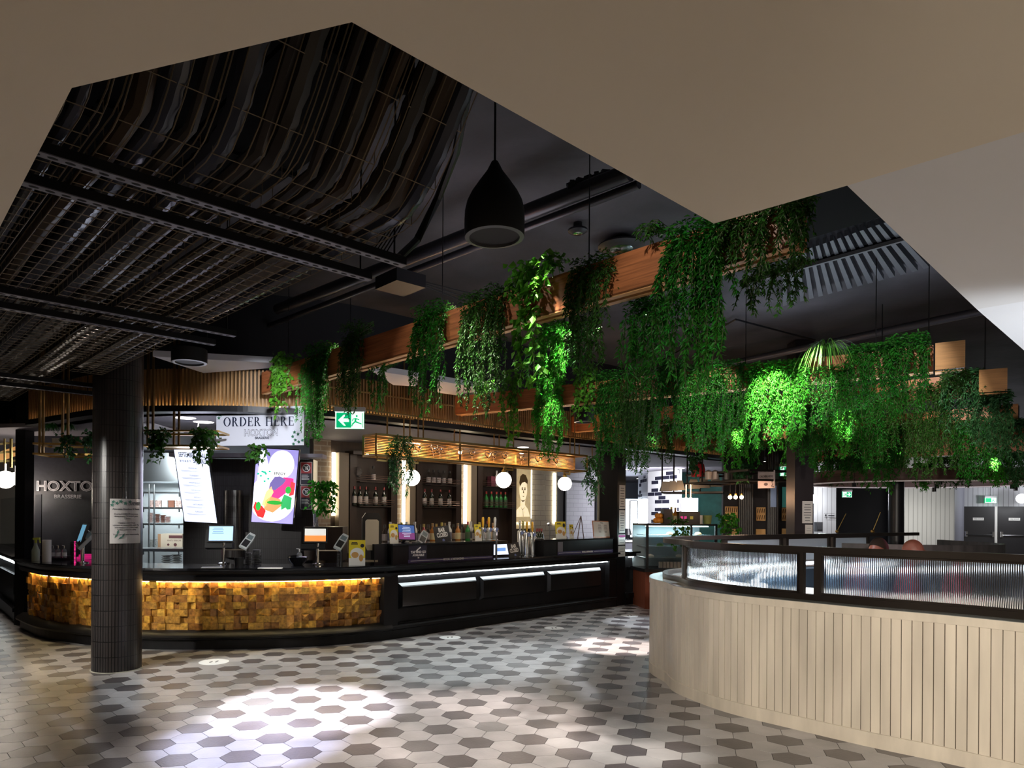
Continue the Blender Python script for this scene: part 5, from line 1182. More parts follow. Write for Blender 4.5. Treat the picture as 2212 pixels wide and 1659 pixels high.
m = MB(); p = P(300,1200,11.6); m.box((p.x+.35,11.6,HC-(1190-1113)/FPX*11.6),(.9,.5,.03),.15); solo(m,'steel_bench',M_steel,'stainless kitchen bench left of the cardboard box','bench')
# lower ceiling fittings over the kitchen
for px,py,lb in ((440,912,'round downlight in the ceiling left of the order sign'),(400,903,'flat downlight near the bulkhead over the kitchen')):
    c = F(px,py,2.598); m = MB(); m.lathe([(.001,-.004),(.10,-.004),(.12,0)],c,24); solo(m,'downlight',MATS['downlight_white'],lb,'ceiling light','round downlights in the lower ceiling')
c = F(428,922,2.55); m = MB(); m.lathe([(.001,0),(.02,0),(.02,.02),(.008,.03),(.008,.05),(.04,.05)],c,12); solo(m,'sprinkler',M_chrome,'little sprinkler head just below the downlight over the kitchen','sprinkler')
m = MB(); a = F(300,925,2.59); m.box((a.x+.1,a.y,2.59),(.6,.9,.012)); solo(m,'ceiling_vent',mat('vent_pale',(.6,.6,.68),.5,emit=.1),'pale square vent in the kitchen ceiling beside the round column','vent')

# ---------------------------------------------------------------- menu screens
def screen(TL,TR,BR,BL,D,lean,side,label,name):
    # a leaning flat panel: the top comes forward by lean, and sideways by side
    bl = P(*BL,D); br = P(*BR,D); tl = P(*TL,D-lean); w = (br-bl).length; up = tl-bl; r = (br-bl).normalized()
    h = up.length; f_ = frame(bl,r,up); t = thing(name,label,'menu screen',bl,'hanging menu screens'); m = MB(); m.fbox(lambda a,b,c: bl+r*a+up.normalized()*b+r.cross(up.normalized())*c,-.01,w+.01,-.01,h+.01,-.05,-.001); m.build('housing',M_plas,t)
    return t,(lambda a,b,c=0: bl+r*a*w+up*b+r.cross(up).normalized()*c),w,h
t,fs_,w,h = screen((375,966),(449,972),(469,1130),(399,1126),9.2,.2,0,'glowing white September menu screen hanging left of the tiled pier','menu_screen')
m = MB(); m.fbox(fs_,0,1,0,1,0,.001); m.build('display',glow('menu_white',(.72,.78,1),1.25),t)
fa = lambda a,b,c=0: fs_(a/w,b/h,c)
m = MB(); text(m,'SEPTEMBER MENU',.085,fa,w*.52,h*.905,.002,bold=.0012,sx=.50); text(m,'SPECIALS',.085,fa,w*.74,h*.83,.002,bold=.0012,sx=.52); m.build('headline',M_ink,t,label='black headline SEPTEMBER MENU SPECIALS')
m = MB()
for i,s in enumerate(('MONDAY','TUESDAY','WEDNESDAY','THURSDAY','FRIDAY','SATURDAY','SUNDAY')):
    y = h*(.73-.098*i); text(m,s,.028,fa,w*.5,y,.0015); m.fbox(fa,w*.12,w*.7,y-.034,y-.031,0,.0015); m.fbox(fa,w*.14,w*.6,y-.044,y-.041,0,.0015); m.fbox(fa,w*.82,w*.9,y-.034,y-.031,0,.0015)
text(m,'$10 & $15',.034,fa,w*.30,h*.825,.0015); m.build('menu_lines',mat('menu_grey',(.28,.30,.40),.6),t)
t,fs_,w,h = screen((555,968),(646,972),(632,1132),(543,1127),9.2,.15,.1,'glowing food picture screen hanging right of the tiled pier','menu_screen')
fa = lambda a,b,c=0: fs_(a/w,b/h,c)
m = MB(); m.fbox(fs_,0,1,0,1,0,.001); m.build('display',glow('food_lavender',(.45,.40,.95),.75),t)
def gl(n,c,s=1.0): return glow('food_'+n,c,s)
def fd(n,pts,c,col,s=1.0): m = MB(); polyf(m,fs_,pts,0.001,c); m.build(n,gl(n,col,s),t)
fd('white_plate',[(max(0,min(1,a)),max(0,b)) for a,b in disc(None,.46,.34,.56,.32,40)],.002,(.85,.87,1),1.5); fd('white_circle',disc(None,.62,.80,.30,.19,30),.003,(1,1,1),1.2)
fd('wall_area',[(.06,.5),(.6,.55),(.7,.68),(.3,.8),(.2,.98),(.1,.98)],.0025,(.85,.9,1),1.4)
fd('pink_beetroot',[(.42,.36),(.60,.33),(.78,.42),(.95,.50),(.93,.62),(.70,.63),(.45,.50)],.004,(.85,.03,.20),1.1)
fd('purple_cabbage',[(.36,.46),(.52,.45),(.70,.54),(.76,.60),(.6,.64),(.48,.63),(.38,.54)],.005,(.16,.12,.35),.8)
fd('orange_wedge',[(.22,.24),(.32,.22),(.48,.42),(.42,.50),(.30,.42)],.005,(.95,.70,.25),1)
fd('red_tomato',[(.02,.20),(.14,.08),(.28,.06),(.33,.16),(.24,.22),(.06,.28)],.006,(.85,.02,.02),1.0)
fd('grains',[(.28,.18),(.50,.14),(.70,.24),(.66,.33),(.42,.36),(.30,.30)],.005,(.65,.32,.12),.8)
fd('green_leaf',disc(None,.53,.28,.19,.028,16),.007,(.02,.35,.03),.8); fd('cucumber_slices',[(.70,.18),(.92,.2),(.93,.36),(.74,.40),(.68,.30)],.006,(.03,.42,.12),.8)
fd('egg',[(.30,.07),(.5,.03),(.78,.10),(.86,.18),(.80,.22),(.6,.15),(.36,.13)],.008,(.90,.95,.85),1.3); fd('side_leaf',disc(None,.14,.22,.06,.06,14),.008,(.02,.4,.05),.8); fd('top_leaf',disc(None,.83,.46,.07,.05,14),.008,(.02,.4,.05),.8)
fd('red_slice',[(.86,.38),(.97,.40),(.98,.56),(.88,.58)],.007,(.85,.04,.05),.9)
m = MB(); rg = random.Random(6)
for i in range(9): polyf(m,fs_,disc(None,rg.uniform(.08,.42),rg.uniform(.5,.74),.03,.014,7),.003,.004)
m.build('scattered_herbs',gl('herbs',(.02,.5,.3),.8),t)
m = MB(); text(m,'ENJOY',.05,fa,w*.6,h*.675,.006,bold=.001); m.build('small_words',M_ink,t)
lamp('AREA','screen_glow',P(590,1050,8.95),9,(.74,.72,1),.55,P(560,1500,5.5),sy=.9); lamp('AREA','screen_glow',P(425,1050,8.95),7,(.78,.82,1),.45,P(400,1500,5.5),sy=.9)
# ---------------------------------------------------------------- signs
def serif(m,f_,s,x,y,h,c,mi=None):
    # roman capitals with thick and thin strokes and serifs, built stroke by stroke; returns the pen position
    T = h*.145; t_ = h*.055; S = h*.05
    def st(a0,a1,b0,b1): m.fbox(f_,x+a0,x+a1,y+b0,y+b1,0,c,mi)
    def arc(cx,cy,rx,ry,a0,a1,tk,n=14):
        for k in range(n):
            u0,u1 = a0+(a1-a0)*k/n,a0+(a1-a0)*(k+1)/n; q = []
            for u_,ins in ((u0,0),(u1,0),(u1,1),(u0,1)):
                w_ = tk*abs(math.cos(u_))+t_*abs(math.sin(u_)); q.append((x+cx+(rx-ins*w_)*math.cos(u_),y+cy+(ry-ins*w_*.8)*math.sin(u_)))
            polyf(m,f_,q,0,c,mi)
    for ch in s:
        if ch == ' ': x += h*.42; continue
        if ch == 'O': arc(h*.42,h*.5,h*.42,h*.51,0,2*math.pi,T,28); w_ = h*.84
        elif ch == 'R':
            st(S,S+T,0,h); st(0,T+2*S,0,t_); st(0,T,h-t_,h); arc(h*.25,h*.74,h*.28,h*.26,-math.pi/2,math.pi/2,T); st(T,h*.27,h-t_,h); st(T,h*.27,h*.46,h*.46+t_)
            polyf(m,f_,[(x+h*.28,y+h*.48),(x+h*.42,y+h*.48),(x+h*.70,y),(x+h*.54,y)],0,c,mi); st(h*.5,h*.76,0,t_); w_ = h*.74
        elif ch == 'D': st(S,S+T,0,h); st(0,h*.3,0,t_); st(0,h*.3,h-t_,h); arc(h*.28,h*.5,h*.48,h*.5,-math.pi/2,math.pi/2,T,18); w_ = h*.78
        elif ch == 'E':
            st(S,S+T,0,h); st(0,h*.58,0,t_); st(0,h*.54,h-t_,h); st(T,h*.42,h*.48,h*.48+t_); st(h*.55,h*.6,0,h*.24); st(h*.51,h*.56,h*.78,h); st(h*.4,h*.44,h*.4,h*.62); w_ = h*.6
        elif ch == 'H':
            for q in (0,h*.55): st(q+S,q+S+T,0,h); st(q,q+T+2*S,0,t_); st(q,q+T+2*S,h-t_,h)
            st(T,h*.6,h*.48,h*.48+t_); w_ = h*.55+T+2*S
        x += w_+h*.16
    return x
def outline_word(m,s,size,f_,a,b,c,sx=1,w=.004):
    # hollow block capitals: the outer letter with a smaller one of another colour laid on it
    text(m,s,size,f_,a,b,c,bold=w,sx=sx,mi=0)
TL,TR,BR,BL = P(465,880,7.9),P(651,886,7.75),P(655,968,7.75),P(467,963,7.9); r_ = (BR-BL); W_ = r_.length; H_ = TL.z-BL.z
f_ = frame(BL,Vector((r_.x,r_.y,0))); t = thing('order_sign','white hanging ORDER HERE sign over the tills','sign',BL); m = MB(); m.fbox(f_,0,W_,0,H_,-.02,0); m.build('board',mat('sign_white',(.66,.68,.78),.5),t)
m = MB(); e = serif(m,f_,'ORDER HERE',W_*.085,H_*.50,H_*.235,.003); sc0 = e
m.build('headline',mat('navy_ink',(.012,.02,.05),.5),t,label='serif words ORDER HERE')
m = MB(); text(m,'HOXTON',.105,f_,W_*.52,H_*.32,.001,bold=.0035,sx=.86); m.build('brand_outline',MATS['navy_ink'],t,label='hollow letters HOXTON'); m = MB(); text(m,'HOXTON',.105,f_,W_*.52,H_*.32,.003,bold=-.0002,sx=.86); m.build('brand_fill',MATS['sign_white'],t)
m = MB(); text(m,'BRASSERIE',.036,f_,W_*.53,H_*.19,.002,bold=.001); m.build('brand_subline',MATS['navy_ink'],t)
def ivyprint(m,f_,pts,s,c=.003):
    for i,(a,b) in enumerate(pts):
        q = []; an = i*1.3
        for k in range(10):
            rr = s*(1 if k%2 == 0 else .5); q.append((a+rr*math.cos(an+k*math.pi/5),b+rr*math.sin(an+k*math.pi/5)))
        polyf(m,f_,q,0,c)
m = MB(); ivyprint(m,f_,[(W_*.02,H_*.88),(W_*.07,H_*.95),(W_*.12,H_*.9),(W_*.05,H_*.80),(W_*.16,H_*.93),(W_*.14,H_*.82),(W_*.2,H_*.97),(W_*.03,H_*.72),(W_*.90,H_*.33),(W_*.94,H_*.28),(W_*.88,H_*.22),(W_*.91,H_*.13),(W_*.95,H_*.08),(W_*.99,H_*.12),(W_*.89,H_*.03)],.022); m.build('ivy_print',mat('ivy_ink',(.02,.12,.07),.5),t)
m = MB()
for a in (.19,.80):
    c = f_(W_*a,H_,-.01); n = 26
    for k in range(n): m.box((c.x,c.y,c.z+.012+k*.024),(.012 if k%2 else .004,.004 if k%2 else .012,.022))
m.build('chain',M_steel,t)
# wall brand lettering
f_ = frame((P(70,1113,10.09).x,10.09,0),(1,0,0)); px_ = 10.09/FPX; zc = HC-(1051-1107)*px_
t = thing('brand_lettering','white HOXTON BRASSERIE lettering on the dark left wall','wall sign',(P(70,1113,10.09).x,10.09,zc)); m = MB(); text(m,'HOXTON',22*px_*1.35,f_,82*px_,zc,.002,bold=.006,sx=1.12,ext=.004); m.build('outer_letters',mat('sign_grey',(.55,.54,.58),.5),t,label='capital letters HOXTON')
m = MB(); text(m,'HOXTON',22*px_*1.35,f_,82*px_,zc,.007,bold=-.0045,sx=1.12,ext=.001); m.build('inline_strokes',mat('inline_dark',(.18,.17,.2),.5),t); m = MB(); text(m,'BRASSERIE',8*px_*1.4,f_,76*px_,HC-(1073-1107)*px_,.003,bold=.002,sx=1.15); m.build('small_letters',MATS['sign_grey'],t)
# liquor notices right of the food screen
for i,(y0,y1) in enumerate(((997,1047),(1048,1100))):
    D = 9.3; b0 = P(649,y1,D); w_ = 25/FPX*D; h_ = (y1-y0-1)/FPX*D; f_ = frame(b0,(1,0,0)); t = thing('age_notice',('upper','lower')[i]+' red and black no-under-18 notice right of the food screen','notice',b0,'under-18 notices'); m = MB(); m.fbox(f_,0,w_,0,h_,-.006,0); m.build('white_edge',M_white,t)
    m = MB(); m.fbox(f_,.006,w_-.006,.006,h_*.5,0,.001); m.build('dark_half',mat('notice_dark',(.025,.02,.035),.5),t); m = MB(); m.fbox(f_,.006,w_-.006,h_*.5,h_-.006,0,.001); m.build('red_half',mat('notice_red',(.35,.03,.035),.5),t)
    m = MB(); polyf(m,f_,disc(None,w_/2,h_*.74,w_*.34),0,.002); m.build('ring',M_white,t); m = MB(); polyf(m,f_,disc(None,w_/2,h_*.74,w_*.28),0,.003); m.build('disc',MATS['notice_dark'],t)
    m = MB(); text(m,'18',w_*.42,f_,w_/2,h_*.72,.0035,bold=.001,sx=.8); text(m,'UNDER',w_*.12,f_,w_/2,h_*.8,.0035); m.bar(f_(w_*.3,h_*.84,.004),f_(w_*.7,h_*.64,.004),.001,.008); lines(m,f_,w_*.1,w_*.9,h_*.2,h_*.45,5 if i == 0 else 4,h_*.02,.002,center=False); m.build('white_print',M_white,t)
# notice on the big column
Dn = cc[1]-rc-.0; a0 = P(236,1174,Dn+.02); f_ = frame((a0.x,Dn-.004+.05,a0.z),Vector((math.cos(.28),math.sin(.28),0))); w_,h_ = 68/FPX*Dn*1.0,97/FPX*Dn
t = thing('column_notice','laminated paper notice taped on the big round column','notice',a0); m = MB(); 
def fcol(a,b,c=0):
    th = -math.pi/2+(a+.08)/rc*1.0-.2; return Vector((cc[0]+(rc+.008+c)*math.cos(th),cc[1]+(rc+.008+c)*math.sin(th),a0.z+b))
n = 14
for k in range(n): m.fbox(fcol,w_*k/n,w_*(k+1)/n,0,h_,-.003,0)
m.build('sheet',mat('laminate',(.42,.40,.39),.15),t); m = MB(); text(m,'LANEWAY',.042,fcol,w_*.74,h_*.89,.002,bold=.0015,sx=.62); text(m,'Attention Members & Guests',.022,fcol,w_*.5,h_*.77,.002,bold=.0006,sx=.95)
for y,s in ((.66,'Due to COVID-19 restrictions'),(.61,'dining area is for seated guests'),(.56,'2 hours'),(.46,'Children must remain'),(.41,'a parent or responsible adult. Play'),(.36,'area equipment is closed until'),(.31,'further notice for safety'),(.2,'Thank you for your understanding')): text(m,s,.0195,fcol,w_*.5,h_*y,.0015,sx=.9)
m.build('printed_words',MATS['grey_print'],t); m = MB(); ivyprint(m,fcol,[(.03,h_*.93),(.06,h_*.9),(.09,h_*.94),(.13,h_*.9),(.02,h_*.86),(.17,h_*.93)],.02,.002)
for a,b,an in ((.04,.05,1),(.07,.04,.6),(.10,.05,1.1),(.06,.08,1.3)): polyf(m,fcol,[(a,b),(a+.03*math.cos(an+.3),b+.03*math.sin(an+.3)),(a+.05*math.cos(an),b+.05*math.sin(an)),(a+.03*math.cos(an-.3),b+.03*math.sin(an-.3))],0,.002)
m.build('leaf_print',mat('teal_print',(.05,.14,.11),.5),t)
# ---------------------------------------------------------------- exit signs
M_exg = glow('exit_green',(.0,.42,.16),1.0); M_exw = glow('exit_white',(.85,1,.92),1.0)
def exit_sign(x0,y0,x1,y1,D,lb,yaw=0,arrow=True,flip=False,detail=True):
    b0 = P(x0,y1,D); b1 = P(x1,y1,D); w_ = (b1-b0).length; h_ = (y1-y0)/FPX*D; f_ = frame(b0,Vector((math.cos(yaw),math.sin(yaw),0))); t = thing('exit_sign',lb,'exit sign',b0); m = MB(); m.fbox(f_,0,w_,0,h_,-.03,0); m.build('lit_face',M_exg,t)
    m = MB(); e = .02*min(1,w_/.3)
    for q in ((0,w_,0,e*.6),(0,w_,h_-e*.6,h_),(0,e*.6,0,h_),(w_-e*.6,w_,0,h_)): m.fbox(f_,*q,0,.002)
    X = (lambda a: w_-a) if flip else (lambda a: a)
    if arrow: polyf(m,f_,[(X(w_*.10),h_*.5),(X(w_*.30),h_*.82),(X(w_*.37),h_*.82),(X(w_*.27),h_*.60),(X(w_*.48),h_*.60),(X(w_*.48),h_*.40),(X(w_*.27),h_*.40),(X(w_*.37),h_*.18),(X(w_*.30),h_*.18)][::-1 if flip else 1],0,.003)
    m.fbox(f_,*(sorted((X(w_*.56),X(w_*.94)))),h_*.06,h_*.94,0,.002); m.build('white_shapes',M_exw,t)
    m = MB(); g_ = lambda a,b,c=0: f_(X(a),b,c)
    for p,q,s in (((.72,.62),(.70,.42),.05),((.70,.42),(.60,.26),.04),((.60,.26),(.58,.14),.03),((.70,.42),(.82,.34),.04),((.82,.34),(.92,.28),.03),((.72,.6),(.62,.56),.028),((.62,.56),(.60,.44),.025),((.72,.6),(.84,.52),.028)):
        m.bar(g_(p[0]*w_,p[1]*h_,.004),g_(q[0]*w_,q[1]*h_,.004),.002,s*w_*1.2)
    polyf(m,f_,disc(None,X(w_*.75),h_*.74,w_*.035,w_*.035,10),.002,.005); m.build('running_figure',M_exg,t)
    m = MB(); m.fbox(f_,-.01,w_+.01,h_,h_+.05,-.05,.01); m.build('housing',mat('exit_housing',(.5,.5,.52),.5),t)
    m = MB(); c = f_(w_/2,h_+.05,-.02); m.tube([c,(c.x,c.y,min(ZD,c.z+1.2))],.006,6); m.build('rod',M_blackmetal,t); return t
exit_sign(724,889,786,926,7.6,'large green exit sign with arrow, behind the fine hanging plant')
exit_sign(1626,1001,1645,1021,13.5,'small green exit sign left of the little white hanging sign',arrow=True)
exit_sign(1686,1008,1704,1028,12.5,'small green exit sign left of the wide black column',flip=True)
exit_sign(1820,1062,1840,1074,17,'tiny green exit sign in the dark opening right of the pale boarded wall',flip=True)
# ---------------------------------------------------------------- tills and things on the curved counter
def pos(px,py,sc,lb,scol,base_px):
    b = F(base_px,py,.9); t = thing('till',lb,'till',b,'tills on the counter'); m = MB(); m.lathe([(.07,0),(.07,.012),(.05,.02),(.022,.025),(.022,.36),(.001,.365)],b,18); m.build('stand_pole',M_chrome,t,True)
    yaw = .15; f_ = slab_on(b+Vector((-.02,-.05,.26)),.31*sc,.21*sc,.03,yaw,-.22); m = MB(); m.fbox(f_,0,.31*sc,0,.21*sc,-.03,0); m.build('screen_case',M_plas,t); m = MB(); m.fbox(f_,.018,.31*sc-.018,.02,.21*sc-.018,0,.0015); m.build('display',glow('till_'+scol,{'blue':(.42,.62,.85),'orange':(.75,.75,.7)}[scol],.8),t)
    m = MB(); 
    if scol == 'orange': m.fbox(f_,.018,.31*sc-.018,.02,.10*sc,.0015,.003)
    else: lines(m,f_,.04,.2,.1,.18,4,.008,.003)
    m.build('display_lower',glow('till_low_'+scol,{'blue':(.12,.25,.35),'orange':(.85,.28,.06)}[scol],.9),t)
    m = MB(); m.fbox(f_,-.03,.28*sc,-.06,.16*sc,-.16,-.035); m.build('rear_printer',M_plas,t); m = MB(); m.bar(b+Vector((.02,0,.17)),b+Vector((.28,.02,.17)),.015); m.build('side_arm',M_chrome,t)
    m = MB(); m.tube([b+Vector((.28,.02,.0)),b+Vector((.28,.02,.24))],.012,8); m.build('arm_post',M_plas,t); card_reader(b+Vector((.24,-.05,.20)),.3,'pale card reader leaning beside the '+lb.split(',')[0],1.2,.55)
pos(488,1218,1.0,'till with a blue screen, under the order sign',"blue",483); pos(690,1220,.9,'till with an orange and white screen, right of the order sign','orange',686)
f0 = F(178,1216,.9); t = thing('till','till seen from the side behind the big round column',  'till',f0,'tills on the counter'); m = MB(); f_ = slab_on(f0+Vector((-.05,0,.24)),.26,.24,.03,-.9,-.3); m.fbox(f_,0,.26,0,.24,-.03,0); m.build('screen_case',M_plas,t); m = MB(); m.fbox(f_,.015,.245,.015,.225,0,.002); m.build('display',glow('till_teal',(.15,.38,.55),.8),t); m = MB(); m.lathe([(.07,0),(.07,.01),(.022,.02),(.022,.3)],f0,14); m.build('stand_pole',M_chrome,t,True); m = MB(); m.bar(f0+Vector((.05,0,.38)),f0+Vector((.24,.05,.2)),.05,.03); m.build('rear_arm',M_plas,t); card_reader(f0+Vector((-.02,-.1,.2)),-.5,'white card reader on the till behind the big round column',1.35,.5)
def spiral(px,py,n,r,col,lb,z=.9,ring=None):
    b = F(px,py,z); t = thing('pager_stack',lb,'pager stack',b,'stacks of pagers on the counter')
    for k in range(n):
        m = MB(); m.lathe([(.001,0),(r,0),(r,.010),(.001,.010)],b+Vector((0,0,k*.0155)),16); m.build('pager',M_plas,t)
    m = MB()
    for k in range(n): m.box(b+Vector((r*.85,-r*.5,k*.0155+.005)),(.012,.012,.006))
    m.build('pager_lights',col,t); return t
spiral(158,1216,17,.032,glow('pink_led',(1,.03,.25),2.2),'tall stack of pagers glowing pink left of the big round column')
spiral(555,1217,11,.052,mat('grey_dot',(.3,.3,.33),.4),'taller stack of black pagers, right of the blue till'); spiral(538,1219,9,.045,mat('grey_dot',(.3,.3,.33),.4),'lower stack of black pagers, right of the blue till'); spiral(733,1219,14,.03,mat('grey_dot',(.3,.3,.33),.4),'slim stack of black pagers right of the orange till')
def cup(px,py,r,h,mt,lb,nm='pot',z=.9,cat='container'):
    b = F(px,py,z); m = MB(); m.lathe([(.001,0),(r*.9,0),(r,h),(r*.92,h),(r*.85,.01),(.001,.012)],b,20); return solo(m,nm,mt,lb,cat,smooth=True)
cup(516,1221,.055,.09,M_plas,'small black utensil pot beside the blue till')
b = F(643,1221,.9); m = MB(); m.lathe([(.001,0),(.06,0),(.10,.05),(.115,.09),(.118,.095),(.108,.09),(.09,.04),(.001,.02)],b,28); solo(m,'black_bowl',mat('gloss_black',(.01,.01,.012),.12),'shiny black bowl with a pump bottle standing in it','bowl',smooth=True)
def pump(p,h,r,mt,lb,cap=M_chrome,lab=None):
    t = thing('pump_bottle',lb,'bottle',p); m = MB(); m.lathe([(.001,0),(r,0),(r,h*.55),(r*.8,h*.66),(r*.3,h*.72),(r*.3,h*.76)],p,16); m.build('bottle_body',mt,t,True); m = MB(); p = Vector(p); m.tube([p+Vector((0,0,h*.74)),p+Vector((0,0,h*.95))],r*.25,8); m.bar(p+Vector((-r*.2,0,h*.95)),p+Vector((-r*1.1,0,h*.97)),r*.3); m.build('pump',cap,t)
    if lab: m = MB(); m.lathe([(r+.001,h*.12),(r+.001,h*.42)],p,14); m.build('label',lab,t,True)
M_clr = mat('clear_plastic',(.8,.83,.86),.1,trans=.8,ior=1.2)
pump((b.x+.02,b.y,.93),.17,.033,M_clr,'clear pump bottle standing in the black bowl',M_wplas)
for i,px in enumerate((115,126,139)): p = F(px,1205,.935); pump(p,.16,.027,M_clr,ORD[i]+' clear pump bottle on the tray left of the big column',M_chrome,M_wplas)
p = F(127,1206,.9); m = MB(); m.lathe([(.001,0),(.15,0),(.16,.03),(.14,.03),(.001,.012)],p,28); solo(m,'round_tray',M_plas,'round black tray under the pump bottles','tray',smooth=True)
p = F(77,1211,.9); t = thing('spray_bottle','pale green spray bottle with a yellow trigger at the far left of the counter','bottle',p); m = MB(); m.lathe([(.001,0),(.045,0),(.045,.13),(.02,.19),(.015,.22)],p,18); m.build('bottle_body',mat('pale_green_plastic',(.42,.50,.42),.3),t,True); m = MB(); m.tube([p+Vector((0,0,.22)),p+Vector((0,0,.27))],.014,8); m.bar(p+Vector((-.03,0,.27)),p+Vector((.05,0,.275)),.025); m.bar(p+Vector((.045,0,.27)),p+Vector((.055,0,.22)),.012); m.build('trigger',mat('yellow_trigger',(.55,.6,.06),.4),t)
p = F(101,1213,.9); m = MB(); m.lathe([(.001,0),(.05,0),(.05,.265),(.02,.265),(.02,.26)],p,20); solo(m,'paper_towel_roll',M_paper,'upright white paper towel roll beside the spray bottle','paper roll',smooth=True)
p = F(192,1207,.9); m = MB(); m.box(p+Vector((0,0,.015)),(.22,.2,.03),.1); m.box(p+Vector((.01,0,.045)),(.2,.18,.028),.15); solo(m,'pink_folders',glow('hot_pink',(.75,.02,.22),.5),'hot pink folders lying beside the big round column','folder')
p = F(584,1228,.9); m = MB(); m.box((p.x,p.y,.905),(.26,.07,.01),.05); solo(m,'paper_slips',M_paper,'strip of white paper slips on the counter edge right of the blue till','paper'); p = F(458,1226,.9); m = MB(); m.box((p.x,p.y,.903),(.22,.1,.004),.2); solo(m,'paper_sheet',M_paper,'sheet of paper on the counter left of the blue till','paper')
flyer(F(771,1222,.9),.19,.30,'yellow burger flyer standing by the hand dryer cut-out, left of the raised ledge',Vector((1,.12,0)).normalized())
# dispenser on a stand
p = F(803,1219,.9); f_ = frame(p,Vector((1,.2,0))); t = thing('sanitiser_dispenser','tall sanitiser dispenser with a pale curved front, left of the raised ledge','dispenser',p); m = MB()
o = [(-.09,.0),(.09,.0),(.11,.12),(.11,.56),(.07,.62),(-.07,.62),(-.11,.56),(-.11,.12)]; polyf(m,f_,[(a*1.05,b*1.0) for a,b in o],-.12,0); m.build('back_case',mat('graphite_case',(.02,.019,.018),.3),t); m = MB(); polyf(m,f_,[(-.055,.17),(.055,.17),(.08,.22),(.08,.52),(.06,.54),(-.06,.54),(-.08,.52),(-.08,.22)],0,.03); m.build('front_cover',mat('beige_cover',(.40,.34,.26),.3),t)
m = MB(); m.fbox(f_,-.09,.07,.03,.055,-.02,.06); m.build('drip_tray',mat('beige_cover',(.4,.34,.26),.3),t)
p = F(715,1212,.9); m = MB(); m.lathe([(.001,0),(.035,0),(.03,.12),(.05,.22),(.046,.22),(.027,.12),(.001,.02)],P(682,1138,9.1),16); solo(m,'glass_vase',M_clr,'clear glass vase holding leafy branches, left of the brick wall','vase',smooth=True)
p0 = P(682,1138,9.1); m = MB(); p0b = p0; m.fbox(frame((p0.x-.15,9.2,.9),(1,0,0)),0,.5,0,p0.z-.9,-.3,.1); solo(m,'back_ledge',M_cab,'dark ledge behind the tills that carries the vase','ledge')
plant('ivy',676,726,1040,1112,0,'leafy branches in the glass vase against the brick wall',D=9.1,dens=2.2,mt=LM['bright'])
# hanging racks either side of the big column
def rack(x0,x1,yb,yt,D,lb,rodpx,depth=.35,ang=.12):
    a = P(x0,yb,D); b = P(x1,yb,D); d_ = Vector((math.cos(ang),math.sin(ang),0)); L = (b.x-a.x)/d_.x; f_ = frame(a,d_); zt = (yb-yt)/FPX*D; t = thing('brass_rack',lb,'hanging rack',a); m = MB()
    for z in (0,zt):
        for c in (0,-depth): m.bar(f_(0,z,c),f_(L,z,c),.02)
        for s in (0,L): m.bar(f_(s,z,0),f_(s,z,-depth),.018)
    m.fbox(f_,0,L,.0,.008,-depth,0); m.build('frame',M_brass,t); m = MB()
    for px,c in rodpx: s = (P(px,1113,D).x-a.x)/d_.x; m.bar(f_(s,0,c),f_(s,3.2-a.z+.3,c),.02)
    m.build('rods',M_brassd,t); return f_,a
f_,a_ = rack(72,205,980,958,7.2,'brass hanging plant rack left of the big round column',((84,0),(91,0),(130,0),(141,0),(183,-.35),(194,-.35)))
rack(308,470,962,930,7.25,'brass hanging plant rack right of the big round column',((318,0),(329,0),(346,-.35),(357,-.35)),ang=.02)
def pot(px,py,D,r,h,mt,lb): c = P(px,py,D); m = MB(); m.lathe([(.001,0),(r*.8,0),(r,h),(r*.9,h),(.001,h-.02)],c,18); solo(m,'plant_pot',mt,lb,'pot',smooth=True)
pot(123,968,7.35,.05,.10,M_white,'white plant pot on the brass rack left of the column'); pot(167,962,7.35,.05,.085,mat('terracotta',(.25,.13,.09),.6),'brown plant pot on the brass rack left of the column')
plant('ivy',134,160,940,1000,0,'ivy trailing from the middle of the left brass rack',D=7.2,dens=1.6,mt=LM['dusk']); plant('ivy',188,206,935,988,0,'ivy trailing beside the big column from the left brass rack',D=7.2,dens=1.8,mt=LM['dusk'])
plant('spider',98,128,905,955,0,'palm-like potted plant on the left brass rack',D=7.35,dens=.8,mt=LM['fine']); plant('spider',140,165,908,950,0,'second leafy pot plant on the left brass rack',D=7.4,dens=.7,mt=LM['fine'])
plant('ivy',322,364,930,992,0,'dark ivy hanging over the kitchen, right of the big column',D=7.15,dens=2.2,mt=LM['moss']); plant('ivy',420,466,928,1004,0,'dark ivy hanging over the corner of the September menu screen',D=7.15,dens=2.0,mt=LM['moss']); plant('ivy',545,575,964,996,0,'dark ivy hanging in front of the top of the food screen',D=7.15,dens=1.6,mt=LM['moss'])
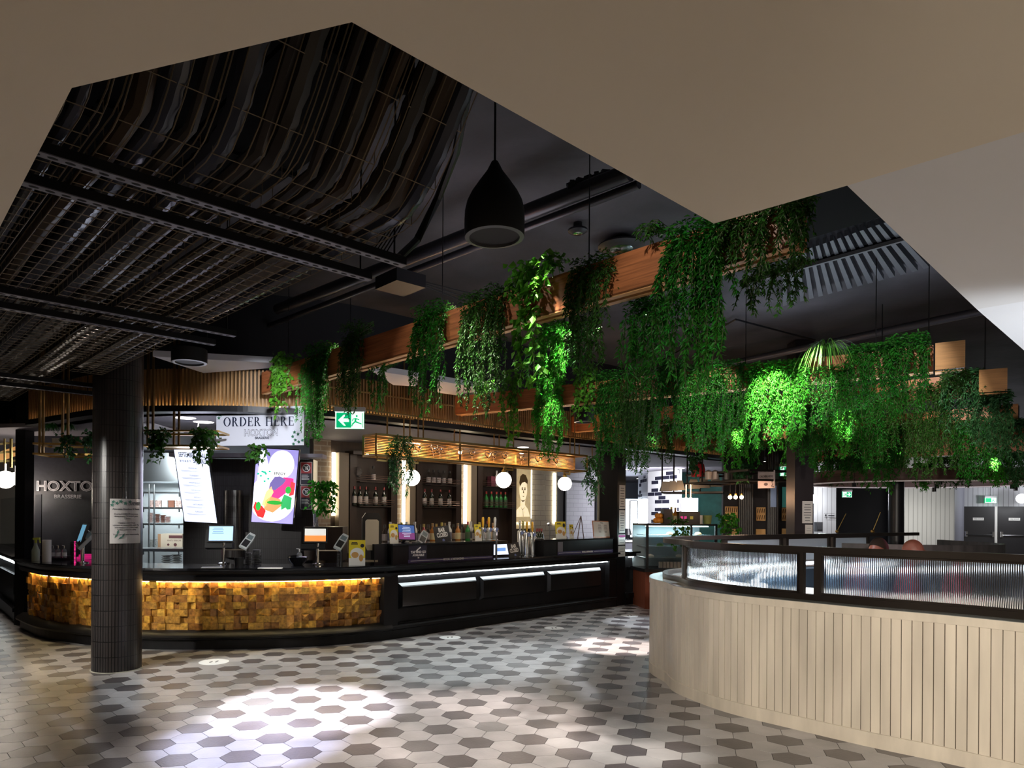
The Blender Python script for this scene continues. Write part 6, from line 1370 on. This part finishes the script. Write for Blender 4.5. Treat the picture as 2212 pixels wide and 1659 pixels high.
# bay beyond the left pillar
tilewall(-120,34,13.3,0,2.6,mat('warm_far_wall',(.20,.17,.14),.6),'wall_far_left',.1)
m = MB()
for k in range(5): m.bar(P(-60,935+k*16,10.2),P(34,915+k*20,11.2),.03)
m.bar(P(24,905,10.5),P(24,1010,10.5),.03); m.bar(P(10,940,10.5),P(10,1010,10.5),.02); solo(m,'brass_gantry',M_brass,'brass gantry of the next bay, at the left frame edge','gantry')
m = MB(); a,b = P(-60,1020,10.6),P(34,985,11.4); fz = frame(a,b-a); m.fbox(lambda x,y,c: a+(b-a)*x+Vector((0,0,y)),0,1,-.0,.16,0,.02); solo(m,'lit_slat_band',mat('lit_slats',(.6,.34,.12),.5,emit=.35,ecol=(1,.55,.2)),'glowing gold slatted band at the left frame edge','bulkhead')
def g2(px,py,r,D,lb): c = P(px,py,D); m = MB(); m.sphere(c,r/FPX*D,20,14); m.tube([c+Vector((0,0,r/FPX*D)),c+Vector((0,0,r/FPX*D+.1))],.01,6); solo(m,'globe_lamp',MATS['opal'],lb,'lamp',smooth=True)
g2(12,1036,19,9.9,'glowing globe lamp at the very left frame edge'); g2(34,1034,14,11,'second globe lamp, half hidden by the left pillar'); lamp('POINT','globe_light',P(12,1070,9.7),20,(1,.85,.7),.1)
# floor stickers
for i,(px,py,r) in enumerate(((462,1430,.145),(972,1377,.13),(1197,1357,.13),(1360,1330,.13))):
    p = fp(px,py); t = thing('floor_sticker',('nearest round white floor sticker, left of the middle','second round white floor sticker, in front of the black panels','third round white floor sticker, towards the bar end','farthest round white floor sticker, by the right end of the counter')[i],'floor sticker',(p.x,p.y,.001),'round white floor stickers'); m = MB(); m.lathe([(.001,.0015),(r,.0015),(r+.002,0)],(p.x,p.y,.001),36); m.build('disc',mat('sticker_white',(.75,.75,.74),.4),t)
    m = MB()
    for s in (-1,1): m.prism([(p.x+s*.025+.02*math.cos(k*math.pi/5)*(.6),p.y+s*.012+.045*math.sin(k*math.pi/5)) for k in range(10)],.0028,.0034)
    m.build('footprints',mat('sticker_grey',(.2,.2,.2),.5),t)
# ---------------------------------------------------------------- far right of the hall
def wallseg(p0,p1,z0,z1,mt,name,th=.08,kind='structure',lb=None,cat=None):
    # p = (px, distance)
    a = P(p0[0],1118,p0[1]); b = P(p1[0],1118,p1[1]); d = Vector((b.x-a.x,b.y-a.y,0)); L = d.length; f_ = frame((a.x,a.y,0),d); m = MB()
    m.add([f_(0,z0,0),f_(L,z0,0),f_(L,z1,0),f_(0,z1,0)],[(0,1,2,3)],None,[((0,z0),(L,z0),(L,z1),(0,z1))]); m.fbox(f_,0,L,z0,z1,-th,-.002)
    m.uv = {0:m.uv[0]}
    if kind == 'structure': struct(m,name,mt)
    else: solo(m,name,mt,lb,cat)
    return f_,L
M_bw = brickmat('black_white_tile',(.55,.55,.57),(.02,.02,.03),(.2,.2,.22),.30,.095,.006,rough=.25,bump=.3,noise=0,bias=-.1)
nt = M_bw.node_tree; br = [n for n in nt.nodes if n.bl_idname == 'ShaderNodeTexBrick'][0]; br.inputs['Color1'].default_value = (1,1,1,1); br.inputs['Color2'].default_value = (0,0,0,1)
rp = nt.nodes.new('ShaderNodeValToRGB'); rp.color_ramp.interpolation = 'CONSTANT'; rp.color_ramp.elements[0].color = (.02,.02,.035,1); rp.color_ramp.elements[1].position = .42; rp.color_ramp.elements[1].color = (.6,.6,.62,1)
nt.links.new(br.outputs[0],rp.inputs[0]); nt.links.new(rp.outputs[0],nt.nodes['Principled BSDF'].inputs['Base Color']); br.inputs['Mortar'].default_value = (.5,.5,.5,1)
lamp('AREA','cafe_light',P(1420,1040,15.5)+Vector((0,0,-.1)),90,(.95,.95,1),1,P(1420,1120,17))
f_,L = wallseg((1378,19),(1400,17.6),0,2.75,M_bw,'wall_checker_tile')
wallseg((1399,17.4),(1466,16.2),0,2.75,M_bw,'wall_checker_tile')
wallseg((1340,23),(1640,23),0,2.75,mat('far_grey_wall',(.10,.11,.14),.7),'wall_far')
wallseg((1466,17.5),(1560,17.5),0,2.7,mat('green_tile_far',(.02,.085,.07),.5,noise=.3,nscale=5),'wall_green_tile')
sk_ = glow('day_glare',(.82,.90,1),3)
for i,(x0,x1,y0,y1,D) in enumerate(((1345,1379,1078,1150,20),(1470,1508,1076,1112,17.2))):
    a = P(x0,y1,D); b = P(x1,y0,D); m = MB(); m.fbox(frame((a.x,D,a.z),(1,0,0)),0,b.x-a.x,0,b.z-a.z,-.03,0); o = m.build('window_%d'%(i+1),sk_); o['kind'] = 'structure'
lamp('AREA','window_light',P(1362,1110,19.6),60,(.75,.85,1),.8,fp(1405,1345)); 
a = P(1361,1113,18); m = MB(); f_ = frame((P(1360,1138,17.8).x,17.8,0),(1,0,0)); t = thing('light_poster','bright white framed poster stand right of the glaring window','poster',f_(0,0)); m = MB(); m.fbox(f_,0,.21,.95,1.9,-.03,0); m.build('frame',M_blackmetal,t); m = MB(); m.fbox(f_,.02,.19,.97,1.88,0,.004); m.build('lit_face',glow('poster_lit',(.85,.95,1),1.6),t); m = MB(); m.fbox(f_,.09,.12,0,.95,-.03,-.01); m.build('stand',M_blackmetal,t)
p = P(1362,1170,17); t = thing('side_table','small table with a dark lamp in front of the glaring window','table',(p.x,p.y,0)); m = MB(); m.box((p.x,p.y,.9),(.5,.4,.04)); m.build('tabletop',M_white,t); m = MB(); m.box((p.x,p.y,.44),(.44,.34,.88)); m.build('base',mat('grey_base',(.15,.15,.18),.6),t)
m = MB(); m.lathe([(.05,.92),(.05,.94),(.01,.95),(.01,1.05),(.10,1.05),(.06,1.2)],(p.x-.08,p.y-.05,0),14); solo(m,'table_lamp',M_plas,'dark table lamp silhouetted in front of the bright window','lamp')
# glass display case
D = 11.3; a = P(1396,1270,D); f_ = frame((a.x,D,0),(1,.06,0)); wd = 156/FPX*D; zt = HC-(1134-1118)/FPX*D; zb = HC-(1232-1118)/FPX*D
t = thing('display_case','glass cake display case with a timber base, lit inside','display case',(a.x,D,0)); m = MB(); m.fbox(f_,.0,wd,0.0,zb-.04,-.7,-.06); m.build('timber_base',mat('rust_boards',hexc(120,62,42),.5,noise=.2,nscale=6,stretch=(8,8,.3)),t)
m = MB(); m.fbox(f_,-.03,wd+.03,zb-.05,zb,-.75,0); m.build('black_ledge',M_plas,t); m = MB()
for s in (0,wd*.62,wd-.03): m.fbox(f_,s,s+.035,zb,zt,-.04,0)
m.fbox(f_,0,wd,zt-.03,zt,-.75,0); m.build('case_frame',M_plas,t); m = MB(); m.fbox(f_,0,wd,zb,zt-.03,-.75,-.72); m.build('back_panel',mat('case_back',(.35,.42,.45),.4),t)
m = MB(); m.fbox(f_,.01,wd-.01,zb,zt-.02,-.012,-.008); m.build('front_glass',MATS['clear_glass'],t)
for k in range(3):
    z = zb+(zt-zb)*(k+1)/4; m = MB(); m.fbox(f_,.03,wd-.03,z-.006,z,-.6,-.08); m.build('glass_shelf',mat('shelf_blue',(.45,.55,.6),.2,metal=.3),t)
m = MB(); m.fbox(f_,.06,wd-.06,zt-.05,zt-.035,-.25,-.2); m.build('tube_light',glow('case_tube',(.75,1,1),9),t)
lamp('AREA','case_light',f_(wd/2,zt-.08,-.3),30,(.75,.97,1),.8,f_(wd/2,0,-.3),sy=.2)
rd = random.Random(9)
for i in range(6):
    z = zb+(zt-zb)*((i%3)+1)/4; x = .15+.16*i; c = f_(x,z,-.25); m = MB(); m.lathe([(.001,0),(.05,0),(.06,.01),(.045,.035),(.001,.05)],c,12); solo(m,'cake',mat(('cake_white','cake_green','cake_brown')[i%3],((.7,.68,.6),(.2,.35,.12),(.35,.18,.08))[i%3],.6),ORD[i]+' cake in the glass display case','cake','cakes in the display case',smooth=True)
for i in range(7):
    c = f_(.30+i*.06,zb+.005,-.2); m = MB(); m.box(c+Vector((0,0,.05)),(.045,.045,.10)); solo(m,'drink_carton',mat('carton_cream',(.6,.5,.42),.6),ORD[i]+' small carton at the bottom of the display case','carton','cartons in the display case')
# things on the case
def oncase(px): s = (P(px,1113,D).x-a.x); return f_(s,zt,-.3)
c = oncase(1437); 
for i in range(5): m = MB(); m.sphere(c+Vector(((i%3-1)*.05+(.03 if i > 2 else 0),0,.05+(.08 if i > 2 else 0))),.045,12,8); solo(m,'orange',mat('orange_skin',(.75,.28,.03),.45),ORD[i]+' orange piled on the display case','fruit','oranges on the display case',smooth=True)
m = MB(); c = oncase(1455); m.box(c+Vector((0,0,.12)),(.14,.2,.24)); solo(m,'coffee_grinder',M_plas,'small black box beside the oranges on the display case','appliance')
for i,px in enumerate((1466,1475)): c = oncase(px); bottle('gold' if i == 0 else 'amber',c,('left','right')[i]+' of two amber syrup bottles on the display case','syrup bottles on the display case')
c = oncase(1494); t = thing('coffee_machine','black coffee machine with pink and yellow stickers on the display case','coffee machine',c); m = MB(); m.box(c+Vector((.05,0,.1)),(.34,.3,.2)); m.build('body',M_plas,t); m = MB(); m.box(c+Vector((-.02,-.155,.1)),(.04,.01,.05)); m.box(c+Vector((-.08,-.155,.1)),(.04,.01,.05)); m.build('pink_stickers',glow('pink_sticker',(.7,.05,.3),.4),t); m = MB(); m.box(c+Vector((.08,-.155,.1)),(.05,.01,.05)); m.build('yellow_sticker',mat('yellow_sticker',(.6,.55,.1),.5),t)
c = oncase(1520); m = MB(); m.box(c+Vector((0,0,.07)),(.18,.2,.14)); solo(m,'espresso_unit',M_steel,'shiny small espresso unit on the display case','coffee machine')
c = oncase(1548); m = MB(); m.lathe([(.001,0),(.06,0),(.075,.14),(.065,.14),(.001,.1)],c,16); solo(m,'plant_pot',mat('olive_pot',(.25,.3,.1),.6),'olive green pot at the right end of the display case','pot',smooth=True)
plant('ivy',1548,1585,1112,1165,0,'bushy potted plant right of the display case',D=11.0,dens=1.8,mt=LM['fine']); plant('ivy',1450,1480,1120,1190,0,'dark vine on the display case post',D=11.1,dens=1.0,mt=LM['moss'])
# steel rack with bulbs
def brack(x0,y0,x1,y1,D0,D1,dep,h,lb,rods):
    A = P(x0,y0,D0); B = P(x1,y1,D1); B.z = A.z; d = B-A; L = d.length; g_ = frame(A,d); t = thing('steel_rack',lb,'hanging rack',A); m = MB()
    for z in (0,h):
        for c in (0,-dep): m.bar(g_(0,z,c),g_(L,z,c),.03)
        for s in (0,L*.5,L): m.bar(g_(s,z,0),g_(s,z,-dep),.03)
    m.build('frame',M_frame,t); m = MB()
    for s,c in rods: m.bar(g_(s*L,0,c),g_(s*L,2.66-A.z,c),.022)
    m.build('rods',M_frame,t); m = MB(); m.fbox(g_,0,L,.005,.015,-dep,0); m.build('shelf_mesh',mat('rack_shelf',(.12,.12,.13),.4,metal=.6),t); return g_,L
g1,L1_ = brack(1482,1045,1618,1048,11.6,10.2,.7,.14,'dark steel hanging rack above the display case, carrying a red box and plants',((.02,0),(.05,-.7),(.28,0),(.33,-.7),(.75,0),(.8,-.7)))
g0,_ = brack(1430,1064,1560,1050,12.6,12.2,.5,.15,'lower dark steel rack with paper bags left of the red box rack',((.0,0),(.2,0),(.6,-.5)))
m = MB(); c = P(1508,1030,11.3); m.lathe([(.001,0),(.10,0),(.11,.1),(.09,.2),(.001,.24)],c,16); solo(m,'red_tin',mat('tomato_red',(.6,.02,.03),.4),'rounded red tin standing on the steel rack','tin',smooth=True)
for i,(px,w_) in enumerate(((1440,.2),(1455,.18),(1470,.16),(1500,.2),(1522,.2),(1548,.2))):
    c = P(px,1062-(px-1430)*.09,12.2); m = MB(); m.add([(c.x-w_/2,c.y,c.z),(c.x+w_/2,c.y,c.z),(c.x+w_/2,c.y+.1,c.z),(c.x-w_/2,c.y+.1,c.z),(c.x-w_*.3,c.y+.05,c.z+.17),(c.x+w_*.3,c.y+.05,c.z+.17)],[(0,1,5,4),(2,3,4,5),(1,2,5),(3,0,4),(0,3,2,1)]); solo(m,'paper_bag',mat('cream_sack',(.45,.43,.38),.7),ORD[i]+' cream sack on the lower steel rack','bag','cream sacks on the lower steel rack')
for i,px in enumerate((1530,1545,1572)): c = P(px,1036,10.9); m = MB(); m.lathe([(.001,0),(.05,0),(.055,.12),(.03,.14),(.001,.15)],c,14); solo(m,'storage_jar',mat('jar_glass',(.35,.3,.27),.15),ORD[i]+' storage jar on the steel rack','jar','jars on the steel rack',smooth=True)
plant('ivy',1492,1520,985,1022,0,'pale bushy plant on the steel rack above the red tin',D=11.2,dens=1.8,mt=LM['dusk']); plant('ivy',1580,1618,1000,1040,0,'pale leafy plant at the right end of the steel rack',D=10.6,dens=1.8,mt=LM['dusk'])
for i,px in enumerate((1577,1589,1602)):
    c = P(px,1074,10.4); t = thing('bulb_pendant',('left','middle','right')[i]+' of the three warm glowing bulbs under the steel rack','lamp',c,'bare bulbs under the steel rack'); m = MB(); m.sphere(c,.028,14,10); m.build('bulb',glow('bulb_warm',(1,.62,.35),26),t,True); m = MB(); m.lathe([(.014,.025),(.016,.05),(.008,.06)],c,10); m.build('socket',M_brass,t); m = MB(); m.tube([c+Vector((0,0,.06)),c+Vector((0,0,.21))],.004,5); m.build('cord',M_plas,t)
    lamp('POINT','bulb_light',c+Vector((0,-.06,-.02)),4,(1,.6,.35),.03)
for i,px in enumerate((1482,1492)): c = P(px,1078,12); m = MB(); m.sphere(c,.028,12,8); m.tube([c,c+Vector((0,0,.25))],.006,5); solo(m,'bulb_pendant',MATS['bulb_warm'],('left','right')[i]+' small bulb in front of the bright cafe window','lamp',smooth=True)
for i,(px,py) in enumerate(((1383,1034),(1393,1031),(1420,1024),(1441,1018),(1405,1028),(1468,1012),(1350,1014))):
    c = F(px,py,2.598); m = MB(); m.lathe([(.001,-.005),(.09,-.005),(.11,0)],c,16); solo(m,'downlight',MATS['downlight_white'],ORD[i]+' of the small downlights in the cafe ceiling' if i < 6 else 'downlight in the cafe ceiling, nearest the right bar column','ceiling light','cafe ceiling downlights')
# dark fluted wall with lattice panels
M_flu = mat('dark_fluted',(.035,.03,.03),.4)
f_,L = wallseg((1562,12.6),(1665,12.6),0,2.75,M_flu,'wall_fluted')
f2_,L2 = wallseg((1655,13.2),(1712,13.2),0,2.75,M_flu,'wall_fluted')
m = MB(); 
for px in list(range(1600,1632,4))+list(range(1662,1686,4)):
    x = P(px,1113,12.5).x; m.lathe([(.022,0),(.022,2.75)],(x,12.55,0),8)
solo(m,'wall_flutes',M_flu,'dark upright flutes between the lattice panels','wall panel')
M_lat = mat('lattice_wood',hexc(215,165,105),.5)
def lattice(x0,x1,y0,y1,D,lb):
    a,b = P(x0,y1,D),P(x1,y0,D); g_ = frame((a.x,D,a.z),(1,0,0)); w_,h_ = b.x-a.x,b.z-a.z; t = thing('lattice_panel',lb,'panel',a,'wooden lattice panels'); m = MB(); m.fbox(g_,0,w_,0,h_,-.03,-.005); m.build('backing_board',M_lat,t); m = MB()
    n = max(2,int(w_/.035))
    if h_ > .15:
        for k in range(n):
            for r_ in (0,1):
                x = w_*(k+.5)/n; y = h_*(.5*r_+.06); polyf(m,g_,[(x-.004,y),(x+.008,y+h_*.36),(x-.002,y+h_*.36),(x-.014,y+.02)],-.005,0)
        m.build('cut_outs',mat('lattice_dark',(.05,.02,.01),.8),t)
for i,q in enumerate(((1567,1594,1094,1125,12.4),(1635,1654,1096,1125,12.4),(1690,1708,1097,1125,13.0),(1582,1594,1143,1155,12.4),(1634,1654,1143,1155,12.4),(1690,1708,1142,1154,13.0))):
    lattice(*q,('left','middle','right','lower left','lower middle','lower right')[i]+' pale wooden lattice panel on the dark fluted wall')
for i,(x0,x1) in enumerate(((1635,1647),(1690,1700))):
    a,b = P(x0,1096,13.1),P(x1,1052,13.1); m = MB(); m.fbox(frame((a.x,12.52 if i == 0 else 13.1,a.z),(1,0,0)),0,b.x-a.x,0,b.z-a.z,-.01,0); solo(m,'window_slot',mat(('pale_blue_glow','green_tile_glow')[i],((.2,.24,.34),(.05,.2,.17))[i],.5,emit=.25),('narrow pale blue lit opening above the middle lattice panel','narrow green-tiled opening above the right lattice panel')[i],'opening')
a = P(1637,1055,10.5); b = P(1675,1052,10.3); g_ = frame(a,Vector((b.x-a.x,b.y-a.y,0))); w_ = 37/FPX*10.4; h_ = 38/FPX*10.4; t = thing('order_sign','small pinkish white hanging sign with the word HERE, far right of the bar','sign',a); m = MB(); m.fbox(g_,0,w_,0,h_,-.015,0); m.build('board',mat('sign_pink',(.62,.50,.50),.5),t); m = MB(); text(m,'ORDER HERE',.042,g_,w_*.5,h_*.66,.002,bold=.001,sx=.85); text(m,'FIREFLY',.04,g_,w_*.5,h_*.45,.002,sx=.85); polyf(m,g_,disc(None,w_*.48,h_*.22,.03,.022,12),0,.002); ivyprint(m,g_,[(w_*.85,h_*.35),(w_*.88,h_*.22),(w_*.84,h_*.12),(w_*.92,h_*.08)],.014); m.build('print',mat('taupe_print',(.12,.08,.08),.6),t)
m = MB(); m.tube([g_(w_*.3,h_,0),g_(w_*.3,h_,0)+Vector((0,0,.5))],.004,5); m.build('cord',M_blackmetal,t)
# columns
x = P(1727,1113,9.6); m = MB(); m.box((x.x,x.y,ZD/2),(.25,.25,ZD-.02)); solo(m,'square_column',mat('dusky_column',(.018,.013,.016),.5),'wide square black column right of the lattice panels','column')
gcol = frame((x.x-.125,x.y-.127,0),(1,0,0)); sheet(gcol,.10,.24,1.42,1.72,0,'pale menu notice on the wide square black column',None,7); sheet(gcol,.14,.24,1.28,1.40,0,'small pictogram notice low on the wide square black column',None,2)
x = P(1936,1113,12.2); m = MB(); m.lathe([(.12,0),(.12,ZD-.02)],(x.x,x.y,0),32); solo(m,'round_column',mat('far_black_column',(.012,.012,.016),.35),'slim round black column in front of the pale boarded wall','column',smooth=True)
# pale boarded walls, dark opening, doors
def grooved(name,c): 
    return brickmat(name,c,c,tuple(q*.45 for q in c),.11,40,.006,rough=.5,bump=.5,offset=0)
M_vg = grooved('grooved_white',(.55,.55,.57)); 
wallseg((1746,16.5),(1806,16.5),0,3.3,M_vg,'wall_grooved'); wallseg((1806,18),(1925,18),0,3.3,mat('dark_opening',(.004,.004,.007),.9),'wall_dark_opening'); wallseg((1953,17),(2062,17),0,3.3,M_vg,'wall_grooved')
wallseg((2062,17),(2083,19),0,3.3,mat('grey_return',(.28,.28,.34),.6),'wall_return'); f_,L = wallseg((2080,19),(2260,18.2),0,3.3,grooved('grooved_grey',(.48,.48,.52)),'wall_door'); wallseg((1700,17.9),(1750,16.5),0,3.3,MATS['dark_opening'],'wall_dark_gap')
dd = 19/FPX
for i,(x0,x1) in enumerate(((2084,2141),(2146,2203))):
    a0 = P(x0,1113,18.9).x; a1 = P(x1,1113,18.9).x; s0 = a0-f_(0,0).x; s1 = a1-f_(0,0).x; m = MB(); m.fbox(f_,s0,s1,0,1.82,.005,.05); o = m.build('door_%d'%(i+1),mat('black_door',(.014,.013,.016),.45)); o['kind'] = 'structure'
    m = MB(); m.tube([f_(s0+.08,1.06,.10),f_(s1-.05,1.06,.10)],.015,8); m.box(f_(s0+.08,1.08,.07),(.05,.06,.14)); m.box(f_(s1-.05,1.08,.07),(.05,.06,.14)); k = m.build('push_bar',M_chrome,None); k.parent = o; m = MB(); m.fbox(f_,(s0+s1)/2-.12,(s0+s1)/2+.12,1.45,1.52,.05,.055); k = m.build('door_sign',M_white,None); k.parent = o
    m = MB(); text(m,'FIRE DOOR',.04,f_,(s0+s1)/2,1.485,.056); k = m.build('door_sign_print',M_ink,None); k.parent = o
m = MB(); s0 = P(2141,1113,18.9).x-f_(0,0).x; m.fbox(f_,s0,s0+.06,0,1.82,.0,.04); o = m.build('trim_1',M_white); o['kind'] = 'structure'
exit_sign(2128,1075,2152,1086,18.6,'green exit sign above the black double doors',flip=False,arrow=False)
for q,w_ in (((1758,1078,16.2),34),((2207,1078,17.6),50)): 
    c = P(*q); lamp('POINT','wall_lamp_light',c+Vector((0,-.35,0)),w_,(.95,.97,1),.08)
c = P(1757,1078,16.3); m = MB(); m.sphere(c,.10,16,10); solo(m,'wall_lamp',glow('wall_lamp_white',(.95,.98,1),14),'round glowing wall lamp on the pale boarded wall behind the square column','lamp',smooth=True); c = P(2207,1077,17.8); m = MB(); m.sphere(c,.12,16,10); solo(m,'wall_lamp',MATS['wall_lamp_white'],'round glowing wall lamp at the right frame edge','lamp',smooth=True)
lamp('AREA','wall_washer',P(2030,1120,15.5),22,(1,.98,.85),.4,P(2040,1130,17)); lamp('AREA','wall_washer',P(2000,1000,12.5)+Vector((0,0,-.3)),16,(.9,.9,1),1,P(2050,1080,17))
c = P(1768,1138,16.2); m = MB(); m.box((c.x,c.y,c.z),(.14,.12,.22)); m.box((c.x,c.y-.065,c.z+.01),(.10,.01,.15)); solo(m,'wall_dispenser',mat('dispenser_grey',(.06,.06,.065),.4),'dark dispenser on the pale boarded wall','dispenser'); c = P(1793,1114,16.42); g_ = frame(c-Vector((.14,0,.08)),(1,0,0)); m = MB(); m.fbox(g_,0,.24,.04,.045,0,.005); m.fbox(g_,.1,.24,.07,.09,0,.005); polyf(m,g_,disc(None,.04,.09,.018,.025,10),0,.005); m.fbox(g_,0,.24,.13,.135,0,.005); solo(m,'wayfinding_sign',M_ink,'black restroom lettering on the pale boarded wall','sign')
# ring bulkhead
c = P(1985,1040,12.8); m = MB(); n = 64; rx,ry = 1.92,1.5; pa = [(c.x+rx*math.cos(2*math.pi*k/n),c.y+ry*math.sin(2*math.pi*k/n)) for k in range(n+1)]; t = thing('ring_bulkhead','wide oval ring bulkhead with a lit rim hanging low over the far booths','bulkhead',(c.x,c.y,2.1)); m = MB(); m.sweep(pa,[(0,2.12),(0,2.32),(-.03,2.32),(-.03,2.12)],closed=True,caps=False); m.build('band',mat('brown_band',(.10,.05,.035),.5,noise=.3,nscale=6,stretch=(.3,.3,8)),t,True); m = MB(); m.sweep(pa,[(.01,2.10),(.01,2.12),(-.03,2.12),(-.03,2.10)],caps=False); m.build('lit_rim',mat('lit_rim',(.6,.55,.55),.4,emit=.12,ecol=(1,.8,.75)),t,True)
m = MB()
for k in range(8): a_ = 2*math.pi*k/8; m.tube([(c.x+rx*math.cos(a_),c.y+ry*math.sin(a_),2.3),(c.x+rx*math.cos(a_),c.y+ry*math.sin(a_),ZD)],.006,5)
m.build('hanger_wires',M_blackmetal,t)
for i,(px,py) in enumerate(((2018,1062),(2024,1055),(2031,1047),(2186,1056),(2194,1060),(1652,997),(1845,1052))):
    c = P(px,py,11.6); t = thing('track_lamp',('lowest of the three little track lamps over the pale wall','middle of the three little track lamps over the pale wall','highest of the three little track lamps over the pale wall','left of the two track lamps above the right door','right of the two track lamps above the right door','tiny bright spotlight above the small hanging sign','tiny reddish spotlight under the ring bulkhead')[i],'spotlight',c,'little track lamps'); m = MB(); m.lathe([(.001,.07),(.028,.07),(.03,0),(.024,.0)],c,12); m.build('housing',M_blackmetal,t,True); m = MB(); m.lathe([(.001,.004),(.024,.002)],c,12); m.build('lens',glow('lens_hot',(1,.97,.95),12),t); m = MB(); m.tube([c+Vector((0,0,.07)),c+Vector((0,0,.35))],.005,5); m.build('stem',M_blackmetal,t)
c = P(1885,1148,11); m = MB(); m.tube([c,c+Vector((.12,0,.3))],.006,6); m.sphere(c,.03,10,8); solo(m,'slim_lamp_arm',M_brass,'slim leaning lamp arm left of the slim round column','lamp'); c = P(1808,1148,11); m = MB(); m.tube([c,c+Vector((.14,0,.28))],.006,6); m.sphere(c,.025,10,8); solo(m,'slim_lamp_arm',M_brass,'slim leaning lamp arm in front of the dark opening','lamp')
# ---------------------------------------------------------------- sub-parts go under their parts
SUBS = {'display_lower':('display',),'display_print':('display',),'headline':('display','board'),'menu_lines':('display',),'small_words':('display',),'scattered_herbs':('display',),
 'brand_outline':('board',),'brand_fill':('board',),'brand_subline':('board',),'ivy_print':('board',),'lettering':('board','panel','purple_strip'),'small_badge':('board',),'bust':('panel',),'face_lines':('panel',),
 'hand_and_card_icon':('notice_panel',),'print':('sheet','board','carton'),'coloured_band':('sheet',),'printed_words':('sheet',),'leaf_print':('sheet',),'food_picture':('board',),'pale_field':('board',),'dark_print':('board',),
 'keypad':('body',),'screen':('body',),'label':('glass_body','bottle_body'),'cap':('glass_body',),'edge_strip':('end_board',),'liner_box':('end_board',),'slots':('channel',),'white_shapes':('lit_face',),'running_figure':('lit_face',),
 'inline_strokes':('outer_letters',),'ring':('white_edge',),'disc':('white_edge',),'white_print':('white_edge',),'red_half':('white_edge',),'dark_half':('white_edge',),'card_print':('card',),'badge':('column',),'spout':('column',),'handle':('column',),
 'shelf_rail':('shelf',),'lamp_holder':('opal_globe',),'footprints':('disc',),'cut_outs':('backing_board',),'pager_lights':('pager',),'trigger':('bottle_body',),'pump':('bottle_body',),'pink_stickers':('body',),'yellow_sticker':('body',),
 'screen_print':('screen_top',),'stems':('foliage',),'grille':('shade',),'rim':('shade',),'glazing_bead':('ribbed_glass_pane',),'door_sign_print':('door_sign',)}
for f_n in ('white_plate','white_circle','wall_area','pink_beetroot','purple_cabbage','orange_wedge','red_tomato','grains','green_leaf','cucumber_slices','egg','side_leaf','top_leaf','red_slice'): SUBS[f_n] = ('display',)
bn = lambda o: o.name.split('.')[0]
for top in [o for o in bpy.data.objects if o.parent is None and o.children]:
    kids = list(top.children)
    direct = sum(1 for k in kids if bn(k) not in SUBS)
    if direct < 2: continue
    for k in kids:
        want = SUBS.get(bn(k))
        if not want or k.children: continue
        for w in want:
            c = [q for q in kids if bn(q) == w and q is not k and q.parent is top and bn(q) not in SUBS or (bn(q) == w and w in ('disc',) and bn(k) == 'footprints')]
            if c:
                p = c[-1] if bn(k) in ('edge_strip','liner_box') and len(c) < 3 else c[min(len(c)-1,kids.index(k) and sum(1 for q in kids[:kids.index(k)] if bn(q) == w)-1)]
                if p is k: continue
                k.parent = p; break
